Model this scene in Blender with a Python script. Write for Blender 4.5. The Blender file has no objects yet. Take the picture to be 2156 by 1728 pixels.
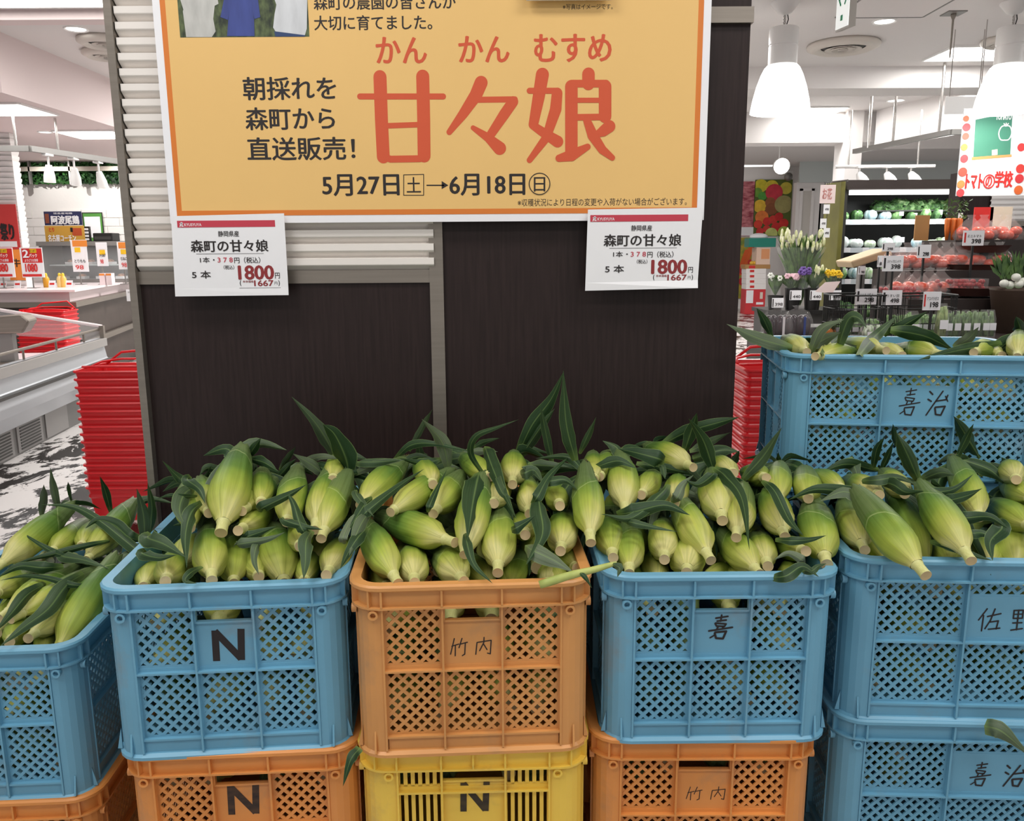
import bpy, bmesh, math, random
from mathutils import Vector, Matrix

# ---------------------------------------------------------------- camera, world, light level
SC = bpy.context.scene
COL = SC.collection
F = 1750.0                       # focal length in pixels of the 2156 wide frame
CAMZ = 1.386
PITCH, ROLL = math.radians(11.06), math.radians(-0.4)
cam_d = bpy.data.cameras.new('camera')
cam_d.sensor_fit = 'HORIZONTAL'
cam_d.sensor_width = 36.0
cam_d.lens = F / 2156 * 36.0
cam_d.clip_start, cam_d.clip_end = 0.05, 100
cam = bpy.data.objects.new('camera', cam_d)
COL.objects.link(cam)
CAM = Matrix.Rotation(math.pi / 2 - PITCH, 3, 'X') @ Matrix.Rotation(ROLL, 3, 'Z')
cam.matrix_world = Matrix.Translation((0, 0, CAMZ)) @ CAM.to_4x4()
SC.camera = cam

world = bpy.data.worlds.new('shop_air')
SC.world = world
world.use_nodes = True
_bg = world.node_tree.nodes['Background']
_bg.inputs[0].default_value = (1.0, 0.985, 0.97, 1)
_bg.inputs[1].default_value = 0.58
SC.view_settings.view_transform = 'Standard'
SC.view_settings.look = 'None'
SC.view_settings.gamma = 1.0
SC.view_settings.use_curve_mapping = False
SC.view_settings.exposure = 0.0


def area_light(loc, sx, sy, watts, color=(1, 0.98, 0.95)):
    d = bpy.data.lights.new('area_lamp', 'AREA')
    d.shape, d.size, d.size_y, d.energy, d.color = 'RECTANGLE', sx, sy, watts, color
    o = bpy.data.objects.new('area_lamp', d)
    o.location = loc
    COL.objects.link(o)
    return o


CEIL = 3.1
# unseen fill lights added under the ceiling to brighten the shop: x, y, watts
FILL_LIGHTS = [(-1.2, -0.5, 20), (1.2, -0.5, 20), (-1.1, 0.8, 24), (1.3, 0.8, 24), (-2.6, 3.6, 26), (2.6, 4.0, 26), (5.6, 5.4, 30), (1.3, 7.4, 40),
                (7.2, 7.6, 40), (1.4, 10.3, 45), (4.6, 9.6, 40), (2.2, 12.6, 60), (5.4, 12.6, 60), (2.4, 15.0, 45), (-2.2, 6.6, 40), (-2.4, 9.6, 130)]
for _x, _y, _e in FILL_LIGHTS:
    area_light((_x, _y, CEIL - 0.05), 1.15, 0.5, _e)


# ---------------------------------------------------------------- pixel rays
def ray(px, py):
    return CAM @ Vector(((px - 1078) / F, (864 - py) / F, -1.0))


C0 = Vector((0, 0, CAMZ))


def at_y(px, py, Y):
    v = ray(px, py)
    return C0 + v * (Y / v.y)


def at_x(px, py, X):
    v = ray(px, py)
    return C0 + v * (X / v.x)


def at_z(px, py, Z):
    v = ray(px, py)
    return C0 + v * ((Z - CAMZ) / v.z)


# ---------------------------------------------------------------- materials
def lin(c):
    c = c.lstrip('#')
    v = [int(c[i:i + 2], 16) / 255 for i in (0, 2, 4)]
    return tuple(x / 12.92 if x <= 0.04045 else ((x + 0.055) / 1.055) ** 2.4 for x in v) + (1,)


MATS = {}


def mat(name, color, rough=0.5, metal=0.0, spec=0.5, emit=0.0, var=0.0, scale=8.0, stretch=(1, 1, 1), color2=None, bump=0.0, alpha=1.0, trans=0.0, lo=0.35, hi=0.65):
    if name in MATS:
        return MATS[name]
    m = bpy.data.materials.new(name)
    m.use_nodes = True
    nt = m.node_tree
    b = nt.nodes['Principled BSDF']
    c = lin(color)
    b.inputs['Base Color'].default_value = c
    b.inputs['Roughness'].default_value = rough
    b.inputs['Metallic'].default_value = metal
    b.inputs['Specular IOR Level'].default_value = spec
    if emit:
        b.inputs['Emission Color'].default_value = c
        b.inputs['Emission Strength'].default_value = emit
    if alpha < 1:
        b.inputs['Alpha'].default_value = alpha
    if trans:
        b.inputs['Transmission Weight'].default_value = trans
    if var or color2 or bump:
        tc = nt.nodes.new('ShaderNodeTexCoord')
        mp = nt.nodes.new('ShaderNodeMapping')
        mp.inputs['Scale'].default_value = stretch
        nz = nt.nodes.new('ShaderNodeTexNoise')
        nz.inputs['Scale'].default_value = scale
        nz.inputs['Detail'].default_value = 6
        nt.links.new(tc.outputs['Object'], mp.inputs[0])
        nt.links.new(mp.outputs[0], nz.inputs[0])
        if var or color2:
            cr = nt.nodes.new('ShaderNodeValToRGB')
            cr.color_ramp.elements[0].position = lo
            cr.color_ramp.elements[1].position = hi
            if color2:
                a, z = lin(color2), c
            else:
                a = tuple(max(0, x * (1 - var)) for x in c[:3]) + (1,)
                z = tuple(min(1, x * (1 + var)) for x in c[:3]) + (1,)
            cr.color_ramp.elements[0].color = a
            cr.color_ramp.elements[1].color = z
            nt.links.new(nz.outputs[0], cr.inputs[0])
            nt.links.new(cr.outputs[0], b.inputs['Base Color'])
        if bump:
            bp = nt.nodes.new('ShaderNodeBump')
            bp.inputs['Strength'].default_value = bump
            bp.inputs['Distance'].default_value = 0.002
            nt.links.new(nz.outputs[0], bp.inputs['Height'])
            nt.links.new(bp.outputs[0], b.inputs['Normal'])
    MATS[name] = m
    return m


# ---------------------------------------------------------------- objects
def chain_matrix(o):
    m = Matrix.Identity(4)
    while o is not None:
        m = o.matrix_basis @ m
        o = o.parent
    return m


def tag(o, label=None, cat=None, group=None, kind=None):
    if label:
        o['label'] = label
    if cat:
        o['category'] = cat
    if group:
        o['group'] = group
    if kind:
        o['kind'] = kind
    return o


def thing(name, label, cat, loc=(0, 0, 0), rz=0.0, group=None):
    o = bpy.data.objects.new(name, None)
    o.empty_display_size = 0.05
    o.location = loc
    o.rotation_euler = (0, 0, rz)
    COL.objects.link(o)
    return tag(o, label, cat, group)


class MB:
    """collects shapes, then links them as ONE mesh object"""

    def __init__(self):
        self.v, self.f, self.mi, self.m = [], [], [], Matrix.Identity(4)
        self.slot = 0

    def add(self, vs, fs):
        n = len(self.v)
        self.v += [tuple(self.m @ Vector(p)) for p in vs]
        self.f += [tuple(i + n for i in f) for f in fs]
        self.mi += [self.slot] * len(fs)
        return self

    def box(self, x0, x1, y0, y1, z0, z1):
        vs = [(x, y, z) for z in (z0, z1) for y in (y0, y1) for x in (x0, x1)]
        return self.add(vs, [(0, 2, 3, 1), (4, 5, 7, 6), (0, 1, 5, 4), (2, 6, 7, 3), (0, 4, 6, 2), (1, 3, 7, 5)])

    def prism(self, poly, p0, ax, ay, an, h):
        """2-D polygon (u, w) on the plane p0 + u*ax + w*ay, thickened by h along an"""
        p0, ax, ay, an = Vector(p0), Vector(ax), Vector(ay), Vector(an)
        n = len(poly)
        a = [p0 + ax * u + ay * w for u, w in poly]
        vs = a + [p + an * h for p in a]
        fs = [tuple(range(n)), tuple(range(2 * n - 1, n - 1, -1))] + [(i, i + n, (i + 1) % n + n, (i + 1) % n) for i in range(n)]
        return self.add(vs, fs)

    def lathe(self, prof, seg=24, origin=(0, 0, 0), axis=(0, 0, 1), cap0=True, cap1=True):
        q = Vector((0, 0, 1)).rotation_difference(Vector(axis).normalized()).to_matrix()
        o = Vector(origin)
        vs, fs = [], []
        for r, z in prof:
            for i in range(seg):
                a = 2 * math.pi * i / seg
                vs.append(o + q @ Vector((r * math.cos(a), r * math.sin(a), z)))
        for k in range(len(prof) - 1):
            for i in range(seg):
                j = (i + 1) % seg
                fs.append((k * seg + i, k * seg + j, (k + 1) * seg + j, (k + 1) * seg + i))
        if cap0:
            fs.append(tuple(range(seg - 1, -1, -1)))
        if cap1:
            fs.append(tuple((len(prof) - 1) * seg + i for i in range(seg)))
        return self.add(vs, fs)

    def tube(self, pts, r, seg=8, closed=False):
        pts = [Vector(p) for p in pts]
        n = len(pts)
        vs, fs = [], []
        up = Vector((0.13, 0.21, 0.97))
        for i, p in enumerate(pts):
            a = pts[i - 1] if (i > 0 or closed) else p
            b = pts[(i + 1) % n] if (i < n - 1 or closed) else p
            t = (b - a).normalized()
            s = t.cross(up)
            s = s.normalized() if s.length > 1e-4 else t.orthogonal().normalized()
            w = s.cross(t)
            rr = r[i] if isinstance(r, (list, tuple)) else r
            vs += [p + (s * math.cos(2 * math.pi * k / seg) + w * math.sin(2 * math.pi * k / seg)) * rr for k in range(seg)]
        for i in range(n if closed else n - 1):
            i2 = (i + 1) % n
            for k in range(seg):
                k2 = (k + 1) % seg
                fs.append((i * seg + k, i * seg + k2, i2 * seg + k2, i2 * seg + k))
        if not closed:
            fs += [tuple(range(seg - 1, -1, -1)), tuple((n - 1) * seg + k for k in range(seg))]
        return self.add(vs, fs)

    def ball(self, c, r, seg=12, rings=8, sc=(1, 1, 1)):
        prof = [(max(1e-4, math.sin(math.pi * k / rings)), -math.cos(math.pi * k / rings)) for k in range(rings + 1)]
        m, self.m = self.m, self.m @ Matrix.Translation(c) @ Matrix.Diagonal((r * sc[0], r * sc[1], r * sc[2], 1))
        self.lathe(prof, seg)
        self.m = m
        return self

    def build(self, name, mats, parent=None, world=False, smooth=False, bevel=0.0, angle=None):
        me = bpy.data.meshes.new(name)
        vs = self.v
        if world and parent is not None:
            inv = chain_matrix(parent).inverted()
            vs = [tuple(inv @ Vector(p)) for p in vs]
        me.from_pydata(vs, [], self.f)
        for m in (mats if isinstance(mats, (list, tuple)) else [mats]):
            me.materials.append(m)
        me.polygons.foreach_set('material_index', self.mi)
        if smooth:
            me.polygons.foreach_set('use_smooth', [True] * len(self.f))
            if angle:
                me.set_sharp_from_angle(angle=math.radians(angle))
        me.update()
        o = bpy.data.objects.new(name, me)
        COL.objects.link(o)
        o.parent = parent
        if bevel:
            b = o.modifiers.new('bevel', 'BEVEL')
            b.width, b.segments, b.limit_method = bevel, 2, 'ANGLE'
        return o


def structure(name, mb, m, **k):
    o = mb.build(name, m, **k)
    o['kind'] = 'structure'
    return o


def rounded_rect(hx, hy, r, n=5):
    pts = []
    for cx, cy, a0 in ((hx - r, hy - r, 0), (-hx + r, hy - r, 90), (-hx + r, -hy + r, 180), (hx - r, -hy + r, 270)):
        for k in range(n + 1):
            a = math.radians(a0 + 90 * k / n)
            pts.append((cx + r * math.cos(a), cy + r * math.sin(a)))
    return pts


def ring(mb, hx, hy, r, prof, n=5, closed=True):
    """sweep a profile [(outward, z)] round a rounded rectangle"""
    rows = []
    for off, z in prof:
        rows.append([(x, y, z) for x, y in rounded_rect(hx + off, hy + off, max(0.002, r + off), n)])
    m = len(rows[0])
    vs = [p for row in rows for p in row]
    fs = []
    K = len(rows)
    for k in range(K if closed else K - 1):
        k2 = (k + 1) % K
        for i in range(m):
            j = (i + 1) % m
            fs.append((k * m + i, k * m + j, k2 * m + j, k2 * m + i))
    mb.add(vs, fs)


def dup(root, loc, rz=0.0, label=None, group=None):
    r = root.copy()
    COL.objects.link(r)
    r.location, r.rotation_euler = loc, (root.rotation_euler[0], root.rotation_euler[1], rz)
    if label:
        r['label'] = label
    if group:
        r['group'] = group
    for ch in list(root.children):
        c = ch.copy()
        COL.objects.link(c)
        c.parent = r
        for g in list(ch.children):
            d = g.copy()
            COL.objects.link(d)
            d.parent = c
    return r


# ---------------------------------------------------------------- lettering
def glyphs(s, bold=0.0, shear=0.0):
    c = bpy.data.curves.new('t', 'FONT')
    c.body, c.offset, c.shear, c.resolution_u = s, bold, shear, 3
    o = bpy.data.objects.new('t', c)
    COL.objects.link(o)
    dg = bpy.context.evaluated_depsgraph_get()
    me = bpy.data.meshes.new_from_object(o.evaluated_get(dg))
    vs = [(v.co.x, v.co.y) for v in me.vertices]
    fs = [tuple(p.vertices) for p in me.polygons]
    bpy.data.objects.remove(o)
    bpy.data.curves.remove(c)
    bpy.data.meshes.remove(me)
    return vs, fs


def text_on(mb, s, x0, z0, x1, z1, p0, ax, ay, bold=0.0):
    """fit the writing S into a rectangle of the plane p0 + u*ax + w*ay"""
    vs, fs = glyphs(s)
    a, b = min(v[0] for v in vs), max(v[0] for v in vs)
    c, d = min(v[1] for v in vs), max(v[1] for v in vs)
    p0, ax, ay = Vector(p0), Vector(ax), Vector(ay)
    nrm = ax.cross(ay)
    h = (z1 - z0) * bold
    x0, x1 = x0 + h, x1 - h
    for k, sh in enumerate((0,) if not bold else ((-h, 0), (h, 0), (0, h * 0.6), (0, -h * 0.6))):
        sx, sy = sh if bold else (0, 0)
        out = [p0 + nrm * (0.00003 * k) + ax * (sx + x0 + (x - a) / (b - a) * (x1 - x0)) + ay * (sy + z0 + (y - c) / (d - c) * (z1 - z0)) for x, y in vs]
        mb.add(out, fs)


def stroke(mb, pts, w, p0, ax, ay, lift=Vector((0, 0, 0)), seg=7):
    """a flat round-ended brush stroke; w is one width or one per point"""
    p0, ax, ay = Vector(p0) + lift, Vector(ax), Vector(ay)
    if not isinstance(w, (list, tuple)):
        w = [w] * len(pts)
    P = [Vector((x, y)) for x, y in pts]
    to = lambda q: p0 + ax * q[0] + ay * q[1]
    for i in range(len(P) - 1):
        a, b = P[i], P[i + 1]
        t = (b - a).normalized()
        an = math.atan2(t.y, t.x)
        ra, rb = w[i] / 2, w[i + 1] / 2
        poly = [a + Vector((math.cos(an + math.pi / 2 + math.pi * k / seg), math.sin(an + math.pi / 2 + math.pi * k / seg))) * ra for k in range(seg + 1)]
        poly += [b + Vector((math.cos(an - math.pi / 2 + math.pi * k / seg), math.sin(an - math.pi / 2 + math.pi * k / seg))) * rb for k in range(seg + 1)]
        up = ax.cross(ay) * (0.00003 * i)
        mb.add([to(q) + up for q in poly], [tuple(range(len(poly)))])


def rect_at(px0, py0, px1, py1, Y):
    """the pixel rectangle as x0, z0, x1, z1 on the upright plane at Y"""
    cx, cy = (px0 + px1) / 2, (py0 + py1) / 2
    return at_y(px0, cy, Y).x, at_y(cx, py1, Y).z, at_y(px1, cy, Y).x, at_y(cx, py0, Y).z

# ---------------------------------------------------------------- materials of the place
WHITE = mat('white_paint', '#e6e2e0', 0.6)
PINKW = mat('pinkish_ceiling_paint', '#e3d3d2', 0.7)
CEILW = mat('ceiling_paint', '#dedad8', 0.7)
BRICKW = mat('white_brick', '#e9e6e2', 0.7, bump=0.6, scale=30)
STEEL = mat('brushed_steel', '#8d857c', 0.38, metal=0.7, var=0.06, scale=4, stretch=(1, 1, 30))
CHROME = mat('chrome', '#c4c0bc', 0.22, metal=0.9)
GREYM = mat('grey_metal', '#8d8b88', 0.45, metal=0.5)
DKGREY = mat('dark_grey_plastic', '#3a3937', 0.5)
BLACK = mat('black_plastic', '#1c1b1a', 0.45)
DWOOD = mat('dark_wood_laminate', '#2b201f', 0.42, var=0.18, scale=6, stretch=(26, 26, 1.2), spec=0.25)
BROWNP = mat('brown_panel', '#4a403b', 0.5, var=0.1, scale=5)
PAPER = mat('white_paper', '#ededf0', 0.6)
INK = mat('black_ink', '#221b1b', 0.6)
GLOW = mat('lamp_glow', '#fffdf8', 0.5, emit=6.0)
GLOWS = mat('soft_glow', '#fffefa', 0.5, emit=2.2)
WPLAST = mat('white_plastic', '#efeeec', 0.35)
REDP = mat('red_plastic', '#e0232b', 0.3, spec=0.5)
GLASS = mat('clear_glass', '#f4f8f8', 0.05, alpha=0.12, spec=0.6)

# floor: white sheets with torn black marks
FLOOR = bpy.data.materials.new('black_and_white_floor')
FLOOR.use_nodes = True
_nt = FLOOR.node_tree
_b = _nt.nodes['Principled BSDF']
_b.inputs['Roughness'].default_value = 0.25
_tc = _nt.nodes.new('ShaderNodeTexCoord')
_mp = _nt.nodes.new('ShaderNodeMapping')
_mp.inputs['Scale'].default_value = (1.6, 1.0, 1)
_mp.inputs['Rotation'].default_value = (0, 0, 0.5)
_n1 = _nt.nodes.new('ShaderNodeTexNoise')
_n1.inputs['Scale'].default_value = 2.6
_n1.inputs['Detail'].default_value = 12
_n1.inputs['Roughness'].default_value = 0.72
_n1.inputs['Distortion'].default_value = 0.4
_cr = _nt.nodes.new('ShaderNodeValToRGB')
_cr.color_ramp.elements[0].position, _cr.color_ramp.elements[0].color = 0.475, lin('#1e1917')
_cr.color_ramp.elements[1].position, _cr.color_ramp.elements[1].color = 0.505, lin('#e4e0de')
_nt.links.new(_tc.outputs['Object'], _mp.inputs[0])
_nt.links.new(_mp.outputs[0], _n1.inputs[0])
_nt.links.new(_n1.outputs[0], _cr.inputs[0])
_nt.links.new(_cr.outputs[0], _b.inputs['Base Color'])

structure('floor', MB().box(-14, 14, -3, 20, -0.1, 0), FLOOR)
structure('ceiling', MB().box(-14, 14, -3, 20, CEIL, CEIL + 0.1), CEILW)
structure('wall_back', MB().box(-0.2, 14, 19.0, 19.2, 0, CEIL), WHITE)
# white brick wall behind the butcher counter
_w = MB().box(-14, -0.4, 12.4, 12.6, 0, CEIL)
_rng = random.Random(4)
for _r in range(14):
    for _k in range(26):
        _x = -10 + _k * 0.36 + (0.18 if _r % 2 else 0)
        _w.box(_x, min(-0.4, _x + 0.352), 12.4 - _rng.uniform(0.004, 0.02), 12.41, 0.3 + _r * 0.12, 0.3 + _r * 0.12 + 0.113)
structure('wall_brick', _w, BRICKW)
_w = MB().box(-0.4, -0.2, 12.4, 19.2, 0, CEIL)
structure('wall_return', _w, WHITE)

# ceiling drops and beams
structure('trim_1', MB().box(-14, -4.05, 7.0, 12.4, 2.63, CEIL), PINKW)           # low ceiling over the butcher counter
structure('trim_2', MB().box(-14, -0.5, 6.45, 6.6, 3.03, CEIL), PINKW)
structure('trim_3', MB().box(-0.4, 14, 8.6, 9.05, 2.9, CEIL), WHITE)
structure('trim_4', MB().box(-0.4, 14, 11.4, 11.8, 2.72, CEIL), WHITE)
_p = MB()
_p.prism([(4.75, 11.3), (5.15, 9.7), (14, 9.7), (14, 11.3)], (0, 0, 2.62), (1, 0, 0), (0, 1, 0), (0, 0, 1), CEIL - 2.62)
structure('trim_5', _p, WHITE)

# the added fill lights overhead have no fittings

# ---------------------------------------------------------------- the pillar with its cladding
CY = 1.85                                     # front face of the pillar
xl, xr = -0.832, 0.502
structure('pillar_core', MB().box(xl + 0.01, xr - 0.004, CY + 0.012, CY + 0.7, 0, CEIL), DWOOD)
col = thing('pillar_cladding', 'dark wood and steel cladding on the wide pillar behind the corn crates', 'pillar cladding', (0, CY, 0))
col['kind'] = 'structure'
zj = at_y(600, 583, CY).z                     # the steel band under the ribbed panel
xm = at_y(920, 600, CY).x
MB().box(xl + 0.012, xm - 0.012, CY, CY + 0.012, 0, zj).build('wood_panel', DWOOD, col, world=True)
MB().box(xm + 0.012, xr, CY, CY + 0.012, 0, at_y(1540, 40, CY).z).build('wood_panel', DWOOD, col, world=True)
MB().box(xm + 0.012, xr, CY, CY + 0.012, at_y(1540, 40, CY).z + 0.01, CEIL).build('wood_panel', DWOOD, col, world=True)
_s = MB()
prof, z = [], zj + 0.012
pitch = 0.0302
while z < CEIL - pitch:
    prof += [(z, 0.0), (z + pitch * 0.40, -0.016), (z + pitch * 0.46, -0.017), (z + pitch * 0.9, -0.017), (z + pitch * 0.95, -0.006)]
    z += pitch
vs, fs = [], []
for zz, d in prof:
    vs += [(xl + 0.018, CY + 0.004 + d, zz), (xm - 0.004, CY + 0.004 + d, zz)]
for k in range(len(prof) - 1):
    fs.append((2 * k, 2 * k + 1, 2 * k + 3, 2 * k + 2))
_s.add(vs, fs)
_s.add([(xl + 0.018, CY + 0.012, prof[0][0]), (xm - 0.004, CY + 0.012, prof[0][0]), (xm - 0.004, CY + 0.012, prof[-1][0]), (xl + 0.018, CY + 0.012, prof[-1][0])], [(0, 1, 2, 3)])
_s.build('ribbed_panel', mat('white_ribbed_board', '#e9e3dd', 0.5), col, world=True)
MB().box(xl, xl + 0.016, CY - 0.02, CY + 0.03, 0, CEIL).build('edge_strip', STEEL, col, world=True)
MB().box(xl + 0.016, xm, CY - 0.006, CY + 0.006, zj - 0.014, zj + 0.014).build('cross_strip', STEEL, col, world=True)
MB().box(xm - 0.015, xm + 0.015, CY - 0.008, CY + 0.006, 0, CEIL).build('middle_strip', STEEL, col, world=True)
z1 = at_y(1540, 17, CY).z
MB().box(0.3, xr + 0.003, CY - 0.012, CY + 0.012, z1 - 0.031, z1).build('top_strip', STEEL, col, world=True)

# ---------------------------------------------------------------- the poster
PY = CY - 0.03
AX, AZ = Vector((1, 0, 0)), Vector((0, 0, 1))
po = thing('poster', 'big yellow sweetcorn poster with orange border and red characters on the pillar', 'poster', (-0.15, PY, 1.45))
x0, z0 = at_y(359, 469, PY).x, at_y(900, 467, PY).z
x1 = at_y(1482, 455, PY).x
ztop = z0 + 0.841
YEL = mat('poster_yellow', '#e8be76', 0.55, var=0.02, scale=2)
ORA = mat('poster_orange', '#d87a2c', 0.55)
RED = mat('poster_red', '#d0542f', 0.55)
MB().box(x0, x1, PY, PY + 0.008, z0, ztop).build('board', mat('poster_white', '#eeeef2', 0.5), po, world=True)
bo = MB()
bx0, bx1, bz0, bz1 = x0 + 0.0155, x1 - 0.0155, z0 + 0.0155, ztop - 0.0155
bw = 0.011
for a in ((bx0, bx0 + bw, bz0, bz1), (bx1 - bw, bx1, bz0, bz1), (bx0 + bw, bx1 - bw, bz0, bz0 + bw), (bx0 + bw, bx1 - bw, bz1 - bw, bz1)):
    bo.box(a[0], a[1], PY - 0.0006, PY, a[2], a[3])
bo.build('printed_border', ORA, po, world=True)
MB().box(bx0 + bw, bx1 - bw, PY - 0.0005, PY, bz0 + bw, bz1 - bw).build('printed_field', YEL, po, world=True)
TY = PY - 0.0008


def poster_line(s, rect, m, bold=0.0, parent=po, Y=None):
    Y = TY if Y is None else Y
    mb = MB()
    a, b, c, d = rect_at(*rect, Y)
    text_on(mb, s, a, b, c, d, (0, Y, 0), AX, AZ, bold)
    return mb.build('lettering', m, parent, world=True)


poster_line('森町の農園の皆さんが', (660, -12, 960, 20), INK, 0.016)
poster_line('大切に育てました。', (661, 32, 910, 63), INK, 0.016)
poster_line('かん', (791, 78, 899, 133), RED, 0.026)
poster_line('かん', (965, 76, 1073, 131), RED, 0.026)
poster_line('むすめ', (1124, 72, 1288, 130), RED, 0.026)
poster_line('朝採れを', (511, 162, 708, 210), INK, 0.022)
poster_line('森町から', (516, 226, 705, 273), INK, 0.022)
poster_line('直送販売！', (520, 289, 748, 337), INK, 0.022)
poster_line('5月27日', (678, 367, 841, 412), INK, 0.026)
poster_line('6月18日', (946, 366, 1106, 411), INK, 0.026)
poster_line('※収穫状況により日程の変更や入荷がない場合がございます。', (1090, 417, 1446, 433), INK)
poster_line('※写真はイメージです。', (1185, 8, 1290, 20), INK)
# weekday in a box, arrow, weekday in a ring
mb = MB()
a, b, c, d = rect_at(856, 373, 886, 405, TY)
text_on(mb, '土', a, b, c, d, (0, TY, 0), AX, AZ, 0.01)
a, b, c, d = rect_at(1124, 373, 1148, 403, TY)
text_on(mb, '日', a, b, c, d, (0, TY, 0), AX, AZ, 0.012)
P2 = lambda x, y: (at_y(x, y, TY).x, at_y(x, y, TY).z)
mpx = at_y(1079, 300, TY).x - at_y(1078, 300, TY).x      # metres per pixel on the poster
mb.build('lettering', INK, po, world=True)
mb = MB()
q = [P2(850, 368), P2(892, 367), P2(892, 411), P2(850, 411), P2(850, 368)]
stroke(mb, q, 1.6 * mpx, (0, TY, 0), AX, AZ)
stroke(mb, [P2(899, 390), P2(934, 390)], 2.6 * mpx, (0, TY, 0), AX, AZ)
tri = [P2(930, 381), P2(944, 390), P2(930, 398)]
mb.add([(x, TY, z) for x, z in tri], [(0, 1, 2)])
mb.build('lettering', INK, po, world=True)
mb = MB()
cx, cz = P2(1136, 387)
stroke(mb, [(cx + 22 * mpx * math.cos(t * math.pi / 20), cz + 22 * mpx * math.sin(t * math.pi / 20)) for t in range(41)], 1.8 * mpx, (0, TY, 0), AX, AZ, seg=3)
mb.build('lettering', INK, po, world=True)
# the three big characters, brushed with round ends
BIG = [
    ([(800, 162), (803, 250), (807, 330)], 27), ([(890, 161), (892, 250), (893, 328)], 27), ([(758, 203), (933, 203)], 12),
    ([(808, 265), (890, 262)], 11), ([(812, 331), (822, 335), (884, 334), (893, 330)], 14),
    ([(1013, 174), (1002, 200), (975, 240), (946, 278)], [27, 26, 20, 12]), ([(1005, 210), (1084, 209)], 12),
    ([(1080, 214), (1062, 240), (1034, 282)], [22, 22, 18]), ([(996, 269), (1028, 290), (1052, 312)], [10, 18, 27]),
    ([(1142, 157), (1134, 205), (1123, 262)], [27, 25, 20]), ([(1122, 264), (1150, 283), (1174, 298)], [16, 20, 24]),
    ([(1173, 196), (1170, 230), (1150, 290), (1115, 337)], [22, 24, 18, 12]), ([(1115, 191), (1172, 191)], 12),
    ([(1239, 156), (1239, 176)], 26), ([(1203, 182), (1203, 326)], 26), ([(1203, 176), (1276, 176)], 15),
    ([(1274, 182), (1274, 245)], 26), ([(1203, 211), (1274, 211)], 10), ([(1203, 247), (1276, 246)], 13),
    ([(1177, 333), (1203, 327), (1237, 309)], [15, 24, 13]), ([(1236, 254), (1248, 285), (1268, 315), (1289, 332)], [16, 22, 18, 12]),
    ([(1283, 266), (1270, 276), (1254, 284)], [25, 22, 12]),
]
groups3 = (BIG[:5], BIG[5:9], BIG[9:])
for g in groups3:
    mb = MB()
    for k, (pts, w) in enumerate(g):
        ww = [x * mpx for x in w] if isinstance(w, list) else w * mpx
        stroke(mb, [P2(*p) for p in pts], ww, (0, TY - 0.00004 * k, 0), AX, AZ, seg=10)
    mb.build('lettering', RED, po, world=True)
# the printed photograph of three growers in a corn field
ph = MB()
a, b, c, d = rect_at(374, -60, 648, 78, TY)
ph.box(a, c, TY, TY + 0.0004, b, d)
pho = ph.build('printed_photo', mat('printed_leaves', '#5d6b43', 0.6, color2='#1f2a1c', scale=70, stretch=(1, 1, 0.6)), po, world=True)


def shirt(pts, m, lift):
    mb = MB()
    mb.add([(at_y(x, y, TY - lift).x, TY - lift, at_y(x, y, TY - lift).z) for x, y in pts], [tuple(range(len(pts)))])
    return mb.build('printed_shirt', m, pho, world=True)


SH1 = mat('printed_grey_shirt', '#bdbdb9', 0.7, var=0.12, scale=24, stretch=(2, 1, 0.6))
SH2 = mat('printed_blue_shirt', '#3d4a8c', 0.7, var=0.15, scale=24, stretch=(2, 1, 0.6))
SH3 = mat('printed_white_shirt', '#cfd2d6', 0.7, var=0.08, scale=24, stretch=(2, 1, 0.6))
shirt([(376, -12), (386, 20), (385, 24), (392, 78), (446, 78), (454, 66), (449, 40), (452, 12), (460, 8), (455, -20), (440, -40), (395, -40)], SH1, 0.0004)
shirt([(474, -14), (464, 36), (480, 42), (482, 24), (478, 76), (536, 76), (535, 40), (533, 30), (536, 40), (548, 36), (542, -10), (520, -30), (494, -30)], SH2, 0.0006)
shirt([(574, -12), (582, 10), (578, 30), (575, 58), (580, 66), (642, 74), (646, 60), (647, -14), (630, -40), (598, -40)], SH3, 0.0004)
shirt([(577, 66), (642, 74), (642, 77), (580, 77)], mat('printed_jeans', '#31456e', 0.7), 0.0005)
# a card stuck over the poster, only its lower edge in view
ca = thing('white_card', 'white card stuck over the top of the yellow poster, lower edge showing', 'card', at_y(1195, -60, PY))
a, b, c, d = rect_at(1108, -150, 1288, 2, PY - 0.012)
MB().box(a, c, PY - 0.02, PY - 0.014, b, d).build('card_sheet', PAPER, ca, world=True)
MB().box(a + 0.02, c - 0.02, PY - 0.014, PY, b + 0.02, d).build('foam_pad', PAPER, ca, world=True)

# ---------------------------------------------------------------- the two price sheets
TAGRED = mat('tag_red', '#c23a4c', 0.55)
TAGMAR = mat('tag_maroon', '#8d2b2e', 0.55)
TAGGREY = mat('tag_rule_grey', '#8a8a8c', 0.6)


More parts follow.
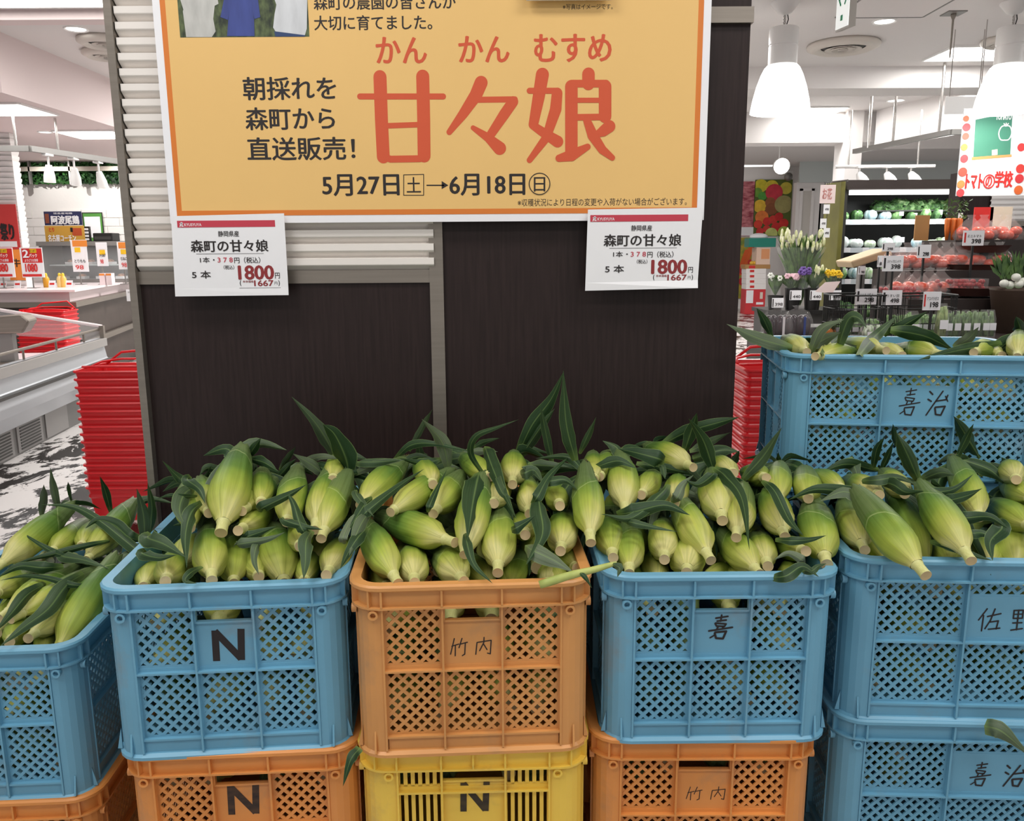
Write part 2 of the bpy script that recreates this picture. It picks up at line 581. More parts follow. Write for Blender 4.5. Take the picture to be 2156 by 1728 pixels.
def price_sheet(corners, dx, dy, label, curl):
    Y = PY - 0.012
    t = thing('price_sheet', label, 'price sign', at_y((corners[0][0] + corners[2][0]) / 2, corners[2][1], Y), 0, 'sweetcorn price sheets')
    q = [at_y(x, y, Y) for x, y in corners]
    mb = MB()
    n = 10
    vs = []
    for k in range(n + 1):
        f = k / n
        l, r = q[0].lerp(q[3], f), q[1].lerp(q[2], f)
        lift = -curl * max(0, f - 0.9) ** 2 * 30 - 0.0006
        vs += [(l.x, l.y + 0.0, l.z), (r.x, r.y + lift, r.z), (l.x, l.y + 0.0012, l.z), (r.x, r.y + lift + 0.0012, r.z)]
    fs = []
    for k in range(n):
        i, j = 4 * k, 4 * k + 4
        fs += [(i, i + 1, j + 1, j), (i + 2, j + 2, j + 3, i + 3), (i, j, j + 2, i + 2), (i + 1, i + 3, j + 3, j + 1)]
    fs += [(0, 2, 3, 1), (4 * n, 4 * n + 1, 4 * n + 3, 4 * n + 2)]
    mb.add(vs, fs)
    mb.build('paper', PAPER, t, world=True)
    Z = Y - 0.0010

    def R(a, b, c, d):
        return rect_at(a + dx, b + dy, c + dx, d + dy, Z)

    def bar(r, m, name):
        a, b, c, d = R(*r)
        MB().box(a, c, Z + 0.0001, Z + 0.0003, b, d).build(name, m, t, world=True)

    bar((373, 464, 579, 478), TAGRED, 'red_band')
    ms = {'k': INK, 'r': TAGMAR, 'w': PAPER, 's': TAGRED}
    for s, r, c, bold in (
            ('KYUSYUYA', (388, 470, 424, 476), 'w', 0.02), ('静岡県産', (459, 486, 503, 498), 'k', 0.012), ('森町の甘々娘', (401, 505, 565, 530), 'k', 0.026),
            ('1本・', (421, 541, 452, 553), 'k', 0.012), ('3 7 8', (458, 542, 490, 552), 's', 0.02), ('円（税込）', (493, 541, 548, 554), 'k', 0.012),
            ('（税込）', (471, 558, 493, 567), 'k', 0.01), ('5 本', (404, 570, 444, 586), 'k', 0.02), ('1800', (501, 559, 577, 588), 'r', 0.05),
            ('円', (579, 574, 589, 586), 'k', 0.012), ('(', (505, 590, 508, 602), 'k', 0.02), ('本体価格', (511, 590, 534, 595), 'r', 0.01),
            ('1667', (535, 590, 576, 602), 'r', 0.04), ('円', (578, 593, 584, 599), 'k', 0), (')', (586, 590, 589, 602), 'k', 0.02)):
        mb = MB()
        a, b, cc, d = R(*r)
        text_on(mb, s, a, b, cc, d, (0, Z, 0), AX, AZ, bold)
        mb.build('lettering', ms[c], t, world=True)
    # the little crest before the shop name
    mb = MB()
    a, b, cc, d = R(378, 468, 386, 477)
    w, h = cc - a, d - b
    for p, ww in (([(0.1, 0.75), (0.9, 0.75)], .2), ([(0.45, 1), (0.3, 0.4), (0.05, 0)], .2), ([(0.7, 0.95), (0.55, 0.1), (0.95, 0.1)], .2), ([(0.1, 0.4), (0.8, 0.4)], .18)):
        stroke(mb, [(a + x * w, b + y * h) for x, y in p], ww * w, (0, Z, 0), AX, AZ, seg=4)
    mb.build('crest', PAPER, t, world=True)
    bar((413, 533.4, 555, 534.4), TAGGREY, 'rule')
    bar((504, 605.4, 591, 606.4), TAGGREY, 'rule')


price_sheet([(360, 455), (598, 449), (608, 621), (369, 624)], 0, 0, 'white price sheet taped over the ribbed panel end of the yellow poster', 0.004)
price_sheet([(1238, 441), (1480, 437), (1468, 606), (1232, 612)], 870, -12, 'white price sheet with curled corner taped where poster meets bare dark wood', 0.02)

# ---------------------------------------------------------------- plastic harvest crates
BLUE = mat('blue_crate_plastic', '#6aa3bf', 0.42, var=0.05, scale=5)
ORANGE = mat('orange_crate_plastic', '#d29556', 0.42, var=0.07, scale=5)
ORANGE2 = mat('deep_orange_crate_plastic', '#da8f4a', 0.42, var=0.07, scale=5)
YELLOW = mat('yellow_crate_plastic', '#ecc650', 0.42, var=0.05, scale=5)


def add_dirt(m, dirt):
    nt = m.node_tree
    b = nt.nodes['Principled BSDF']
    src = b.inputs['Base Color'].links[0].from_socket
    tc = nt.nodes.new('ShaderNodeTexCoord')
    nz = nt.nodes.new('ShaderNodeTexNoise')
    nz.inputs['Scale'].default_value = 7
    nz.inputs['Detail'].default_value = 9
    nz.inputs['Roughness'].default_value = 0.65
    nt.links.new(tc.outputs['Object'], nz.inputs[0])
    cr = nt.nodes.new('ShaderNodeValToRGB')
    cr.color_ramp.elements[0].position, cr.color_ramp.elements[1].position = 0.56, 0.8
    cr.color_ramp.elements[1].color = (0.55, 0.55, 0.55, 1)
    nt.links.new(nz.outputs[0], cr.inputs[0])
    mx = nt.nodes.new('ShaderNodeMix')
    mx.data_type = 'RGBA'
    nt.links.new(cr.outputs[0], mx.inputs[0])
    nt.links.new(src, mx.inputs[6])
    mx.inputs[7].default_value = lin(dirt)
    nt.links.new(mx.outputs[2], b.inputs['Base Color'])


for _m in (BLUE, ORANGE, ORANGE2, YELLOW):
    add_dirt(_m, '#8d7b66')

R = math.radians
HC, HP = 0.295, 0.287            # crate height, height gained per crate in a stack
HX, HY, RC = 0.1845, 0.262, 0.043


def clip_poly(poly, u0, u1, w0, w1):
    for ax, lim, sgn in ((0, u0, 1), (0, u1, -1), (1, w0, 1), (1, w1, -1)):
        out = []
        for i in range(len(poly)):
            a, b = poly[i], poly[(i + 1) % len(poly)]
            da, db = sgn * (a[ax] - lim), sgn * (b[ax] - lim)
            if da >= 0:
                out.append(a)
            if (da > 0 > db) or (da < 0 < db):
                t = da / (da - db)
                out.append((a[0] + (b[0] - a[0]) * t, a[1] + (b[1] - a[1]) * t))
        poly = out
        if len(poly) < 3:
            return None
    return poly


def lattice(mb, u0, u1, w0, w1, P, U, W, N, pitch=0.0186, bar=0.0053, th=0.003, border=0.005):
    """a panel of crossed diagonal bars inside a plain border"""
    for a in ((u0, u0 + border, w0, w1), (u1 - border, u1, w0, w1), (u0 + border, u1 - border, w0, w0 + border), (u0 + border, u1 - border, w1 - border, w1)):
        mb.prism([(a[0], a[2]), (a[1], a[2]), (a[1], a[3]), (a[0], a[3])], P, U, W, N, th)
    u0, u1, w0, w1 = u0 + border, u1 - border, w0 + border, w1 - border
    hb = bar / 2 * math.sqrt(2)
    for sgn in (1, -1):
        ks = [u - sgn * w for u in (u0, u1) for w in (w0, w1)]
        k = math.floor(min(ks) / pitch) * pitch
        while k < max(ks) + pitch:
            q = [(k - hb + sgn * (w0 - .01), w0 - .01), (k + hb + sgn * (w0 - .01), w0 - .01), (k + hb + sgn * (w1 + .01), w1 + .01), (k - hb + sgn * (w1 + .01), w1 + .01)]
            q = clip_poly(q, u0, u1, w0, w1)
            if q:
                mb.prism(q, P + N * (0.0003 * sgn), U, W, N, th)
            k += pitch


def slots(mb, u0, u1, w0, w1, P, U, W, N, n=6, th=0.003):
    s = (u1 - u0) / n
    for a in ((w0, w0 + 0.004), (w1 - 0.004, w1)):
        mb.prism([(u0, a[0]), (u1, a[0]), (u1, a[1]), (u0, a[1])], P, U, W, N, th)
    for k in range(n + 1):
        c = u0 + k * s
        a, b = max(u0, c - s * 0.27), min(u1, c + s * 0.27)
        mb.prism([(a, w0), (b, w0), (b, w1), (a, w1)], P, U, W, N, th)


def make_crate(m, style='lattice'):
    """body, rim and lugs of one crate, standing on z = 0, the narrow end towards -y"""
    body, rim = MB(), MB()
    H = HC
    zt, zm, zb = H - 0.041, H - 0.147, 0.034
    if style == 'slots':
        zm = H - 0.083
    for (U, N, half, dist, long_side) in (((1, 0, 0), (0, -1, 0), HX, HY, False), ((-1, 0, 0), (0, 1, 0), HX, HY, False), ((0, 1, 0), (1, 0, 0), HY, HX, True), ((0, -1, 0), (-1, 0, 0), HY, HX, True)):
        U, N, W = Vector(U), Vector(N), Vector((0, 0, 1))
        e, c = (half - 0.045, (half - 0.045) / 3)
        if style == 'slots' and not long_side:
            e, c = 0.124, 0.052
        ribs = [-e, -c, c, e]
        P = N * (dist - 0.009)                     # the sunk wall face
        bx = lambda mb, u0, u1, w0, w1, n0, n1: mb.prism([(u0, w0), (u1, w0), (u1, w1), (u0, w1)], N * n0, U, W, N, n1 - n0)
        for r in ribs:
            bx(body, r - 0.0016, r + 0.0016, 0.012, zt, dist - 0.010, dist + 0.001)
            bx(rim, r - 0.0016, r + 0.0016, H - 0.037, H - 0.008, dist - 0.004, dist + 0.0065)
        if style == 'slots':
            bx(rim, -0.0015, 0.0015, H - 0.037, H - 0.008, dist - 0.004, dist + 0.0065)
        for u in (e + 0.0135, -e - 0.0135):        # lugs under the rim, gussets at the foot
            o = N * (dist - 0.003) + U * u + W * (H - 0.049)
            rim.lathe([(0.0045, 0), (0.0045, 0.008), (0.0078, 0.008), (0.0078, 0)], 14, o, N, False, False)
            body.prism([(0, 0.01), (0.0075, 0.01), (0.0, 0.045)], N * (dist - 0.004) + U * (u + (0.006 if u > 0 else -0.006)), N, W, U, 0.003)
        # solid sheet beside the outer ribs, up to the rounded corner posts
        bx(body, -e, e, zm - 0.0016, zm + 0.0016, dist - 0.010, dist + 0.0005)
        bx(body, -e, e, zb - 0.0016, zb + 0.0016, dist - 0.010, dist - 0.001)
        bx(body, -e, e, zm + 0.001, zm + 0.007, dist - 0.0116, dist - 0.0075)
        bx(body, -e, e, 0.008, zb, dist - 0.010, dist - 0.006)
        for a, b in ((-e, -c), (-c, c), (c, e)):
            mid = (a, b) == (-c, c)
            if style == 'slots':
                bx(body, a, b, zt - 0.002, zt + 0.004, dist - 0.012, dist - 0.009)
                if mid:
                    bx(body, a, b, zb, zt - 0.024, dist - 0.012, dist - 0.009)
                    bx(body, a, b, zt - 0.026, zt - 0.023, dist - 0.012, dist - 0.005)
                else:
                    slots(body, a, b, zm + 0.006, zt, P - N * 0.003, U, W, N)
                    slots(body, a, b, zb, zm, P - N * 0.003, U, W, N)
                continue
            if mid:
                if long_side:
                    lattice(body, a, b, zt - 0.026, zt, P - N * 0.003, U, W, N, border=0.003)
                    bx(body, a, b, zm, zt - 0.026, dist - 0.012, dist - 0.0085)
                else:
                    bx(body, a, b, zm, zt - 0.023, dist - 0.012, dist - 0.0085)
                    bx(body, a, b, zt - 0.0255, zt - 0.0225, dist - 0.012, dist - 0.004)
                    bx(body, a, a + 0.004, zt - 0.023, zt, dist - 0.012, dist - 0.004)
                    bx(body, b - 0.004, b, zt - 0.023, zt, dist - 0.012, dist - 0.004)
            else:
                lattice(body, a, b, zm + 0.006, zt, P - N * 0.003, U, W, N)
            lattice(body, a, b, zb, zm, P - N * 0.003, U, W, N)
    # rounded corner posts
    for sx, sy in ((1, 1), (-1, 1), (-1, -1), (1, -1)):
        for deg in (22, 68):
            dv = Vector((sx * math.cos(R(deg)), sy * math.sin(R(deg)), 0))
            sv = Vector((-dv.y, dv.x, 0))
            o = Vector((sx * (HX - RC), sy * (HY - RC), H - 0.037)) - sv * 0.0015
            rim.prism([(RC - 0.004, 0), (RC + 0.0063, 0), (RC + 0.0063, 0.029), (RC - 0.004, 0.029)], o, dv, (0, 0, 1), sv, 0.003)
        ex = HX - 0.045
        ey = HY - 0.045
        if style == 'slots':
            ex = 0.124
        outer = [(ex, HY - 0.009), (ex, HY - 0.003), (HX - RC, HY - 0.001)]
        for k in range(7):
            t = math.radians(90 - 15 * k)
            outer.append((HX - RC + (RC - 0.001) * math.cos(t), HY - RC + (RC - 0.001) * math.sin(t)))
        outer += [(HX - 0.001, HY - RC), (HX - 0.003, ey), (HX - 0.009, ey)]
        inner = [(x - 0.005 * (1 if i > 2 else 0), y - 0.005 * (1 if i < len(outer) - 3 else 0)) for i, (x, y) in enumerate(outer)]
        n = len(outer)
        vs = []
        for z in (0.006, zt + 0.004):
            vs += [(sx * x, sy * y, z) for x, y in outer] + [(sx * x, sy * y, z) for x, y in inner]
        fs = []
        for i in range(n - 1):
            fs += [(i, i + 1, 2 * n + i + 1, 2 * n + i), (n + i + 1, n + i, 3 * n + i, 3 * n + i + 1)]
        body.add(vs, fs)
    # base tray and its lip
    ring(body, HX, HY, RC, [(-0.006, 0.0), (0.004, 0.002), (0.004, 0.007), (-0.002, 0.011), (-0.008, 0.012)])
    ring(body, HX - 0.0075, HY - 0.0075, RC - 0.0075, [(0, 0.004), (0, 0.036)], closed=False)
    body.add([(x, y, 0.003) for x, y in rounded_rect(HX - 0.004, HY - 0.004, RC)], [tuple(range(24))])
    # rim
    ring(rim, HX, HY, RC, [(-0.010, H - 0.0005), (0.0055, H), (0.0085, H - 0.003), (0.0085, H - 0.008), (0.006, H - 0.0105), (-0.001, H - 0.011),
                           (-0.002, H - 0.036), (0.0065, H - 0.0365), (0.0065, H - 0.040), (-0.002, H - 0.042), (-0.010, H - 0.042)])
    return body, rim


CRATE_MESH = {}


def crate(color, style, loc, rz, label, group, long_front=False):
    key = (color.name, style)
    t = thing('harvest_crate', label, 'crate', loc, rz + (math.pi / 2 if long_front else 0), group)
    if key not in CRATE_MESH:
        b, r = make_crate(color, style)
        ob = b.build('crate_body', color, t)
        orr = r.build('crate_rim', color, t, smooth=True, angle=35)
        CRATE_MESH[key] = (ob, orr)
    else:
        for o in CRATE_MESH[key]:
            c = o.copy()
            COL.objects.link(c)
            c.parent = t
    return t


# handwriting strokes in a unit square (x right, y up)
HAND = {
    'N': [([(.12, .0), (.14, .98)], .2), ([(.13, .96), (.82, .04)], .2), ([(.82, .0), (.87, 1.0)], .2)],
    'take': [([(.25, .98), (.02, .1)], .05), ([(.1, .55), (.5, .66)], .05), ([(.3, .6), (.28, .0)], .05), ([(.68, .98), (.5, .45)], .05), ([(.6, .66), (.98, .75)], .05), ([(.86, .72), (.82, .08), (.68, .0)], .05)],
    'uchi': [([(.12, .72), (.04, .05)], .05), ([(.12, .72), (.92, .82), (.86, .05), (.7, .1)], .05), ([(.52, 1.0), (.5, .7), (.26, .25)], .05), ([(.5, .6), (.68, .3)], .05)],
    'ki': [([(.3, .88), (.78, .95)], .06), ([(.53, 1.0), (.5, .76)], .06), ([(.36, .76), (.72, .8)], .06), ([(.3, .68), (.72, .64), (.66, .54), (.34, .56), (.28, .66)], .06), ([(.4, .52), (.36, .42)], .06),
           ([(.62, .55), (.58, .44)], .06), ([(.04, .36), (.98, .5)], .06), ([(.3, .3), (.74, .34), (.62, .04), (.34, .06), (.28, .26)], .07), ([(.3, .2), (.1, .08)], .05)],
    'ji': [([(.1, .9), (.24, .8)], .08), ([(.05, .62), (.2, .55)], .08), ([(.02, .05), (.3, .42), (.7, .92)], .07), ([(.42, .56), (.88, .62), (.94, .78)], .07), ([(.84, .74), (.96, .56)], .06), ([(.42, .34), (.86, .38), (.7, .06), (.46, .08), (.4, .32)], .08)],
    'sa': [([(.35, 1.0), (.02, .5)], .06), ([(.22, .7), (.2, .02)], .06), ([(.4, .66), (.98, .8)], .06), ([(.7, 1.0), (.55, .5), (.34, .12)], .06), ([(.55, .42), (.9, .48), (.84, .12)], .06), ([(.5, .1), (1.0, .16)], .06)],
    'no': [([(.05, .95), (.05, .6), (.45, .62), (.45, .97), (.05, .95)], .06), ([(.05, .78), (.45, .8)], .05), ([(.25, .97), (.25, .1)], .06), ([(.05, .4), (.45, .42)], .06), ([(0, .08), (.5, .16)], .06),
           ([(.6, .95), (.95, .92), (.7, .68)], .06), ([(.56, .6), (1, .64), (.88, .45)], .06), ([(.76, .62), (.76, .04), (.62, .1)], .06)],
}


def mark(t, chars, long_front, size, center, gap=1.25, flip=False, thick=1.0, m=INK):
    """marker writing on the plain plate of the side that faces -y (or, turned, the long side)"""
    dist = (HX if long_front else HY) - 0.0085 + 0.0004
    if long_front:
        p, ux = Vector((-dist, 0, 0)), Vector((0, -1, 0))
    else:
        p, ux = Vector((0, -dist, 0)), Vector((1, 0, 0))
    n = len(chars)
    k = 0
    for i, ch in enumerate(chars):
        mb = MB()
        for pts, w in HAND[ch]:
            q = []
            for x, y in pts:
                if flip:
                    y, x = 1 - y, 1 - x
                q.append((center[0] + (i - (n - 1) / 2) * gap * size[0] + (x - 0.5) * size[0], center[1] + (y - 0.5) * size[1]))
            nrm = Vector((-1, 0, 0)) if long_front else Vector((0, -1, 0))
            stroke(mb, q, w * size[0] * thick, p, ux, Vector((0, 0, 1)), lift=nrm * 0.00003 * k, seg=4 if w < .1 else 1)
            k += 1
        mb.build('marker_writing', m, t)


ZR = 3 * HP                                # floor of the fourth layer
# stack by stack: x, y of the crate centre, turn
ST = {'N': (-0.473, 1.2 + 0.2705, R(4.4)), 'O': (-0.078, 1.2 + 0.2705, R(3.0)), 'B': (0.331, 1.228 + 0.2705, R(0.4))}
hgt = lambda layer: layer * HP
z2, z1_, z0_ = 2 * HP + 0.011, HP + 0.011, 0.011
# base boards that carry the stacks
crN = crate(BLUE, 'lattice', (*ST['N'][:2], z2), ST['N'][2], 'blue crate heaped with corn, bold black N on its end plate', 'top crates')
mark(crN, ['N'], False, (0.055, 0.053), (0.004, 0.189), thick=1.0)
c2 = crate(ORANGE2, 'lattice', (ST['N'][0] + 0.012, ST['N'][1] + 0.004, z1_), R(3.4), 'orange crate with brushed N standing under the blue N crate', 'lower crates')
mark(c2, ['N'], False, (0.056, 0.054), (0.0, 0.200), thick=1.0, m=mat('thin_brown_ink', '#4a3322', 0.6, color2='#241a18', scale=40, stretch=(1, 1, 3)))
crO = crate(ORANGE, 'lattice', (*ST['O'][:2], z2), ST['O'][2], 'dusty orange crate heaped with corn, two thin characters on its plate', 'top crates')
mark(crO, ['take', 'uchi'], False, (0.028, 0.030), (-0.002, 0.184), gap=1.4, thick=1.3)
cY = crate(YELLOW, 'slots', (ST['O'][0] + 0.004, ST['O'][1] + 0.01, z1_), R(1.5), 'yellow slotted crate with a bold N under the dusty orange crate', 'lower crates')
mark(cY, ['N'], False, (0.052, 0.054), (0.002, 0.198), thick=1.0, m=mat('worn_dark_ink', '#43371f', 0.6, color2='#2a2219', scale=40, stretch=(1, 1, 3)))
crB = crate(BLUE, 'lattice', (*ST['B'][:2], z2), ST['B'][2], 'blue crate heaped with corn, one smudged character on its end plate', 'top crates')
mark(crB, ['ki'], False, (0.040, 0.042), (0.0, 0.200), thick=1.3)
c4 = crate(ORANGE2, 'lattice', (ST['B'][0] - 0.012, ST['B'][1] + 0.006, z1_), R(-0.5), 'orange crate with two thin characters under the smudged blue crate', 'lower crates')
mark(c4, ['take', 'uchi'], False, (0.027, 0.025), (0.006, 0.184), gap=1.5)
# the crate set long side to the front
LD = (0.828, 1.262 + 0.193)
crD = crate(BLUE, 'lattice', (*LD, z2 + 0.006), R(-3.4), 'blue crate heaped with corn, long side forward, two neat brushed characters', 'top crates', long_front=True)
mark(crD, ['sa', 'no'], True, (0.036, 0.040), (-0.004, 0.186), gap=1.5, thick=1.2)
c5 = crate(BLUE, 'lattice', (LD[0] - 0.002, LD[1] + 0.002, z1_ + 0.006), R(-3.0), 'blue crate with a leaf over its rim, under the long-side-forward crate', 'lower crates', long_front=True)
mark(c5, ['ki', 'ji'], True, (0.036, 0.046), (0.013, 0.188), gap=1.6, thick=1.2)
# the tall stack behind it
LE = (0.860, 1.665 + 0.193)
rzE = R(-8.0)
crE = crate(BLUE, 'lattice', (*LE, 3 * HP + 0.011), rzE, 'highest blue crate, standing behind the others, two sketchy brushed characters', 'tall stack crates', long_front=True)
mark(crE, ['ki', 'ji'], True, (0.042, 0.058), (0.012, 0.196), gap=1.3, thick=1.0)
for k in range(3):
    c = crate(BLUE, 'lattice', (*LE, k * HP + 0.011), rzE, ['bottom blue crate of the tall stack, mostly hidden behind corn', 'second blue crate of the tall stack, hidden behind corn', 'third blue crate of the tall stack, just under the highest crate'][k], 'tall stack crates', long_front=True)
# bottom layer, and the lower stack at the end
for nm, (x, y), rz, lf, colr, lab in (('N', ST['N'][:2], R(3), False, BLUE, 'bottom crate beneath the orange N crate'), ('O', ST['O'][:2], R(2), False, ORANGE, 'bottom crate beneath the yellow slotted crate'),
                                     ('B', ST['B'][:2], 0, False, BLUE, 'bottom crate beneath the orange crate with thin characters'), ('D', LD, R(-3), True, BLUE, 'bottom crate beneath the blue crate with the leaf')):
    crate(colr, 'lattice', (x, y, z0_), rz, lab, 'bottom crates', long_front=lf)
AX_, AY_, AZ_ = -0.955, 1.30 + 0.27, R(3.5)
zA = at_y(60, 1371, 1.30).z - HC
crA = crate(BLUE, 'lattice', (AX_, AY_, zA), AZ_, 'blue corn crate at the low end, nearest the red baskets', 'top crates')
crate(ORANGE2, 'lattice', (AX_ + 0.008, AY_, zA - HP), R(3), 'orange crate under the low blue crate, only its rim showing', 'lower crates')
pl = thing('pallet', 'low wooden pallet under the two crates at the end of the row', 'pallet', (AX_, AY_, 0))
pz = zA - HP
for k in range(5):
    MB().box(-0.19, 0.19, -0.25 + k * 0.11, -0.16 + k * 0.11, pz - 0.02, pz - 0.001).build('deck_board', mat('pallet_wood', '#a58862', 0.7, var=0.15, scale=5), pl)
for k in range(3):
    MB().box(-0.19 + k * 0.16, -0.13 + k * 0.16, -0.25, 0.28, 0.0, pz - 0.02).build('bearer', MATS['pallet_wood'], pl)

# ---------------------------------------------------------------- sweetcorn
def nodes(m):
    m.use_nodes = True
    return m.node_tree, m.node_tree.nodes['Principled BSDF']


def ramp(nt, stops, fac):
    cr = nt.nodes.new('ShaderNodeValToRGB')
    e = cr.color_ramp.elements
    while len(e) < len(stops):
        e.new(0.5)
    for k, (p, c) in enumerate(stops):
        e[k].position = p
        e[k].color = lin(c) if isinstance(c, str) else c
    nt.links.new(fac, cr.inputs[0])
    return cr.outputs[0]


def math_node(nt, op, a, b=None, clamp=False):
    n = nt.nodes.new('ShaderNodeMath')
    n.operation = op
    n.use_clamp = clamp
    for k, x in enumerate((a, b)):
        if x is None:
            continue
        if isinstance(x, (int, float)):
            n.inputs[k].default_value = x
        else:
            nt.links.new(x, n.inputs[k])
    return n.outputs[0]


def mix_rgb(nt, fac, a, b, blend='MIX'):
    n = nt.nodes.new('ShaderNodeMix')
    n.data_type = 'RGBA'
    n.blend_type = blend
    for i, x in ((0, fac), (6, a), (7, b)):
        if isinstance(x, (int, float)):
            n.inputs[i].default_value = x
        elif isinstance(x, tuple):
            n.inputs[i].default_value = x
        else:
            nt.links.new(x, n.inputs[i])
    return n.outputs[2]


def uv_noise(nt, sx, sy, scale, detail=3, rnd=None):
    uv = nt.nodes.new('ShaderNodeUVMap')
    mp = nt.nodes.new('ShaderNodeMapping')
    mp.inputs['Scale'].default_value = (sx, sy, 1)
    nt.links.new(uv.outputs[0], mp.inputs[0])
    nz = nt.nodes.new('ShaderNodeTexNoise')
    nz.noise_dimensions = '4D'
    nz.inputs['Scale'].default_value = scale
    nz.inputs['Detail'].default_value = detail
    if rnd is not None:
        nt.links.new(math_node(nt, 'MULTIPLY', rnd, 37.0), nz.inputs['W'])
    nt.links.new(mp.outputs[0], nz.inputs[0])
    return nz.outputs[0]


HUSK = bpy.data.materials.new('corn_husk')
nt, b = nodes(HUSK)
oi = nt.nodes.new('ShaderNodeObjectInfo').outputs['Random']
uvn = nt.nodes.new('ShaderNodeUVMap')
sep = nt.nodes.new('ShaderNodeSeparateXYZ')
nt.links.new(uvn.outputs[0], sep.inputs[0])
big = uv_noise(nt, 2.0, 1.5, 1.6, 2, oi)
fine = uv_noise(nt, 42, 1.6, 1.0, 3, oi)
v = math_node(nt, 'ADD', sep.outputs[1], math_node(nt, 'MULTIPLY', math_node(nt, 'SUBTRACT', big, 0.5), 0.62))
v = math_node(nt, 'ADD', v, math_node(nt, 'MULTIPLY', math_node(nt, 'SUBTRACT', oi, 0.5), 0.22))
v = math_node(nt, 'ADD', v, math_node(nt, 'MULTIPLY', math_node(nt, 'SUBTRACT', fine, 0.5), 0.16), True)
hc1 = ramp(nt, [(0.0, '#cbc684'), (0.11, '#b5b760'), (0.25, '#9caa46'), (0.40, '#7a9338'), (0.56, '#5b7c32'), (0.78, '#4b6c35'), (1.0, '#53683e')], v)
stri = ramp(nt, [(0.3, (0.70, 0.75, 0.6, 1)), (0.55, (1, 1, 1, 1)), (0.72, (1.16, 1.13, 1.0, 1))], fine)
hc2 = mix_rgb(nt, 1.0, hc1, stri, 'MULTIPLY')
# outer sheath: a duller, darker green over the tip half, with an edge of its own
off = math_node(nt, 'MULTIPLY', math_node(nt, 'SINE', math_node(nt, 'ADD', math_node(nt, 'MULTIPLY', sep.outputs[0], 6.283), math_node(nt, 'MULTIPLY', oi, 40))), 0.13)
lim = math_node(nt, 'ADD', math_node(nt, 'MULTIPLY', math_node(nt, 'FRACT', math_node(nt, 'MULTIPLY', oi, 7.3)), 0.35), 0.40)
cap = math_node(nt, 'MULTIPLY', math_node(nt, 'SUBTRACT', math_node(nt, 'ADD', sep.outputs[1], off), lim), 16.0, True)
cap = math_node(nt, 'MULTIPLY', cap, 0.72)
hc3 = mix_rgb(nt, cap, hc2, mix_rgb(nt, 1.0, lin('#65764a'), stri, 'MULTIPLY'))
rim_ = math_node(nt, 'SUBTRACT', 1.0, math_node(nt, 'MULTIPLY', math_node(nt, 'ABSOLUTE', math_node(nt, 'SUBTRACT', math_node(nt, 'ADD', sep.outputs[1], off), lim)), 90.0), True)
hc3 = mix_rgb(nt, math_node(nt, 'MULTIPLY', rim_, 0.45), hc3, lin('#b9c48a'))
nt.links.new(hc3, b.inputs['Base Color'])
b.inputs['Roughness'].default_value = 0.48
b.inputs['Specular IOR Level'].default_value = 0.35
b.inputs['Subsurface Weight'].default_value = 0.0
bp = nt.nodes.new('ShaderNodeBump')
bp.inputs['Strength'].default_value = 0.35
bp.inputs['Distance'].default_value = 0.0015
nt.links.new(fine, bp.inputs['Height'])
nt.links.new(bp.outputs[0], b.inputs['Normal'])

LEAF = bpy.data.materials.new('corn_leaf')
nt, b = nodes(LEAF)
oi = nt.nodes.new('ShaderNodeObjectInfo').outputs['Random']
uvn = nt.nodes.new('ShaderNodeUVMap')
sep = nt.nodes.new('ShaderNodeSeparateXYZ')
nt.links.new(uvn.outputs[0], sep.inputs[0])
fine = uv_noise(nt, 26, 1.5, 1.0, 3, oi)
base = ramp(nt, [(0.0, '#233d22'), (0.5, '#2f472b'), (0.8, '#42553d'), (1.0, '#68735f')], oi)
stri = ramp(nt, [(0.3, (0.7, 0.75, 0.65, 1)), (0.6, (1.1, 1.1, 1.05, 1))], fine)
c = mix_rgb(nt, 1.0, base, stri, 'MULTIPLY')
mid = math_node(nt, 'SUBTRACT', 1.0, math_node(nt, 'MULTIPLY', math_node(nt, 'ABSOLUTE', math_node(nt, 'SUBTRACT', sep.outputs[0], 0.5)), 16.0), True)
edge = math_node(nt, 'MULTIPLY', math_node(nt, 'SUBTRACT', math_node(nt, 'ABSOLUTE', math_node(nt, 'SUBTRACT', sep.outputs[0], 0.5)), 0.455), 20.0, True)
c = mix_rgb(nt, math_node(nt, 'MULTIPLY', mid, 0.4), c, lin('#87a35f'))
c = mix_rgb(nt, math_node(nt, 'MULTIPLY', edge, 0.55), c, lin('#93ad6a'))
root = math_node(nt, 'SUBTRACT', 0.5, math_node(nt, 'MULTIPLY', sep.outputs[1], 3.0), True)
c = mix_rgb(nt, root, c, lin('#7f9a4a'))
nt.links.new(c, b.inputs['Base Color'])
b.inputs['Roughness'].default_value = 0.5
b.inputs['Specular IOR Level'].default_value = 0.3
bp = nt.nodes.new('ShaderNodeBump')
bp.inputs['Strength'].default_value = 0.4
bp.inputs['Distance'].default_value = 0.001
nt.links.new(fine, bp.inputs['Height'])
nt.links.new(bp.outputs[0], b.inputs['Normal'])

SHANK = mat('corn_shank', '#d3d093', 0.5, color2='#b9bd70', scale=30, stretch=(1, 1, 0.1))
CUT = mat('corn_cut_end', '#cfbd92', 0.6, color2='#b79e72', scale=160)
SILK = mat('corn_silk', '#8b7d45', 0.8, color2='#4f4a26', scale=60)


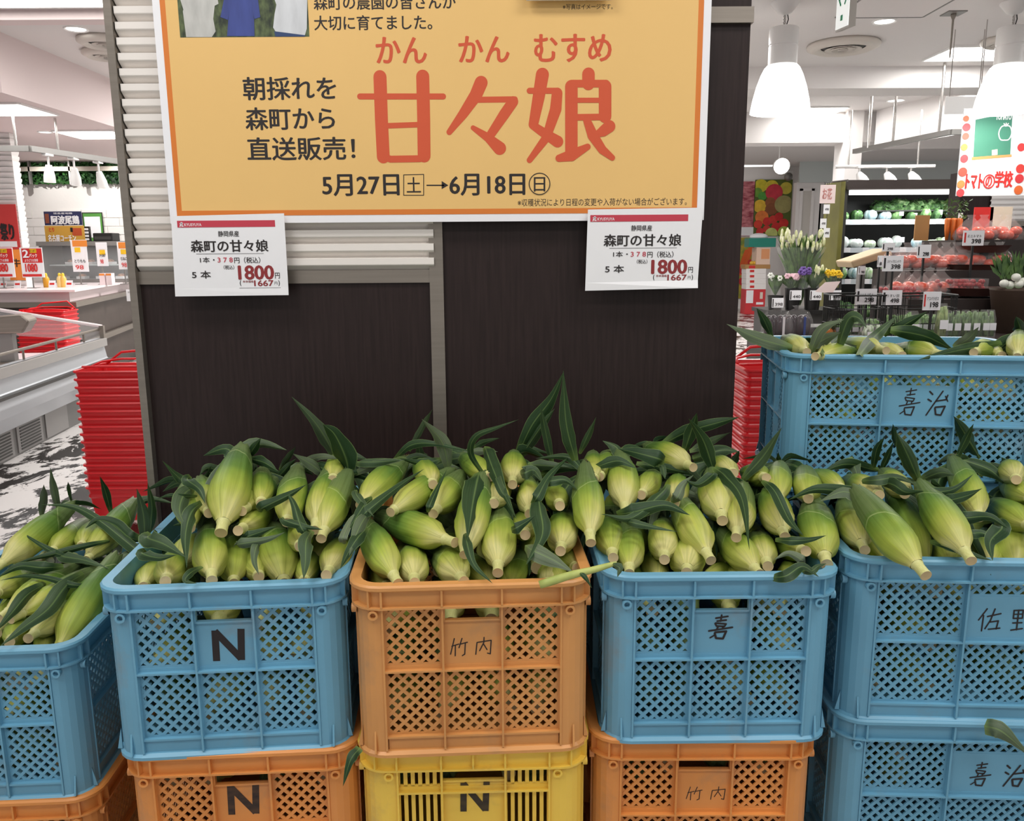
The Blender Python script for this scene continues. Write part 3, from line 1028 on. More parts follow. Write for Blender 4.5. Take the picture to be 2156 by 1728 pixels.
def uv_mesh(name, vs, fs, uvs, mats, mi=None):
    me = bpy.data.meshes.new(name)
    me.from_pydata(vs, [], fs)
    for m in mats:
        me.materials.append(m)
    lay = me.uv_layers.new(name='UVMap')
    for p in me.polygons:
        p.use_smooth = True
        us = [uvs[i] for i in p.vertices]
        wrap = max(u[0] for u in us) - min(u[0] for u in us) > 0.5
        for li, i in zip(p.loop_indices, p.vertices):
            u, v = uvs[i]
            lay.data[li].uv = (u + 1 if wrap and u < 0.5 else u, v)
    if mi:
        me.polygons.foreach_set('material_index', mi)
    me.update()
    return me


def husk_mesh(seed):
    rg = random.Random(seed)
    seg, rings = 36, 26
    fat = rg.uniform(-0.05, 0.08)
    prof = [(0, .35), (.035, .40), (.08, .55), (.15, .79 + fat), (.23, .94 + fat / 2), (.33, 1.0), (.46, 1.0), (.58, .95), (.70, .85 - fat), (.81, .71 - fat), (.91, .55), (1.0, .38)]
    rad = lambda v: next((a[1] + (b_[1] - a[1]) * (lambda t: t * t * (3 - 2 * t))((v - a[0]) / (b_[0] - a[0])) for a, b_ in zip(prof, prof[1:]) if a[0] <= v <= b_[0]), .3)
    st, sl = [rg.uniform(0, 6.28)], rg.uniform(-1.6, 1.6)
    ph = [rg.uniform(0, 6.28) for _ in range(6)]
    bend = rg.uniform(-0.35, 0.35)
    vs, uvs, fs = [], [], []
    for k in range(rings + 1):
        v = k / rings
        for i in range(seg):
            th = 2 * math.pi * i / seg
            q = ((th - st[0] - sl * v) / (2 * math.pi)) % 1.0 * 3
            step = 0.055 * (1 - (q % 1.0))                           # three wrapped sheaths
            neck = max(0, 1 - v / 0.3)
            r = rad(v) * (1 + step + 0.018 * math.sin(9 * th + ph[0] + 2 * v) + 0.02 * math.sin(3 * th + ph[1]) + 0.035 * neck * math.sin(5 * th + ph[2] + 6 * v))
            r *= 1 + 0.03 * math.sin(7 * v + ph[3])
            ragged = 0.02 * math.sin(5 * th + ph[4]) if k == rings else 0
            vs.append((r * math.cos(th) + bend * (v - .1) ** 2, r * math.sin(th), v + ragged))
            uvs.append((i / seg, v))
    for k in range(rings):
        for i in range(seg):
            j = (i + 1) % seg
            fs.append((k * seg + i, k * seg + j, (k + 1) * seg + j, (k + 1) * seg + i))
    vs.append((bend * 0.81, 0, 0.93))
    uvs.append((0.5, 1))
    for i in range(seg):
        fs.append((rings * seg + i, rings * seg + (i + 1) % seg, len(vs) - 1))
    return uv_mesh('husk', vs, fs, uvs, [HUSK])


def shank_mesh():
    mb = MB()
    mb.lathe([(0.9, 0.35), (1.02, 0.06), (1.12, 0.0), (1.02, -0.08), (0.94, -0.16), (0.92, -0.7), (1.0, -0.97), (0.97, -1.0)], 20, cap1=False, cap0=False)
    mb.slot = 1
    mb.lathe([(0.0, -0.995), (0.86, -0.985), (0.97, -1.0)], 20, cap0=False, cap1=False)
    return mb.build('shank_proto', [SHANK, CUT], None, smooth=True, angle=50)


def silk_mesh():
    rg = random.Random(5)
    mb = MB()
    for k in range(9):
        a = rg.uniform(0, 6.28)
        d = Vector((math.cos(a), math.sin(a), rg.uniform(0.3, 1.6))).normalized()
        p = [Vector((0, 0, -0.2)), d * 0.5, d * rg.uniform(0.8, 1.3) + Vector((rg.uniform(-.3, .3), rg.uniform(-.3, .3), 0))]
        mb.tube(p, [0.12, 0.09, 0.02], 4)
    return mb.build('silk_proto', SILK, None, smooth=True)


HUSKS = [husk_mesh(s) for s in range(7)]
_sp = shank_mesh()
SHM = _sp.data
bpy.data.objects.remove(_sp)
_sp = silk_mesh()
SKM = _sp.data
bpy.data.objects.remove(_sp)
CRG = random.Random(11)
EARS = []


def link_child(name, me, parent, scale, loc=(0, 0, 0)):
    o = bpy.data.objects.new(name, me)
    COL.objects.link(o)
    o.parent = parent
    o.scale = scale
    o.location = loc
    return o


def ear_3d(S, T, r, label, group, shank=0.03, rs=0.0115, silk=True, k=None):
    d = T - S
    L = d.length
    d.normalize()
    shank = min(shank, L * 0.25)
    J = S + d * shank
    t = bpy.data.objects.new('corn_ear', None)
    t.empty_display_size = 0.03
    t.location = J
    t.rotation_mode = 'QUATERNION'
    q = Vector((0, 0, 1)).rotation_difference(d)
    t.rotation_quaternion = q @ Matrix.Rotation(CRG.uniform(0, 6.28), 4, 'Z').to_quaternion()
    COL.objects.link(t)
    tag(t, label, 'corn', group)
    link_child('husk', HUSKS[CRG.randrange(7) if k is None else k], t, (r, r, L - shank))
    if shank > 0.004:
        link_child('shank', SHM, t, (rs, rs, shank))
    if silk:
        link_child('silk', SKM, t, (0.009, 0.009, 0.016), (0, 0, L - shank))
    return t


def cam_depth(P):
    return -(CAM.transposed() @ (P - C0)).z


def ear_px(sx, sy, tx, ty, w, Ys, label, group, shank=0.034, L=0.245):
    S = at_y(sx, sy, Ys)
    v = ray(tx, ty).normalized()
    w0 = S - C0
    bq, cq = v.dot(w0), w0.length_squared - L * L
    disc = bq * bq - cq
    t = bq + math.sqrt(disc) if disc > 0 else bq
    T = C0 + v * t
    r = w / 2 * cam_depth(S.lerp(T, 0.45)) / F / 1.03
    r = min(0.037, max(0.022, r))
    e = ear_3d(S, T, r, label, group, shank, min(0.0135, max(0.0088, r * 0.31)))
    EARS.append((e, (tx, ty), T, (sx, sy)))
    return e


def interp(tab, y):
    if y >= tab[0][0]:
        return tab[0][1]
    for (a, A), (c, B) in zip(tab, tab[1:]):
        if y >= c:
            return A + (B - A) * (a - y) / (a - c)
    return tab[-1][1]


PILE = [(1235, 1.205), (1225, 1.215), (1130, 1.30), (1060, 1.38), (1000, 1.47), (960, 1.57), (930, 1.60)]
PILE_A = [(1375, 1.31), (1300, 1.40), (1200, 1.55), (1110, 1.68), (1060, 1.72)]
PILE_E = [(752, 1.67), (742, 1.72), (715, 1.84), (690, 1.88)]
pile = {'N': lambda y: interp(PILE, y), 'O': lambda y: interp(PILE, y), 'B': lambda y: interp(PILE, y) + 0.02, 'D': lambda y: interp(PILE, y + 26) + 0.05,
        'A': lambda y: interp(PILE_A, y), 'E': lambda y: interp(PILE_E, y)}
PHRASE = {'N': 'blue N crate', 'O': 'dusty orange crate', 'B': 'smudged-character blue crate', 'D': 'long-side-forward blue crate', 'A': 'low blue end crate', 'E': 'highest blue crate'}
# stem end x, y, tip x, y, width, (hidden stem: 0)
CORN = {
    'N': [(465, 1122, 505, 945, 84), (509, 1076, 582, 1010, 54), (501, 1117, 580, 1076, 46), (604, 1100, 624, 985, 64, 0), (662, 1116, 694, 988, 62), (676, 1134, 729, 994, 66),
          (348, 1224, 372, 1168, 62), (446, 1222, 441, 1104, 70), (492, 1228, 488, 1108, 62, 0), (598, 1228, 574, 1098, 78, 0), (687, 1211, 733, 1136, 64), (302, 1236, 334, 1186, 50, 0),
          (400, 1112, 392, 1014, 48, 0), (632, 1150, 634, 1100, 40, 0), (545, 1215, 530, 1150, 52, 0), (640, 1226, 655, 1150, 54, 0), (550, 1060, 548, 992, 48, 0), (440, 1080, 425, 1010, 46, 0), (700, 1010, 715, 962, 48, 0)],
    'O': [(758, 1064, 855, 966, 62, 0), (822, 1078, 952, 990, 58, 0), (912, 1082, 974, 998, 62), (978, 1168, 1014, 1006, 70, 0), (958, 1142, 792, 1086, 70), (838, 1228, 762, 1092, 68), (873, 1227, 864, 1152, 66),
          (977, 1224, 920, 1152, 68), (1048, 1206, 1054, 1068, 72), (1079, 1020, 1082, 954, 56), (1115, 1082, 1112, 1012, 50), (1179, 1065, 1164, 1026, 52), (1244, 1143, 1231, 978, 66), (1106, 1126, 1102, 1086, 44),
          (1180, 1160, 1187, 1080, 68), (816, 1236, 778, 1188, 48, 0), (1030, 1236, 985, 1166, 50, 0), (1074, 1238, 1090, 1152, 62, 0), (1192, 1236, 1118, 1168, 50, 0), (1215, 1196, 1150, 1146, 52, 0),
          (1032, 1004, 968, 960, 50, 0), (1250, 1010, 1246, 956, 42, 0), (1150, 1230, 1190, 1180, 50, 0), (912, 1020, 880, 968, 46, 0), (1040, 1060, 1060, 1010, 48, 0)],
    'B': [(1291, 1174, 1274, 1086, 64), (1325, 1208, 1325, 1096, 64), (1317, 1081, 1308, 952, 64), (1460, 984, 1362, 940, 56), (1350, 1042, 1383, 996, 50, 0), (1399, 1178, 1394, 1100, 64), (1497, 1180, 1416, 1034, 68),
          (1521, 1096, 1499, 995, 75), (1550, 1132, 1568, 1018, 62), (1653, 1130, 1612, 1032, 68), (1446, 1206, 1449, 1140, 74), (1600, 1209, 1514, 1112, 68), (1617, 1192, 1590, 1120, 58), (1697, 1160, 1630, 1148, 44),
          (1741, 1188, 1703, 1050, 80), (1384, 1236, 1374, 1156, 58, 0), (1476, 1218, 1582, 1203, 44, 0), (1640, 1052, 1640, 970, 46, 0), (1702, 1050, 1696, 988, 58, 0), (1774, 1030, 1708, 996, 40, 0),
          (1545, 996, 1500, 972, 38, 0), (1614, 1006, 1568, 994, 30), (1262, 1004, 1288, 952, 40, 0), (1420, 1060, 1430, 1000, 50, 0), (1650, 1226, 1690, 1180, 48, 0), (1560, 1236, 1545, 1170, 50, 0), (1300, 1236, 1295, 1180, 44, 0)],
    'D': [(1950, 1212, 1802, 1034, 78, 1, 1.17), (2045, 1181, 1935, 1016, 74, 1, 1.225), (1821, 1158, 1772, 1053, 68), (1952, 1190, 1876, 1022, 62, 0), (1882, 1196, 1830, 1104, 66, 0), (2062, 1090, 2010, 964, 64, 0), (2174, 1112, 2084, 1058, 62),
          (2176, 1054, 2112, 1018, 52), (2140, 1200, 2118, 1100, 82, 0), (1905, 1040, 1864, 994, 46, 0), (1852, 1042, 1784, 1006, 38, 0), (2000, 1196, 1985, 1110, 60, 0), (2085, 1198, 2075, 1120, 58, 0), (1800, 1190, 1790, 1130, 50, 0), (2140, 1010, 2120, 975, 44, 0)],
    'A': [(-15, 1202, 156, 1062, 60), (108, 1162, 182, 1102, 52, 0), (182, 1178, 286, 1060, 58, 0), (-2, 1302, 156, 1188, 58), (22, 1304, 214, 1200, 52), (59, 1344, 168, 1255, 54), (120, 1372, 246, 1170, 72, 0), (20, 1352, 60, 1300, 40), (-10, 1250, 70, 1200, 50, 0), (90, 1376, 110, 1310, 50, 0), (30, 1160, 90, 1110, 48, 0), (170, 1150, 210, 1098, 46, 0)],
    'E': [(1699, 741, 1652, 713, 34), (1866, 738, 1764, 722, 38), (1716, 750, 1802, 741, 24), (1985, 746, 1880, 734, 30), (2050, 742, 2086, 730, 26), (2142, 752, 2146, 700, 26), (1745, 740, 1700, 722, 30, 0), (1900, 748, 1830, 736, 30, 0), (2110, 748, 2040, 738, 30, 0)],
}
ORD = ['first', 'second', 'third', 'fourth', 'fifth', 'sixth', 'seventh', 'eighth', 'ninth', 'tenth', 'eleventh', 'twelfth', 'thirteenth', 'fourteenth']
FROM = {'N': 'from the red baskets', 'O': 'from the N crates', 'B': 'from the orange crate', 'D': 'from the smudged crate', 'A': 'from the shop floor side', 'E': 'from the pillar'}
ROWLIM = {'N': (1195, 1120, 1060), 'O': (1195, 1120, 1060), 'B': (1195, 1120, 1030), 'D': (1170, 1080, 1030), 'A': (1330, 1240, 1170), 'E': (748, 744, 735)}
ROWN = ['rim row', 'second row', 'third row', 'back row']
for key, lst in CORN.items():
    rows = {}
    for e in lst:
        rows.setdefault(sum(e[1] < lim for lim in ROWLIM[key]), []).append(e)
    for rw, es in rows.items():
        es.sort(key=lambda e: e[0])
        for i, e in enumerate(es):
            hid = len(e) > 5 and e[5] == 0
            kind = 'buried-stem corn ear' if hid else ('fat corn ear' if e[4] >= 66 else 'slim corn ear' if e[4] < 56 else 'corn ear')
            lab = '%s, %s %s, %s, %s' % (kind, ORD[i], FROM[key], ROWN[rw], PHRASE[key])
            ear_px(e[0], e[1], e[2], e[3], e[4], e[6] if len(e) > 6 else pile[key](e[1]) + (0.055 if hid and rw == 0 else 0), lab, 'ears heaped on the ' + PHRASE[key], shank=0.012 if hid else 0.026, L=0.23 if key != 'E' else 0.22)


# ---------------------------------------------------------------- leaves
def catmull(P, n):
    P = [P[0] + (P[0] - P[1])] + P + [P[-1] + (P[-1] - P[-2])]
    out = []
    m = len(P) - 3
    for k in range(n + 1):
        u = k / n * m
        i = min(int(u), m - 1)
        t = u - i
        a, b_, c_, d_ = P[i:i + 4]
        out.append(0.5 * ((2 * b_) + (c_ - a) * t + (2 * a - 5 * b_ + 4 * c_ - d_) * t * t + (3 * b_ - a - 3 * c_ + d_) * t ** 3))
    return out


def leaf(parent, P, w, roll=0.0, seed=0, n=20, base=0.42):
    """a blade along the world points P (base first), w wide, its flat side turned to the room by roll"""
    rg = random.Random(seed)
    pts = catmull(P, n)
    inv = chain_matrix(parent).inverted()
    vs, uvs, fs = [], [], []
    ph, fold = rg.uniform(0, 6.28), rg.uniform(0.15, 0.75)
    tw = rg.uniform(-0.9, 0.9)
    for i, p in enumerate(pts):
        t = (pts[min(i + 1, n)] - pts[max(i - 1, 0)]).normalized()
        u = i / n
        side = t.cross((p - C0).normalized())
        if side.length < 0.1:
            side = t.orthogonal()
        side.normalize()
        side = Matrix.Rotation(roll + tw * (u - 0.5), 3, t) @ side
        up = side.cross(t)
        ww = w / 2 * (base + (1 - base) * min(1, u / 0.3)) * (1 if u < 0.36 else max(0.012, 1 - ((u - 0.36) / 0.64) ** 1.35)) * (1 + 0.06 * math.sin(13 * u + ph) + 0.02 * math.sin(29 * u + 2 * ph))
        for s in (-1, -0.5, 0, 0.5, 1):
            wave = 0.16 * w * math.sin(11 * u + ph + (1.4 if s > 0 else 0)) * abs(s)
            vs.append(inv @ (p + side * s * ww + up * (abs(s) * ww * fold + wave * (1 - u) * 0.8)))
            uvs.append((0.5 + s * 0.499, u))
    for i in range(n):
        for k in range(4):
            fs.append((i * 5 + k, i * 5 + k + 1, i * 5 + k + 6, i * 5 + k + 5))
    o = bpy.data.objects.new('leaf', uv_mesh('leaf', vs, fs, uvs, [LEAF]))
    COL.objects.link(o)
    o.parent = parent
    return o


def owner(x, y):
    return min(EARS, key=lambda e: (e[1][0] - x) ** 2 + (e[1][1] - y) ** 2)


# u: standing up from the pile; o: lying over it.  Points base first.
LEAVES = [
    ('u', 'A', 18, [(88, 1088), (93, 1050), (92, 1020)]), ('u', 'A', 17, [(122, 1075), (112, 1030), (106, 984)]), ('u', 'A', 9, [(154, 1058), (146, 1030), (143, 1014)]), ('u', 'A', 16, [(234, 1080), (222, 1035), (210, 1002)]),
    ('u', 'A', 28, [(305, 1142), (302, 1085), (288, 1028)]), ('u', 'A', 19, [(312, 1130), (320, 1070), (311, 1016)]), ('o', 'A', 26, [(293, 1160), (209, 1095), (153, 1066), (87, 1062)]), ('o', 'A', 15, [(122, 1166), (80, 1143), (42, 1118)]),
    ('o', 'A', 16, [(183, 1148), (115, 1166), (64, 1178), (0, 1200)]), ('o', 'A', 25, [(132, 1171), (178, 1179), (230, 1197)]), ('o', 'A', 15, [(152, 1231), (102, 1217), (51, 1212), (0, 1222)]), ('o', 'A', 38, [(140, 1232), (102, 1281), (51, 1319), (0, 1360)]),
    ('o', 'A', 28, [(90, 1195), (40, 1192), (-5, 1215)]), ('o', 'A', 30, [(60, 1250), (25, 1290), (-10, 1330)]), ('o', 'A', 34, [(270, 1130), (240, 1105), (205, 1095), (180, 1112)]),
    ('u', 'N', 28, [(438, 1040), (415, 1025), (378, 1006), (342, 970)]), ('u', 'N', 30, [(704, 962), (690, 930), (660, 885), (614, 835)]), ('u', 'N', 45, [(735, 1005), (728, 965), (705, 915), (680, 893)]), ('u', 'N', 20, [(520, 965), (535, 942), (549, 922)]),
    ('u', 'N', 22, [(522, 965), (555, 973), (585, 992)]), ('u', 'N', 14, [(588, 990), (608, 962), (623, 940)]), ('u', 'N', 18, [(578, 1013), (603, 985), (623, 966)]), ('u', 'N', 26, [(684, 1000), (656, 978), (617, 955)]), ('u', 'N', 30, [(528, 1015), (530, 985), (526, 968)]),
    ('o', 'N', 28, [(555, 1068), (605, 1043), (646, 1019)]), ('o', 'N', 26, [(634, 1110), (618, 1060), (603, 1035)]), ('o', 'N', 44, [(312, 1132), (345, 1145), (390, 1172)]), ('o', 'N', 32, [(402, 1080), (390, 1130), (393, 1195)]), ('o', 'N', 13, [(385, 1045), (355, 1043), (331, 1050)]),
    ('o', 'N', 34, [(645, 1138), (643, 1180), (639, 1220)]), ('o', 'N', 30, [(756, 1128), (735, 1160), (716, 1198)]), ('o', 'N', 22, [(722, 1132), (738, 1095), (758, 1072)]), ('o', 'N', 22, [(750, 1040), (765, 1060), (787, 1087)]),
    ('o', 'N', 26, [(300, 1165), (335, 1174), (372, 1168)]), ('o', 'N', 26, [(520, 1130), (548, 1120), (582, 1108)]), ('o', 'N', 20, [(540, 1150), (535, 1180), (545, 1210)]), ('o', 'N', 20, [(600, 1095), (640, 1108), (680, 1115)]), ('u', 'N', 18, [(620, 990), (670, 962), (720, 966)]),
    ('o', 'N', 26, [(395, 1010), (420, 1030), (432, 1060)]), ('o', 'N', 40, [(388, 1040), (378, 1075), (392, 1110)]), ('o', 'N', 24, [(505, 1145), (560, 1135), (600, 1120)]), ('o', 'N', 18, [(402, 1205), (390, 1222), (415, 1228)]),
    ('u', 'N', 20, [(740, 1000), (800, 975), (850, 968)]), ('u', 'N', 20, [(480, 1000), (440, 985), (420, 1000)]), ('u', 'N', 8, [(425, 1018), (435, 1000), (445, 980)]),
    ('u', 'O', 32, [(946, 990), (930, 930), (888, 882)]), ('u', 'O', 14, [(862, 950), (891, 896), (910, 862)]), ('u', 'O', 18, [(830, 968), (865, 937), (915, 934), (1003, 953)]), ('u', 'O', 22, [(880, 992), (884, 955), (878, 928)]),
    ('u', 'O', 15, [(1022, 1004), (991, 955), (1002, 918), (1047, 899), (1092, 883)]), ('u', 'O', 13, [(996, 942), (1020, 930), (1052, 922)]), ('u', 'O', 32, [(1088, 962), (1120, 895), (1160, 840), (1187, 782)]), ('u', 'O', 19, [(1163, 976), (1148, 905), (1138, 853)]),
    ('u', 'O', 26, [(1096, 962), (1131, 910), (1168, 860)]), ('u', 'O', 32, [(1212, 970), (1192, 890), (1186, 780)]), ('u', 'O', 15, [(1220, 956), (1238, 915), (1255, 878)]), ('o', 'O', 38, [(1027, 958), (1047, 1009), (1087, 1092)]), ('o', 'O', 58, [(1004, 1015), (994, 1070), (984, 1138)]),
    ('o', 'O', 26, [(1134, 1042), (1158, 1000), (1202, 958)]), ('o', 'O', 46, [(1137, 1070), (1142, 1125), (1108, 1188)]), ('o', 'O', 17, [(905, 1063), (922, 1025), (941, 988)]), ('o', 'O', 25, [(775, 1074), (836, 1026), (893, 987)]), ('o', 'O', 26, [(768, 1062), (748, 1092), (720, 1135)]),
    ('o', 'O', 26, [(1085, 1112), (1105, 1100), (1127, 1085)]), ('o', 'O', 22, [(983, 1142), (998, 1188), (1037, 1228)]), ('o', 'O', 32, [(1105, 995), (1125, 990), (1144, 1018)]), ('o', 'O', 44, [(1125, 1160), (1168, 1180), (1208, 1205)]), ('u', 'O', 22, [(745, 972), (790, 972), (852, 968)]),
    ('u', 'O', 24, [(1110, 978), (1150, 980), (1205, 985)]), ('u', 'O', 28, [(905, 985), (960, 965), (1000, 972)]), ('u', 'O', 26, [(1140, 1000), (1180, 985), (1235, 990)]), ('u', 'O', 20, [(930, 965), (890, 975), (840, 965)]), ('o', 'O', 26, [(1160, 1012), (1190, 1010), (1215, 1030)]),
    ('o', 'O', 30, [(765, 1095), (748, 1130), (735, 1170)]), ('o', 'O', 24, [(1045, 1010), (1060, 1040), (1080, 1050)]),
    ('u', 'B', 30, [(1507, 1005), (1482, 930), (1450, 881)]), ('u', 'B', 26, [(1440, 955), (1456, 905), (1467, 869)]), ('u', 'B', 30, [(1395, 935), (1450, 908), (1510, 890), (1557, 878)]), ('u', 'B', 20, [(1452, 950), (1495, 930), (1538, 910)]), ('u', 'B', 30, [(1458, 966), (1516, 948), (1556, 950)]),
    ('u', 'B', 26, [(1562, 1010), (1607, 960), (1646, 900)]), ('u', 'B', 10, [(1640, 980), (1639, 965), (1638, 952)]), ('o', 'B', 32, [(1805, 1040), (1720, 1030), (1660, 1052)]), ('o', 'B', 38, [(1335, 1078), (1400, 1063), (1453, 1084)]), ('o', 'B', 30, [(1390, 1040), (1330, 1090), (1266, 1082)]),
    ('o', 'B', 19, [(1332, 1100), (1370, 1108), (1426, 1119)]), ('o', 'B', 34, [(1528, 1003), (1562, 1050), (1578, 1158)]), ('o', 'B', 27, [(1632, 1035), (1662, 1095), (1692, 1128)]), ('o', 'B', 20, [(1665, 1138), (1705, 1136), (1740, 1127)]), ('o', 'B', 16, [(1395, 982), (1398, 995), (1400, 1008)]),
    ('o', 'B', 32, [(1655, 1212), (1690, 1192), (1724, 1214)]), ('o', 'B', 18, [(1708, 1202), (1722, 1192), (1740, 1186)]), ('u', 'B', 16, [(1538, 982), (1548, 965), (1557, 948)]), ('o', 'B', 28, [(1427, 1046), (1440, 1020), (1460, 1000)]), ('o', 'B', 40, [(1385, 965), (1340, 953), (1302, 945)]),
    ('u', 'B', 24, [(1340, 975), (1400, 985), (1460, 1000)]), ('u', 'B', 26, [(1560, 1000), (1600, 985), (1650, 985)]), ('o', 'B', 24, [(1500, 1000), (1470, 1020), (1440, 1010)]), ('o', 'B', 22, [(1690, 1180), (1660, 1165), (1630, 1178)]), ('u', 'B', 24, [(1250, 985), (1300, 970), (1340, 985)]),
    ('u', 'D', 25, [(1850, 992), (1784, 977), (1730, 993)]), ('u', 'D', 28, [(1788, 963), (1800, 985), (1808, 1012)]), ('u', 'D', 17, [(1838, 990), (1846, 945), (1863, 919)]), ('u', 'D', 14, [(1853, 996), (1870, 959), (1882, 928)]), ('u', 'D', 34, [(1936, 1015), (1910, 955), (1886, 908)]),
    ('u', 'D', 13, [(1887, 940), (1883, 912), (1880, 892)]), ('u', 'D', 34, [(2070, 975), (2035, 918), (2008, 876)]), ('u', 'D', 16, [(2012, 968), (2034, 923), (2050, 892)]), ('u', 'D', 34, [(2022, 966), (2083, 988), (2120, 1022)]), ('o', 'D', 24, [(1968, 1036), (2011, 1028), (2049, 998)]),
    ('o', 'D', 32, [(1880, 1020), (1908, 1036), (1946, 1034)]), ('o', 'D', 28, [(2002, 1052), (2040, 1042), (2068, 1028)]), ('o', 'D', 30, [(2032, 1090), (2083, 1088), (2122, 1112)]), ('o', 'D', 26, [(2044, 1122), (2070, 1122), (2094, 1136)]), ('o', 'D', 26, [(1850, 1010), (1890, 1005), (1930, 1020)]),
    ('u', 'D', 26, [(1940, 1010), (1980, 995), (2010, 1000)]), ('u', 'D', 26, [(2060, 1000), (2090, 985), (2140, 1000)]), ('o', 'D', 40, [(2110, 1110), (2085, 1140), (2090, 1180)]), ('o', 'D', 24, [(2000, 1150), (2040, 1165), (2090, 1180)]),
    ('u', 'E', 32, [(1668, 733), (1594, 711), (1530, 682)]), ('u', 'E', 19, [(1626, 712), (1608, 672), (1593, 648)]), ('u', 'E', 24, [(1706, 742), (1730, 692), (1778, 672)]), ('o', 'E', 24, [(1730, 745), (1762, 714), (1788, 688)]), ('o', 'E', 30, [(1810, 746), (1845, 705), (1890, 664)]),
    ('u', 'E', 24, [(1862, 707), (1909, 681), (1952, 656)]), ('o', 'E', 36, [(1875, 694), (1948, 708), (2012, 739)]), ('o', 'E', 27, [(2109, 721), (2021, 737), (1934, 757)]), ('u', 'E', 28, [(1762, 738), (1785, 674), (1806, 668), (1825, 690)]), ('u', 'E', 24, [(2008, 732), (2040, 712), (2061, 688)]),
    ('u', 'E', 26, [(2150, 712), (2148, 690), (2139, 666)]), ('u', 'E', 26, [(1700, 735), (1740, 712), (1770, 700)]),
]
for k, (mode, key, w, pts) in enumerate(LEAVES):
    e = owner(*pts[0])
    if mode == 'u':
        Y0 = min(e[2].y, pile[key](pts[0][1]) + 0.16)
        if key == 'E':
            Y0 = pile[key](pts[0][1]) + 0.02
        P = [at_y(x, y, Y0 - 0.02 * i) for i, (x, y) in enumerate(pts)]
    else:
        P = [at_y(x, y, pile[key](y) - (0.04 if key != 'E' else 0.025)) for x, y in pts]
        if key != 'E':                       # the root runs back into the heap
            P = [P[0] + (P[0] - P[1]) * 0.45 + Vector((0, 0.035, -0.01))] + P
    wid = w * cam_depth(P[1]) / F * (1.0 if mode == 'u' else 0.92)
    leaf(e[0], P, wid, roll=random.Random(k).uniform(-0.35, 0.35), seed=k)
# short dark leaves curling off the tips, filling the back of the heap
for k, e in enumerate(EARS):
    rg = random.Random(900 + k)
    ax = (chain_matrix(e[0]).to_3x3() @ Vector((0, 0, 1))).normalized()
    for j in range(2):
        sd = Vector((rg.uniform(-1, 1), rg.uniform(-0.1, 0.5), rg.uniform(-0.1, 0.25)))
        p0 = e[2] - ax * 0.03
        ln = rg.uniform(0.06, 0.11)
        P = [p0, p0 + (ax * 0.5 + sd * 0.6).normalized() * ln * 0.5, p0 + (ax * 0.3 + sd).normalized() * ln + Vector((0, 0, -0.02))]
        P = [Vector((p.x, min(p.y, CY - 0.03), p.z)) for p in P]
        leaf(e[0], P, rg.uniform(0.016, 0.03), roll=rg.uniform(-1.0, 1.0), seed=2000 + 2 * k + j, n=10)

    if e[3][1] < 1195:                   # and one tucked down underneath
        sd = Vector((rg.choice((-1, 1)), 0, 0)) * rg.uniform(0.035, 0.06)
        mid_ = e[2] - ax * 0.11
        P = [e[2] - ax * 0.02, e[2] - ax * 0.05 + sd * 0.7 - Vector((0, 0, 0.02)), mid_ + sd - Vector((0, 0.01, 0.045)), mid_ - ax * 0.06 + sd * 1.1 - Vector((0, 0.01, 0.06))]
        leaf(e[0], [Vector((p.x, min(p.y, CY - 0.03), p.z)) for p in P], rg.uniform(0.025, 0.04), roll=rg.uniform(-0.7, 0.7), seed=5000 + k, n=12)

# ---------------------------------------------------------------- ears inside the crates, seen through the mesh
FRG = random.Random(77)


def fill(t, cells, lab, grp):
    """cells: list of (x, y, z, heading) in the crate's own frame, heading of the tip"""
    M = chain_matrix(t)
    for x, y, z, h in cells:
        r = FRG.uniform(0.026, 0.031)
        h += FRG.uniform(-0.25, 0.25)
        L = 0.205
        d = Vector((math.cos(h), math.sin(h), FRG.uniform(-0.08, 0.08)))
        c = Vector((x + FRG.uniform(-0.008, 0.008), y, z))
        S, T = M @ (c - d * L / 2), M @ (c + d * L / 2)
        ear_3d(S, T, r, lab, grp, shank=0.03, silk=False)


def cells_short(levels, back=True):
    out = []
    for z in levels:
        for k in range(4):
            tip = math.pi / 2 if FRG.random() < 0.7 else -math.pi / 2
            out.append((-0.117 + 0.078 * k, -0.130, z + FRG.uniform(-0.006, 0.006), tip))
    if back:
        for k in range(4):
            out.append((-0.117 + 0.078 * k, 0.13, 0.20, math.pi / 2))
            out.append((-0.11 + 0.074 * k, -0.03, 0.262, math.pi / 2))
            out.append((-0.11 + 0.074 * k, 0.15, 0.268, -math.pi / 2))
    return out


def cells_long(levels, back=True):
    """the broad side is -x"""
    out = []
    for z in levels:
        for k in range(6):
            out.append((-0.058, -0.2 + 0.08 * k, z + FRG.uniform(-0.006, 0.006), 0.0 if FRG.random() < 0.7 else math.pi))
    if back:
        out += [(0.10 + 0.035 * (q % 2), s_ * 0.125, 0.06 + 0.055 * q, s_ * math.pi / 2) for q in range(4) for s_ in (-1, 1)]
    return out


for t, cells, who in ((crN, cells_short((0.055, 0.135, 0.215)), 'blue crate marked N'), (crO, cells_short((0.055, 0.135, 0.215)), 'dusty orange crate'), (crB, cells_short((0.055, 0.135, 0.215)), 'blue crate with the smudged character'),
                      (crA, cells_short((0.055, 0.135, 0.215)), 'low blue end crate'), (crD, cells_long((0.055, 0.135, 0.215)), 'blue crate set long side forward'), (crE, cells_long((0.055, 0.135, 0.215)), 'highest blue crate behind'),
                      (c2, cells_short((0.215,), False), 'orange crate with brushed N'), (cY, cells_short((0.215,), False), 'yellow slotted crate'), (c4, cells_short((0.215,), False), 'orange crate with thin characters'),
                      (c5, cells_long((0.14, 0.215), False), 'leaf-draped lower blue crate')):
    fill(t, cells, 'corn ear packed inside the %s, seen through its mesh' % who, 'ears inside the ' + who)

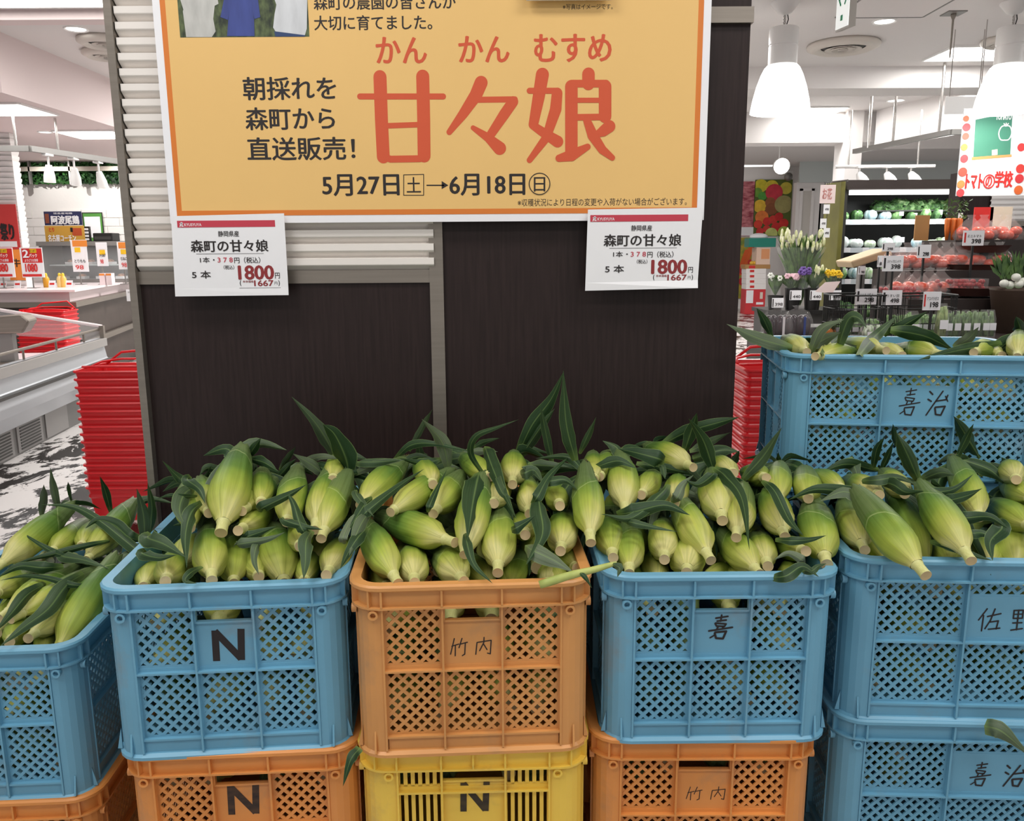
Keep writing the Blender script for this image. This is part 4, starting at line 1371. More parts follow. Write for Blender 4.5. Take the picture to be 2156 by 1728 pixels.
# a stripped stalk lying across two rims, and two leaves caught between crates
st = thing('corn_stalk', 'pale stripped corn stalk lying across the rims of orange and blue crates', 'stalk', at_y(1140, 1230, 1.17))
P = [at_y(1136, 1231, 1.17), at_y(1200, 1211, 1.175), at_y(1250, 1199, 1.18), at_y(1298, 1185, 1.19)]
MB().tube(catmull(P, 10), [0.006, 0.0065, 0.0065, 0.006, 0.006, 0.0055, 0.0052, 0.005, 0.0046, 0.004, 0.003], 10).build('stem', mat('stalk_green', '#b4bd6b', 0.5, color2='#93a452', scale=30, stretch=(1, 1, 1)), st, world=True, smooth=True)
leaf(st, [at_y(1290, 1188, 1.18), at_y(1305, 1196, 1.175), at_y(1300, 1215, 1.17)], 0.012, seed=71, n=8)
leaf(st, [at_y(1222, 1205, 1.17), at_y(1232, 1215, 1.165), at_y(1246, 1238, 1.16)], 0.008, seed=72, n=8)


def loose_leaf(pts, Y, w, label, seed):
    t = thing('loose_corn_leaf', label, 'leaf', at_y(*pts[0], Y[0]), 0, 'leaves caught between crates')
    leaf(t, [at_y(x, y, q) for (x, y), q in zip(pts, Y)], w, seed=seed, base=0.8)


loose_leaf([(758, 1574), (738, 1600), (722, 1655)], (1.185, 1.165, 1.155), 0.016, 'narrow green leaf hanging between the orange and yellow crates', 81)
loose_leaf([(2072, 1528), (2110, 1540), (2168, 1590)], (1.245, 1.225, 1.215), 0.03, 'broad green leaf lying over the rim of the bottom blue crate', 82)

# ---------------------------------------------------------------- shared shop things
PINKL = mat('pinkish_white_enamel', '#ead9dc', 0.35)
SKIRT = mat('grey_skirt', '#6f6e6c', 0.5)
GREEN = mat('fresh_green', '#4f8f3a', 0.6)
MEAT = mat('raw_meat', '#b85a58', 0.5, color2='#e2b7ae', scale=40)
SIGNRED = mat('sign_red', '#cf2b27', 0.5)
SIGNYEL = mat('sign_yellow', '#f2c21f', 0.5)
SIGNORA = mat('sign_orange', '#e58a35', 0.5)
NAVY = mat('sign_navy', '#2c2f57', 0.5)
GOLD = mat('sign_gold', '#c9993c', 0.5)
UX = Vector((1, 0, 0))


def lettered(t, s, px, Y, m, bold=0.01, name='lettering'):
    mb = MB()
    a, b, c, d = rect_at(*px, Y)
    text_on(mb, s, a, b, c, d, (0, Y, 0), AX, AZ, bold)
    return mb.build(name, m, t, world=True)


def board(t, px, Y, m, th=0.006, name='sheet'):
    a, b, c, d = rect_at(*px, Y)
    return MB().box(a, c, Y, Y + th, b, d).build(name, m, t, world=True)


# red shopping baskets, stacked
def basket_proto(name, label, group, loc, rz):
    t = thing(name, label, 'basket', loc, rz, group)
    b = MB()
    hx, hy = 0.225, 0.16
    ring(b, hx, hy, 0.03, [(-0.03, 0.0), (-0.012, 0.125), (-0.010, 0.125), (-0.004, 0.132), (-0.004, 0.138), (-0.010, 0.150), (-0.004, 0.172), (0.006, 0.176), (0.008, 0.182), (0.004, 0.187), (-0.006, 0.185),
                              (-0.014, 0.150), (-0.016, 0.125), (-0.034, 0.003)], 5)
    b.add([(x, y, 0.002) for x, y in rounded_rect(hx - 0.03, hy - 0.03, 0.02)], [tuple(range(24))])
    b.build('basket_body', REDP, t, smooth=True, angle=40)
    return t


def basket_pile(x, y, n, rz, tail, grp, pitch=0.0405):
    first = None
    for k in range(n):
        lab = ('topmost red shopping basket, handles folded, of the pile ' if k == n - 1 else 'red shopping basket nested in the pile ') + tail
        if first is None:
            first = t = basket_proto('shopping_basket', lab, grp, (x, y, 0), rz)
        else:
            t = dup(first, (x, y, k * pitch), rz, lab, grp)
    top = n - 1
    z = 0.187
    for s in (-1, 1):                       # folded wire-thick handles on the top basket
        h = MB()
        yy = s * 0.10
        pts = [(-0.215, 0.0 + s * 0.02, z), (-0.2, yy, z + 0.012), (-0.12, s * 0.155, z + 0.02), (0.12, s * 0.155, z + 0.02), (0.2, yy, z + 0.012), (0.215, s * 0.02, z)]
        h.tube(pts, 0.006, 8)
        h.build('handle', REDP, t, smooth=True)
    g = MB()
    g.tube([(-0.2, 0.155, z - 0.005), (-0.12, 0.165, z + 0.055), (0.12, 0.165, z + 0.075), (0.2, 0.155, z - 0.005)], 0.007, 8)
    g.build('handle', REDP, t, smooth=True)
    return t


basket_pile(-1.985, 4.30, 15 + 1, 0.0, 'beside the dark pillar', 'baskets beside the pillar', 0.0405)
basket_pile(-4.42, 7.95, 17, 0.05, 'behind the glass meat case', 'baskets behind the meat case', 0.0405)
basket_pile(1.22, 3.65, 18, 0.0, 'behind the tall blue crates', 'baskets behind the tall crates', 0.0405)

# ---------------------------------------------------------------- open meat case with glass ends
mc = thing('meat_case', 'low open meat display case with louvred grey skirt and glass end', 'display case', (-3.3, 5.6, 0), math.atan(0.12))
Y0, Y1 = -2.2, 1.62                           # along the case, in its own frame; x = 0 is the front rail
m = MB()
m.prism([(-0.12, 0.0), (-0.9, 0.0), (-0.9, 0.22), (-0.12, 0.22)], (0, Y0, 0), (1, 0, 0), (0, 0, 1), (0, 1, 0), Y1 - Y0 - 0.03)
sk = m.build('skirt', SKIRT, mc)
for k in range(7):
    p = MB()
    ys = Y1 - 0.75 - k * 0.46
    p.box(-0.121, -0.112, ys - 0.4, ys, 0.015, 0.205)
    pn = p.build('louvre_panel', mat('light_grey_panel', '#8b8987', 0.45), sk)
    l = MB()
    for j in range(8):
        l.box(-0.113, -0.108, ys - 0.36, ys - 0.04, 0.03 + j * 0.021, 0.04 + j * 0.021)
    if k > 0:
        l.build('louvre', DKGREY, pn)
m = MB()
m.prism([(-0.06, 0.22), (0.0, 0.33), (0.02, 0.40), (0.0, 0.46), (-0.03, 0.48), (-0.05, 0.60), (-0.02, 0.63), (-0.05, 0.645), (-0.12, 0.645), (-0.14, 0.5), (-0.95, 0.5), (-0.97, 0.72), (-1.02, 0.72), (-1.02, 0.22)],
        (0, Y0, 0), (1, 0, 0), (0, 0, 1), (0, 1, 0), Y1 - Y0)
m.build('body', mat('case_enamel', '#b9bdc2', 0.35, metal=0.2), mc, bevel=0.006)
MB().box(-0.075, -0.03, Y0, Y1 + 0.01, 0.40, 0.425).build('bumper', STEEL, mc)
MB().box(-0.016, 0.028, Y0, Y1, 0.455, 0.475).build('bumper', DKGREY, mc)
MB().box(-0.06, -0.02, Y0, Y1, 0.58, 0.645).build('price_rail', mat('price_rail', '#a3a09d', 0.4), mc)
MB().tube([(-0.08, Y0, 0.72), (-0.08, Y1, 0.72)], 0.012).build('front_rail', STEEL, mc)
for k in range(5):
    MB().tube([(-0.08, Y1 - 0.35 - 0.55 * k, 0.64), (-0.08, Y1 - 0.35 - 0.55 * k, 0.72)], 0.008).build('rail_post', STEEL, mc)
MB().prism([(-0.05, 0.62), (-1.0, 0.7), (-1.0, 0.92), (-0.05, 0.74)], (0, Y1 - 0.012, 0), (1, 0, 0), (0, 0, 1), (0, 1, 0), 0.008).build('end_glass', GLASS, mc)
MB().tube([(-0.05, Y1, 0.745), (-1.0, Y1, 0.925)], 0.015).build('glass_rail', mat('white_rail', '#ddd2d3', 0.3), mc)
MB().box(-0.07, -0.035, Y1 - 0.02, Y1 + 0.02, 0.60, 0.75).build('end_post', STEEL, mc)
MB().box(-1.01, -0.995, Y0, Y1, 0.72, 0.92).build('back_glass', GLASS, mc)
MB().box(-0.94, -0.15, Y0 + 0.02, Y1 - 0.03, 0.505, 0.53).build('tray', PINKL, mc)
Mc = chain_matrix(mc)
rg = random.Random(3)
for k in range(11):
    x, y = -0.32 - 0.26 * (k % 2), -0.25 - 0.24 * (k // 2)
    p = Mc @ Vector((x, y, 0.531))
    t = thing('meat_tray', 'white tray of sliced meat lying in the low glass-ended case', 'meat tray', p, 0.1, 'meat trays in the low case')
    MB().prism([(-0.1, -0.07), (0.1, -0.07), (0.1, 0.07), (-0.1, 0.07)], (0, 0, 0), (1, 0, 0), (0, 1, 0), (0, 0, 1), 0.025).build('foam_tray', PAPER, t, bevel=0.005)
    s = MB()
    for j in range(4):
        s.ball((-0.06 + 0.04 * j, rg.uniform(-.01, .01), 0.03), 0.03, 10, 6, (0.9, 1.7, 0.5))
    s.build('meat', MEAT, t, smooth=True)
# the stainless scale standing in the case
sc = thing('counter_scale', 'grey steel scale head standing in the low meat case', 'scale', at_y(18, 740, 6.2), 0.2)
sz = sc.location.z
sc.location.z = 0.53
hh = 0.9 - 0.53
MB().box(-0.11, 0.11, -0.1, 0.1, 0, 0.05).build('foot', STEEL, sc, bevel=0.01)
MB().box(-0.05, 0.05, -0.04, 0.04, 0.05, hh - 0.1).build('column', GREYM, sc)
MB().prism([(-0.24, 0), (0.14, 0), (0.2, 0.09), (0.15, 0.14), (-0.24, 0.11)], (0, -0.09, hh - 0.11), (1, 0, 0), (0, 0, 1), (0, 1, 0), 0.18).build('head', STEEL, sc, bevel=0.015)
MB().box(-0.22, -0.06, -0.095, -0.088, hh - 0.07, hh - 0.04).build('keypad', DKGREY, sc)

# ---------------------------------------------------------------- butcher counter behind
bc = thing('butcher_counter', 'long brown butcher counter with white top running round a corner', 'counter', (-5.5, 9.5, 0))
poly = [(-12, 8.35), (-4.40, 8.35), (-5.15, 11.9), (-12, 11.9)]
out = [(-12, 8.27), (-4.30, 8.27), (-5.07, 11.9), (-12, 11.9)]
MB().prism(poly, (0, 0, 0), (1, 0, 0), (0, 1, 0), (0, 0, 1), 0.84).build('front_panel', BROWNP, bc, world=True)
MB().prism(out, (0, 0, 0.84), (1, 0, 0), (0, 1, 0), (0, 0, 1), 0.05).build('edge_band', STEEL, bc, world=True)
MB().prism(poly, (0, 0, 0.89), (1, 0, 0), (0, 1, 0), (0, 0, 1), 0.10).build('fascia', PINKL, bc, world=True)
MB().prism(out, (0, 0, 0.99), (1, 0, 0), (0, 1, 0), (0, 0, 1), 0.02).build('worktop', mat('counter_white', '#efe4e6', 0.25), bc, world=True)
MB().prism([(-4.37, 8.33), (-4.33, 8.33), (-5.09, 11.9), (-5.13, 11.9)], (0, 0, 0.42), (1, 0, 0), (0, 1, 0), (0, 0, 1), 0.06).build('kick_rail', STEEL, bc, world=True)
CTOP = 1.01
gc = thing('chicken_case', 'glass-fronted chiller case standing on the butcher counter', 'display case', (-5.2, 10.3, CTOP))
a, b, c, d = rect_at(85, 508, 276, 592, 10.2)
b = CTOP
MB().box(a, c, 10.2, 10.7, b, b + 0.04).build('base', GREYM, gc, world=True)
MB().box(a, c, 10.68, 10.7, b + 0.04, d).build('back', BLACK, gc, world=True)
MB().box(a, c, 10.15, 10.7, d - 0.05, d).build('top', GREYM, gc, world=True)
MB().box(a, c, 10.2, 10.206, b + 0.04, d - 0.05).build('glass', GLASS, gc, world=True)
MB().box(a, a + 0.03, 10.2, 10.7, b, d).build('end_wall', GREYM, gc, world=True)
MB().box(a + 0.05, c, 10.3, 10.66, b + 0.2, b + 0.215).build('shelf', mat('pale_shelf', '#b8c4c4', 0.4), gc, world=True)
for k in range(9):
    t = thing('meat_pack', 'small pack of poultry behind the glass of the chiller case', 'meat pack', (a + 0.15 + 0.12 * k, 10.4, b + (0.215 if k % 2 else 0.04)), 0, 'packs in the chiller case')
    MB().box(-0.05, 0.05, -0.06, 0.06, 0, 0.03).build('foam_tray', PAPER, t)
    MB().ball((0, 0, 0.035), 0.045, 10, 6, (1, 1.1, 0.6)).build('meat', mat('poultry', '#d8a47c', 0.5, color2='#8e5a44', scale=30), t, smooth=True)

# signs: (pixel box, distance, base colour, label, [(text, box, colour, bold)])
def sign(name, px, Y, m, label, texts, rest=None, cat='sign', th=0.006, extra=()):
    p = at_y((px[0] + px[2]) / 2, px[3], Y)
    t = thing(name, label, cat, p)
    board(t, px, Y, m, th)
    for k, (q, mm) in enumerate(extra):
        board(t, q, Y - 0.002 * (k + 1), mm, 0.002, 'printed_panel')
    for s, q, mm, bo in texts:
        lettered(t, s, q, Y - 0.002 * len(extra) - 0.003, mm, bo)
    if rest is not None and p.z > rest + 0.01:
        MB().box(p.x - 0.006, p.x + 0.006, Y + th, Y + th + 0.008, rest, p.z + 0.05).build('stand', GREYM, t, world=True)
        MB().box(p.x - 0.05, p.x + 0.05, Y - 0.03, Y + 0.05, rest, rest + 0.006).build('foot', GREYM, t, world=True)
    return t


for dx, lab in ((0, 'red two-pack price sign standing beside the orange beef flag'), (-62, 'red two-pack price sign cut by the picture edge, past the beef flag')):
    sign('price_sign', (44 + dx, 521, 91 + dx, 584), 8.75, PAPER, lab,
         [('2', (47 + dx, 526, 60 + dx, 542), PAPER, 0.05), ('まとめて', (62 + dx, 525, 75 + dx, 531), INK, 0.01), ('パック', (61 + dx, 534, 78 + dx, 542), PAPER, 0.02), ('よりどりお買得', (52 + dx, 545, 80 + dx, 551), PAPER, 0.01),
          ('1080', (53 + dx, 555, 79 + dx, 572), SIGNRED, 0.04)], rest=CTOP, extra=[((46 + dx, 523, 88 + dx, 553), SIGNRED), ((48 + dx, 577, 88 + dx, 582), SIGNRED), ((62 + dx, 524, 76 + dx, 532), SIGNYEL)])
sign('beef_flag', (18, 525, 50, 590), 8.85, SIGNORA, 'orange flag-shaped sign with one black brushed character', [('牛', (26, 545, 43, 562), INK, 0.03)], rest=CTOP)
sign('festival_poster', (-40, 430, 38, 530), 9.2, mat('poster_crimson', '#c93a38', 0.5), 'crimson poster with fat black brush writing above the butcher counter', [('祭り', (0, 470, 30, 505), INK, 0.04), ('祭り', (-38, 440, -4, 480), INK, 0.04)], rest=CTOP, extra=[((-40, 508, 36, 520), PAPER)])
sign('chicken_sign', (93, 445, 172, 474), 10.35, NAVY, 'navy chicken sign with white brush letters on the chiller case', [('阿波尾鶏', (107, 454, 167, 472), PAPER, 0.05), ('徳島産地鶏', (112, 447, 152, 451), PAPER, 0.01)], rest=d, extra=[((95, 450, 103, 470), mat('printed_brown', '#8a4a33', 0.6))])
sign('chicken_sign', (95, 475, 178, 511), 10.3, GOLD, 'gold chicken sign with red rooster picture below the navy one', [('名古屋コーチン', (101, 494, 160, 508), PAPER, 0.03), ('とり', (103, 479, 114, 488), SIGNRED, 0.03)], rest=d, extra=[((152, 480, 172, 496), mat('printed_rooster', '#b34a22', 0.6)), ((148, 479, 153, 488), BLACK)])
t = sign('framed_notice', (175, 447, 218, 509), 12.365, BLACK, 'green and white notice in a thin black frame against the brick wall', [], extra=[((177, 449, 216, 507), GREEN), ((179, 456, 212, 500), PAPER)])
for px, lab, txt in (((151, 505, 184, 572), 'tilted white card with orange top beside the chiller case', 'とりもも'), ((203, 510, 226, 560), 'white card with a black vertical line of writing on the counter', 'からあげ'), ((248, 509, 275, 567), 'white card with orange patches near the pillar edge', 'むねにく')):
    sign('price_sign', px, 9.6, PAPER, lab, [(txt, (px[0] + 6, px[3] - 26, px[2] - 4, px[3] - 19), INK, 0.02), ('98', (px[0] + 8, px[3] - 14, px[2] - 8, px[3] - 5), SIGNRED, 0.02)], rest=CTOP,
         extra=[((px[0] + 1, px[1] + 1, px[2] - 1, px[1] + 14), SIGNORA if '203' not in str(px) else PAPER), ((px[0] + 6, px[1] + 16, px[0] + 18, px[1] + 26), SIGNYEL)])
sign('small_notice', (266, 609, 284, 634), at_x(275, 620, -4.62).y - 0.0, PAPER, 'small white notice hung on the brown counter side', [('お願い', (269, 613, 280, 617), INK, 0)])
# bottles, tubs and cards on the worktop
for px, mcol, lab in ((98, '#e2a02c', 'yellow sauce bottle on the butcher counter beside a white card'), (127, '#e8c98a', 'cream sauce bottle with orange label on the butcher counter'), (134, '#e7b25a', 'second cream bottle, touching the first, on the butcher counter')):
    p = at_y(px, 596, 8.9)
    t = thing('sauce_bottle', lab, 'bottle', (p.x, p.y, CTOP))
    MB().lathe([(0.03, 0), (0.032, 0.01), (0.032, 0.09), (0.018, 0.115), (0.014, 0.12)], 16).build('bottle_body', mat('bottle_' + mcol[1:], mcol, 0.3), t, smooth=True, angle=40)
    MB().lathe([(0.015, 0.118), (0.015, 0.14), (0.006, 0.15)], 12).build('cap', mat('bottle_cap', '#e6c33a', 0.4), t, smooth=True, angle=40)
for px, lab in ((108, 'small white card leaning between the sauce bottles'), (144, 'small white card past the cream sauce bottles'), (5, 'low white price card on the counter before the beef flag'), (35, 'white price ticket under the orange beef flag')):
    p = at_y(px, 596, 8.8)
    t = thing('counter_card', lab, 'card', (p.x, p.y, CTOP))
    MB().prism([(-0.035, 0), (0.035, 0), (0.035, 0.075), (-0.035, 0.075)], (0, 0, 0.0), (1, 0, 0), (0, 0.3, 1), (0, 1, 0), 0.004).build('card_sheet', PAPER, t)
    MB().prism([(-0.025, 0.03), (0.025, 0.03), (0.025, 0.05), (-0.025, 0.05)], (0, -0.001, 0.0), (1, 0, 0), (0, 0.3, 1), (0, 1, 0), 0.001).build('printed_panel', SIGNRED, t)
for px, lab in ((218, 'white chopstick box on the counter under the vertical-line card'), (232, 'second white chopstick box on the counter, nearer the pillar')):
    p = at_y(px, 580, 9.45)
    t = thing('paper_box', lab, 'box', (p.x, p.y, CTOP))
    MB().box(-0.03, 0.03, -0.04, 0.04, 0, 0.13).build('carton', PINKL, t)
    MB().box(-0.03, 0.03, -0.042, -0.04, 0.105, 0.125).build('label_band', SIGNORA, t)
pr = thing('label_printer', 'black label printer on top of the chiller case', 'printer', at_y(225, 506, 10.45))
pr.location.z = d
MB().box(-0.12, 0.12, -0.1, 0.1, 0, 0.1).build('printer_body', BLACK, pr, bevel=0.01)
MB().box(-0.1, 0.1, -0.105, -0.1, 0.02, 0.06).build('front_slot', DKGREY, pr)
lb = thing('black_rack', 'narrow black rack of tickets beside the gold chicken sign', 'rack', (at_y(183, 505, 10.4).x, 10.4, d))
MB().box(-0.05, 0.05, -0.02, 0.02, 0, 0.18).build('rack_frame', BLACK, lb)
for k in range(4):
    MB().box(-0.04, 0.04, -0.025, -0.02, 0.015 + k * 0.04, 0.04 + k * 0.04).build('ticket', PAPER, lb)

# ---------------------------------------------------------------- above the butcher counter
he = MB()
rg = random.Random(21)
xa, xb = at_y(22, 360, 12.2).x, at_y(330, 360, 12.2).x
za, zb = at_y(150, 385, 12.2).z, 2.62
for k in range(2600):
    p = Vector((rg.uniform(xa, xb), 12.33 - abs(rg.gauss(0, 0.05)), rg.uniform(za, zb)))
    d1 = Vector((rg.uniform(-1, 1), rg.uniform(-1, 0.2), rg.uniform(-1, 1))).normalized() * 0.035
    d2 = Vector((rg.uniform(-1, 1), rg.uniform(-1, 0.2), rg.uniform(-1, 1))).normalized() * 0.02
    he.add([p - d1, p + d2, p + d1, p - d2], [(0, 1, 2, 3)])
he.box(xa, xb, 12.34, 12.36, za, zb)
o = he.build('ivy_foliage', mat('ivy_green', '#3f7a35', 0.6, color2='#16301b', scale=9), None)
tag(o, 'strip of dark green artificial ivy along the top of the brick wall', 'ivy', kind='stuff')
iv = thing('ivy_rail', 'white rail with thin uprights in front of the ivy strip', 'rail', (xa, 12.1, 2.4))
z = at_y(150, 355, 12.1).z
MB().box(xa, xb, 12.1, 12.14, z - 0.03, z + 0.03).build('rail_bar', mat('rail_cream', '#d9d2c4', 0.5), iv, world=True)
for px in (145, 60, 250):
    x = at_y(px, 355, 12.1).x
    MB().box(x - 0.012, x + 0.012, 12.1, 12.15, za - 0.02, 2.63).build('upright', GREYM, iv, world=True)
pl_ = MB()
x0_, x1_ = -6.6, at_y(33, 400, 9.3).x
prof = []
zz = CTOP
while zz < 2.6:
    prof += [(zz, 0.0), (zz + 0.028, -0.022), (zz + 0.052, -0.022), (zz + 0.055, 0.0)]
    zz += 0.058
vs, fs = [], []
for h, dd in prof:
    vs += [(x0_, 9.3 + dd, h), (x1_ - dd * 0.6, 9.3 + dd, h), (x1_ - dd * 0.6, 9.42, h)]
for k in range(len(prof) - 1):
    for j in range(2):
        fs.append((3 * k + j, 3 * k + j + 1, 3 * k + j + 4, 3 * k + j + 3))
pl_.add(vs, fs)
pl_.box(x0_, x1_ - 0.001, 9.3, 9.42, CTOP, 2.63)
structure('pillar_ribbed', pl_, mat('white_ribbed_far', '#e9e6e4', 0.6))


def spot_head(mb_, glow, p, aim, r=0.045, ln=0.13):
    a = Vector(aim).normalized()
    mb_.lathe([(r * 0.55, 0), (r * 0.75, ln * 0.25), (r, ln * 0.6), (r * 1.05, ln)], 16, p, a, True, False)
    glow.lathe([(0.001, ln * 0.93), (r * 0.98, ln * 0.95)], 16, p, a, False, False)


def spotlight(p, aim, label, group, z_hang, r=0.045, ln=0.13, lit=True):
    t = thing('spotlight', label, 'spotlight', p, 0, group)
    h, g = MB(), MB()
    spot_head(h, g, p, aim, r, ln)
    h.build('lamp_head', WPLAST, t, world=True, smooth=True, angle=40)
    g.build('lamp_glow', GLOW if lit else WPLAST, t, world=True)
    MB().tube([p, (p[0], p[1], z_hang)], 0.01, 6).build('lamp_arm', WPLAST, t, world=True)
    MB().box(p[0] - 0.03, p[0] + 0.03, p[1] - 0.05, p[1] + 0.05, z_hang - 0.02, z_hang).build('lamp_adaptor', WPLAST, t, world=True)


lr = thing('lighting_rail', 'grey square lighting rail on rods over the butcher counter', 'rail', (-4.35, 7.9, 2.28))
RZ = 2.28
A_, B_, D_ = Vector((-6.5, 7.85, RZ)), Vector((-4.38, 7.9, RZ)), Vector((-4.05, 9.4, RZ))
for p, q in ((A_, B_), (B_, D_)):
    dd = (q - p).normalized()
    s = Vector((-dd.y, dd.x, 0)) * 0.025
    MB().prism([(0, 0), ((q - p).length, 0), ((q - p).length, 0.05), (0, 0.05)], p - s, dd, (0, 0, 1), s * 40 * 0.05, 1.0).build('rail_bar', GREYM, lr, world=True)
for x, y in ((-4.5, 7.9), (-5.1, 7.88), (-4.33, 8.3), (-4.12, 9.1)):
    MB().tube([(x, y, RZ + 0.03), (x, y, 2.65)], 0.012, 8).build('rod', CHROME, lr, world=True)
for (x, y), aim, lab in (((-4.33, 8.1), (-0.1, 0.1, -1), 'white spotlight nearest the bend of the left rail'), ((-4.27, 8.45), (-0.2, 0.4, -1), 'white spotlight second along the short rail, glowing'), ((-4.2, 8.8), (0.1, 0.2, -1), 'white spotlight third along the short rail'),
                         ((-4.1, 9.25), (0.1, 0.3, -1), 'white spotlight at the pillar end of the rail'), ((-4.95, 7.88), (-0.1, 0.3, -1), 'white spotlight in front of the ribbed white pillar')):
    lab = lab.replace('left rail', 'counter rail')
    spotlight((x, y, RZ - 0.10), aim, lab, 'spotlights over the butcher counter', RZ, 0.05, 0.16)
for x_, w_ in ((-6.4, 34), (-5.35, 46), (-4.5, 34)):          # unseen spots added to brighten the brick wall
    dl = bpy.data.lights.new('brick_fill_spot', 'SPOT')
    dl.energy, dl.spot_size, dl.spot_blend, dl.color = w_, 1.9, 0.8, (1, 0.97, 0.93)
    ol = bpy.data.objects.new('brick_fill_spot', dl)
    ol.location = (x_, 11.55, 2.58)
    ol.rotation_euler = (math.radians(48), 0, 0)
    COL.objects.link(ol)


def ceiling_panel(px, py, z, w, h, label, group='square ceiling light panels'):
    p = at_z(px, py, z)
    t = thing('ceiling_light', label, 'ceiling light', p, 0, group)
    MB().box(-w / 2, w / 2, -h / 2, h / 2, -0.012, -0.001).build('diffuser', GLOW, t)
    f = MB()
    ring(f, w / 2, h / 2, 0.004, [(0, -0.001), (0.02, -0.001), (0.02, -0.016), (0, -0.016)], 1)
    f.build('frame', WPLAST, t)
    if w < 1:
        area_light(p - Vector((0, 0, 0.02)), w, h, 9 if z < 3 else 26)
    return t


def downlight(px, py, z, r, label):
    p = at_z(px, py, z)
    t = thing('downlight', label, 'ceiling light', p, 0, 'round downlights')
    MB().lathe([(r * 0.82, -0.004), (r, -0.01), (r * 1.06, -0.012), (r * 1.12, -0.001)], 28, cap0=False, cap1=False).build('trim_ring', WPLAST, t, smooth=True)
    MB().lathe([(0.001, -0.006), (r * 0.84, -0.006)], 28, cap0=False, cap1=False).build('lamp_glow', GLOW, t)


ceiling_panel(8, 229, 2.63, 0.62, 0.62, 'square ceiling light over the butcher counter, cut by the picture edge')
ceiling_panel(203, 282, 2.63, 0.62, 0.62, 'square ceiling light beyond the butcher counter rail, near the pillar')
ceiling_panel(110, -14, CEIL, 2.6, 0.55, 'long bright ceiling light at the top corner over the meat case')
downlight(160, 60, CEIL, 0.085, 'round downlight in the pinkish ceiling above the soffit')
downlight(95, 277, 2.63, 0.07, 'small round downlight in the low ceiling near the rods')


def air_vent(px, py, z, r, label):
    p = at_z(px, py, z)
    t = thing('air_vent', label, 'vent', p, 0, 'round air vents')
    MB().lathe([(r * 0.62, -0.03), (r * 0.78, -0.06), (r, -0.035), (r * 1.02, -0.02), (r * 0.98, 0.0)], 32, cap0=False).build('outer_ring', mat('vent_cream', '#d6cfc6', 0.45), t, smooth=True)
    MB().lathe([(0.01, -0.025), (r * 0.62, -0.025)], 24, cap0=False, cap1=False).build('throat', DKGREY, t)
    for k, f in enumerate((0.5, 0.32, 0.14)):
        MB().lathe([(r * f * 0.7, -0.03), (r * f, -0.055 - 0.004 * k), (r * f * 1.02, -0.05)], 28, cap1=False).build('cone_ring', MATS['vent_cream'], t, smooth=True)


air_vent(222, 82, CEIL, 0.22, 'round air vent half behind the pillar, further over the aisle')
air_vent(224, 108, CEIL, 0.2, 'second round air vent half behind the pillar, lower one')

# ---------------------------------------------------------------- pendant lamps
SHADE = mat('opal_shade', '#fffdf9', 0.3, emit=1.6)


def pendant(px, label):
    top = at_z(px, 5, CEIL)
    t = thing('pendant_lamp', label, 'pendant lamp', top, 0, 'white bell pendant lamps')
    zb = 2.345 - CEIL
    MB().lathe([(0.10, 0), (0.10, -0.01), (0.05, -0.07), (0.012, -0.085)], 24).build('ceiling_rose', WPLAST, t, smooth=True, angle=40)
    c = MB()
    zt = zb + 0.585
    n = 9
    for k in range(n):
        z = zt + (-0.085 - zt) * (k + 0.5) / n
        w = [(0.008 * math.cos(a) * (k % 2), 0.008 * math.cos(a) * ((k + 1) % 2), z + 0.014 * math.sin(a)) for a in [i * math.pi / 4 for i in range(8)]]
        c.tube(w, 0.003, 5, closed=True)
    c.build('chain', CHROME, t)
    MB().tube([(0.01, 0, zt), (0.03, 0.01, zt + 0.06), (0.012, 0, -0.05)], 0.004, 6).build('cord', BLACK, t, smooth=True)
    MB().lathe([(0.02, zb + 0.59), (0.095, zb + 0.585), (0.103, zb + 0.575), (0.103, zb + 0.47), (0.098, zb + 0.465), (0.098, zb + 0.46), (0.103, zb + 0.455), (0.103, zb + 0.33), (0.112, zb + 0.325)], 32, cap1=False).build('gear_housing', WPLAST, t, smooth=True, angle=40)
    prof = [(0.105, zb + 0.33), (0.125, zb + 0.31), (0.15, zb + 0.26), (0.178, zb + 0.18), (0.20, zb + 0.09), (0.215, zb), (0.21, zb), (0.195, zb + 0.09), (0.172, zb + 0.18), (0.145, zb + 0.25), (0.1, zb + 0.32)]
    MB().lathe(prof, 40, cap0=False, cap1=False).build('shade', SHADE, t, smooth=True, angle=50)
    MB().ball((0, 0, zb + 0.2), 0.05, 14, 10, (1, 1, 1.4)).build('bulb', GLOW, t, smooth=True)
    d = bpy.data.lights.new('pendant_light', 'POINT')
    d.energy, d.shadow_soft_size, d.color = 20, 0.1, (1, 0.97, 0.93)
    o = bpy.data.objects.new('pendant_light', d)
    o.location = top + Vector((0, 0, zb - 0.03))
    COL.objects.link(o)


pendant(1654, 'white bell pendant lamp hanging next to the dark pillar')
pendant(2138, 'white bell pendant lamp hanging over the tomato stand, cut by the edge')

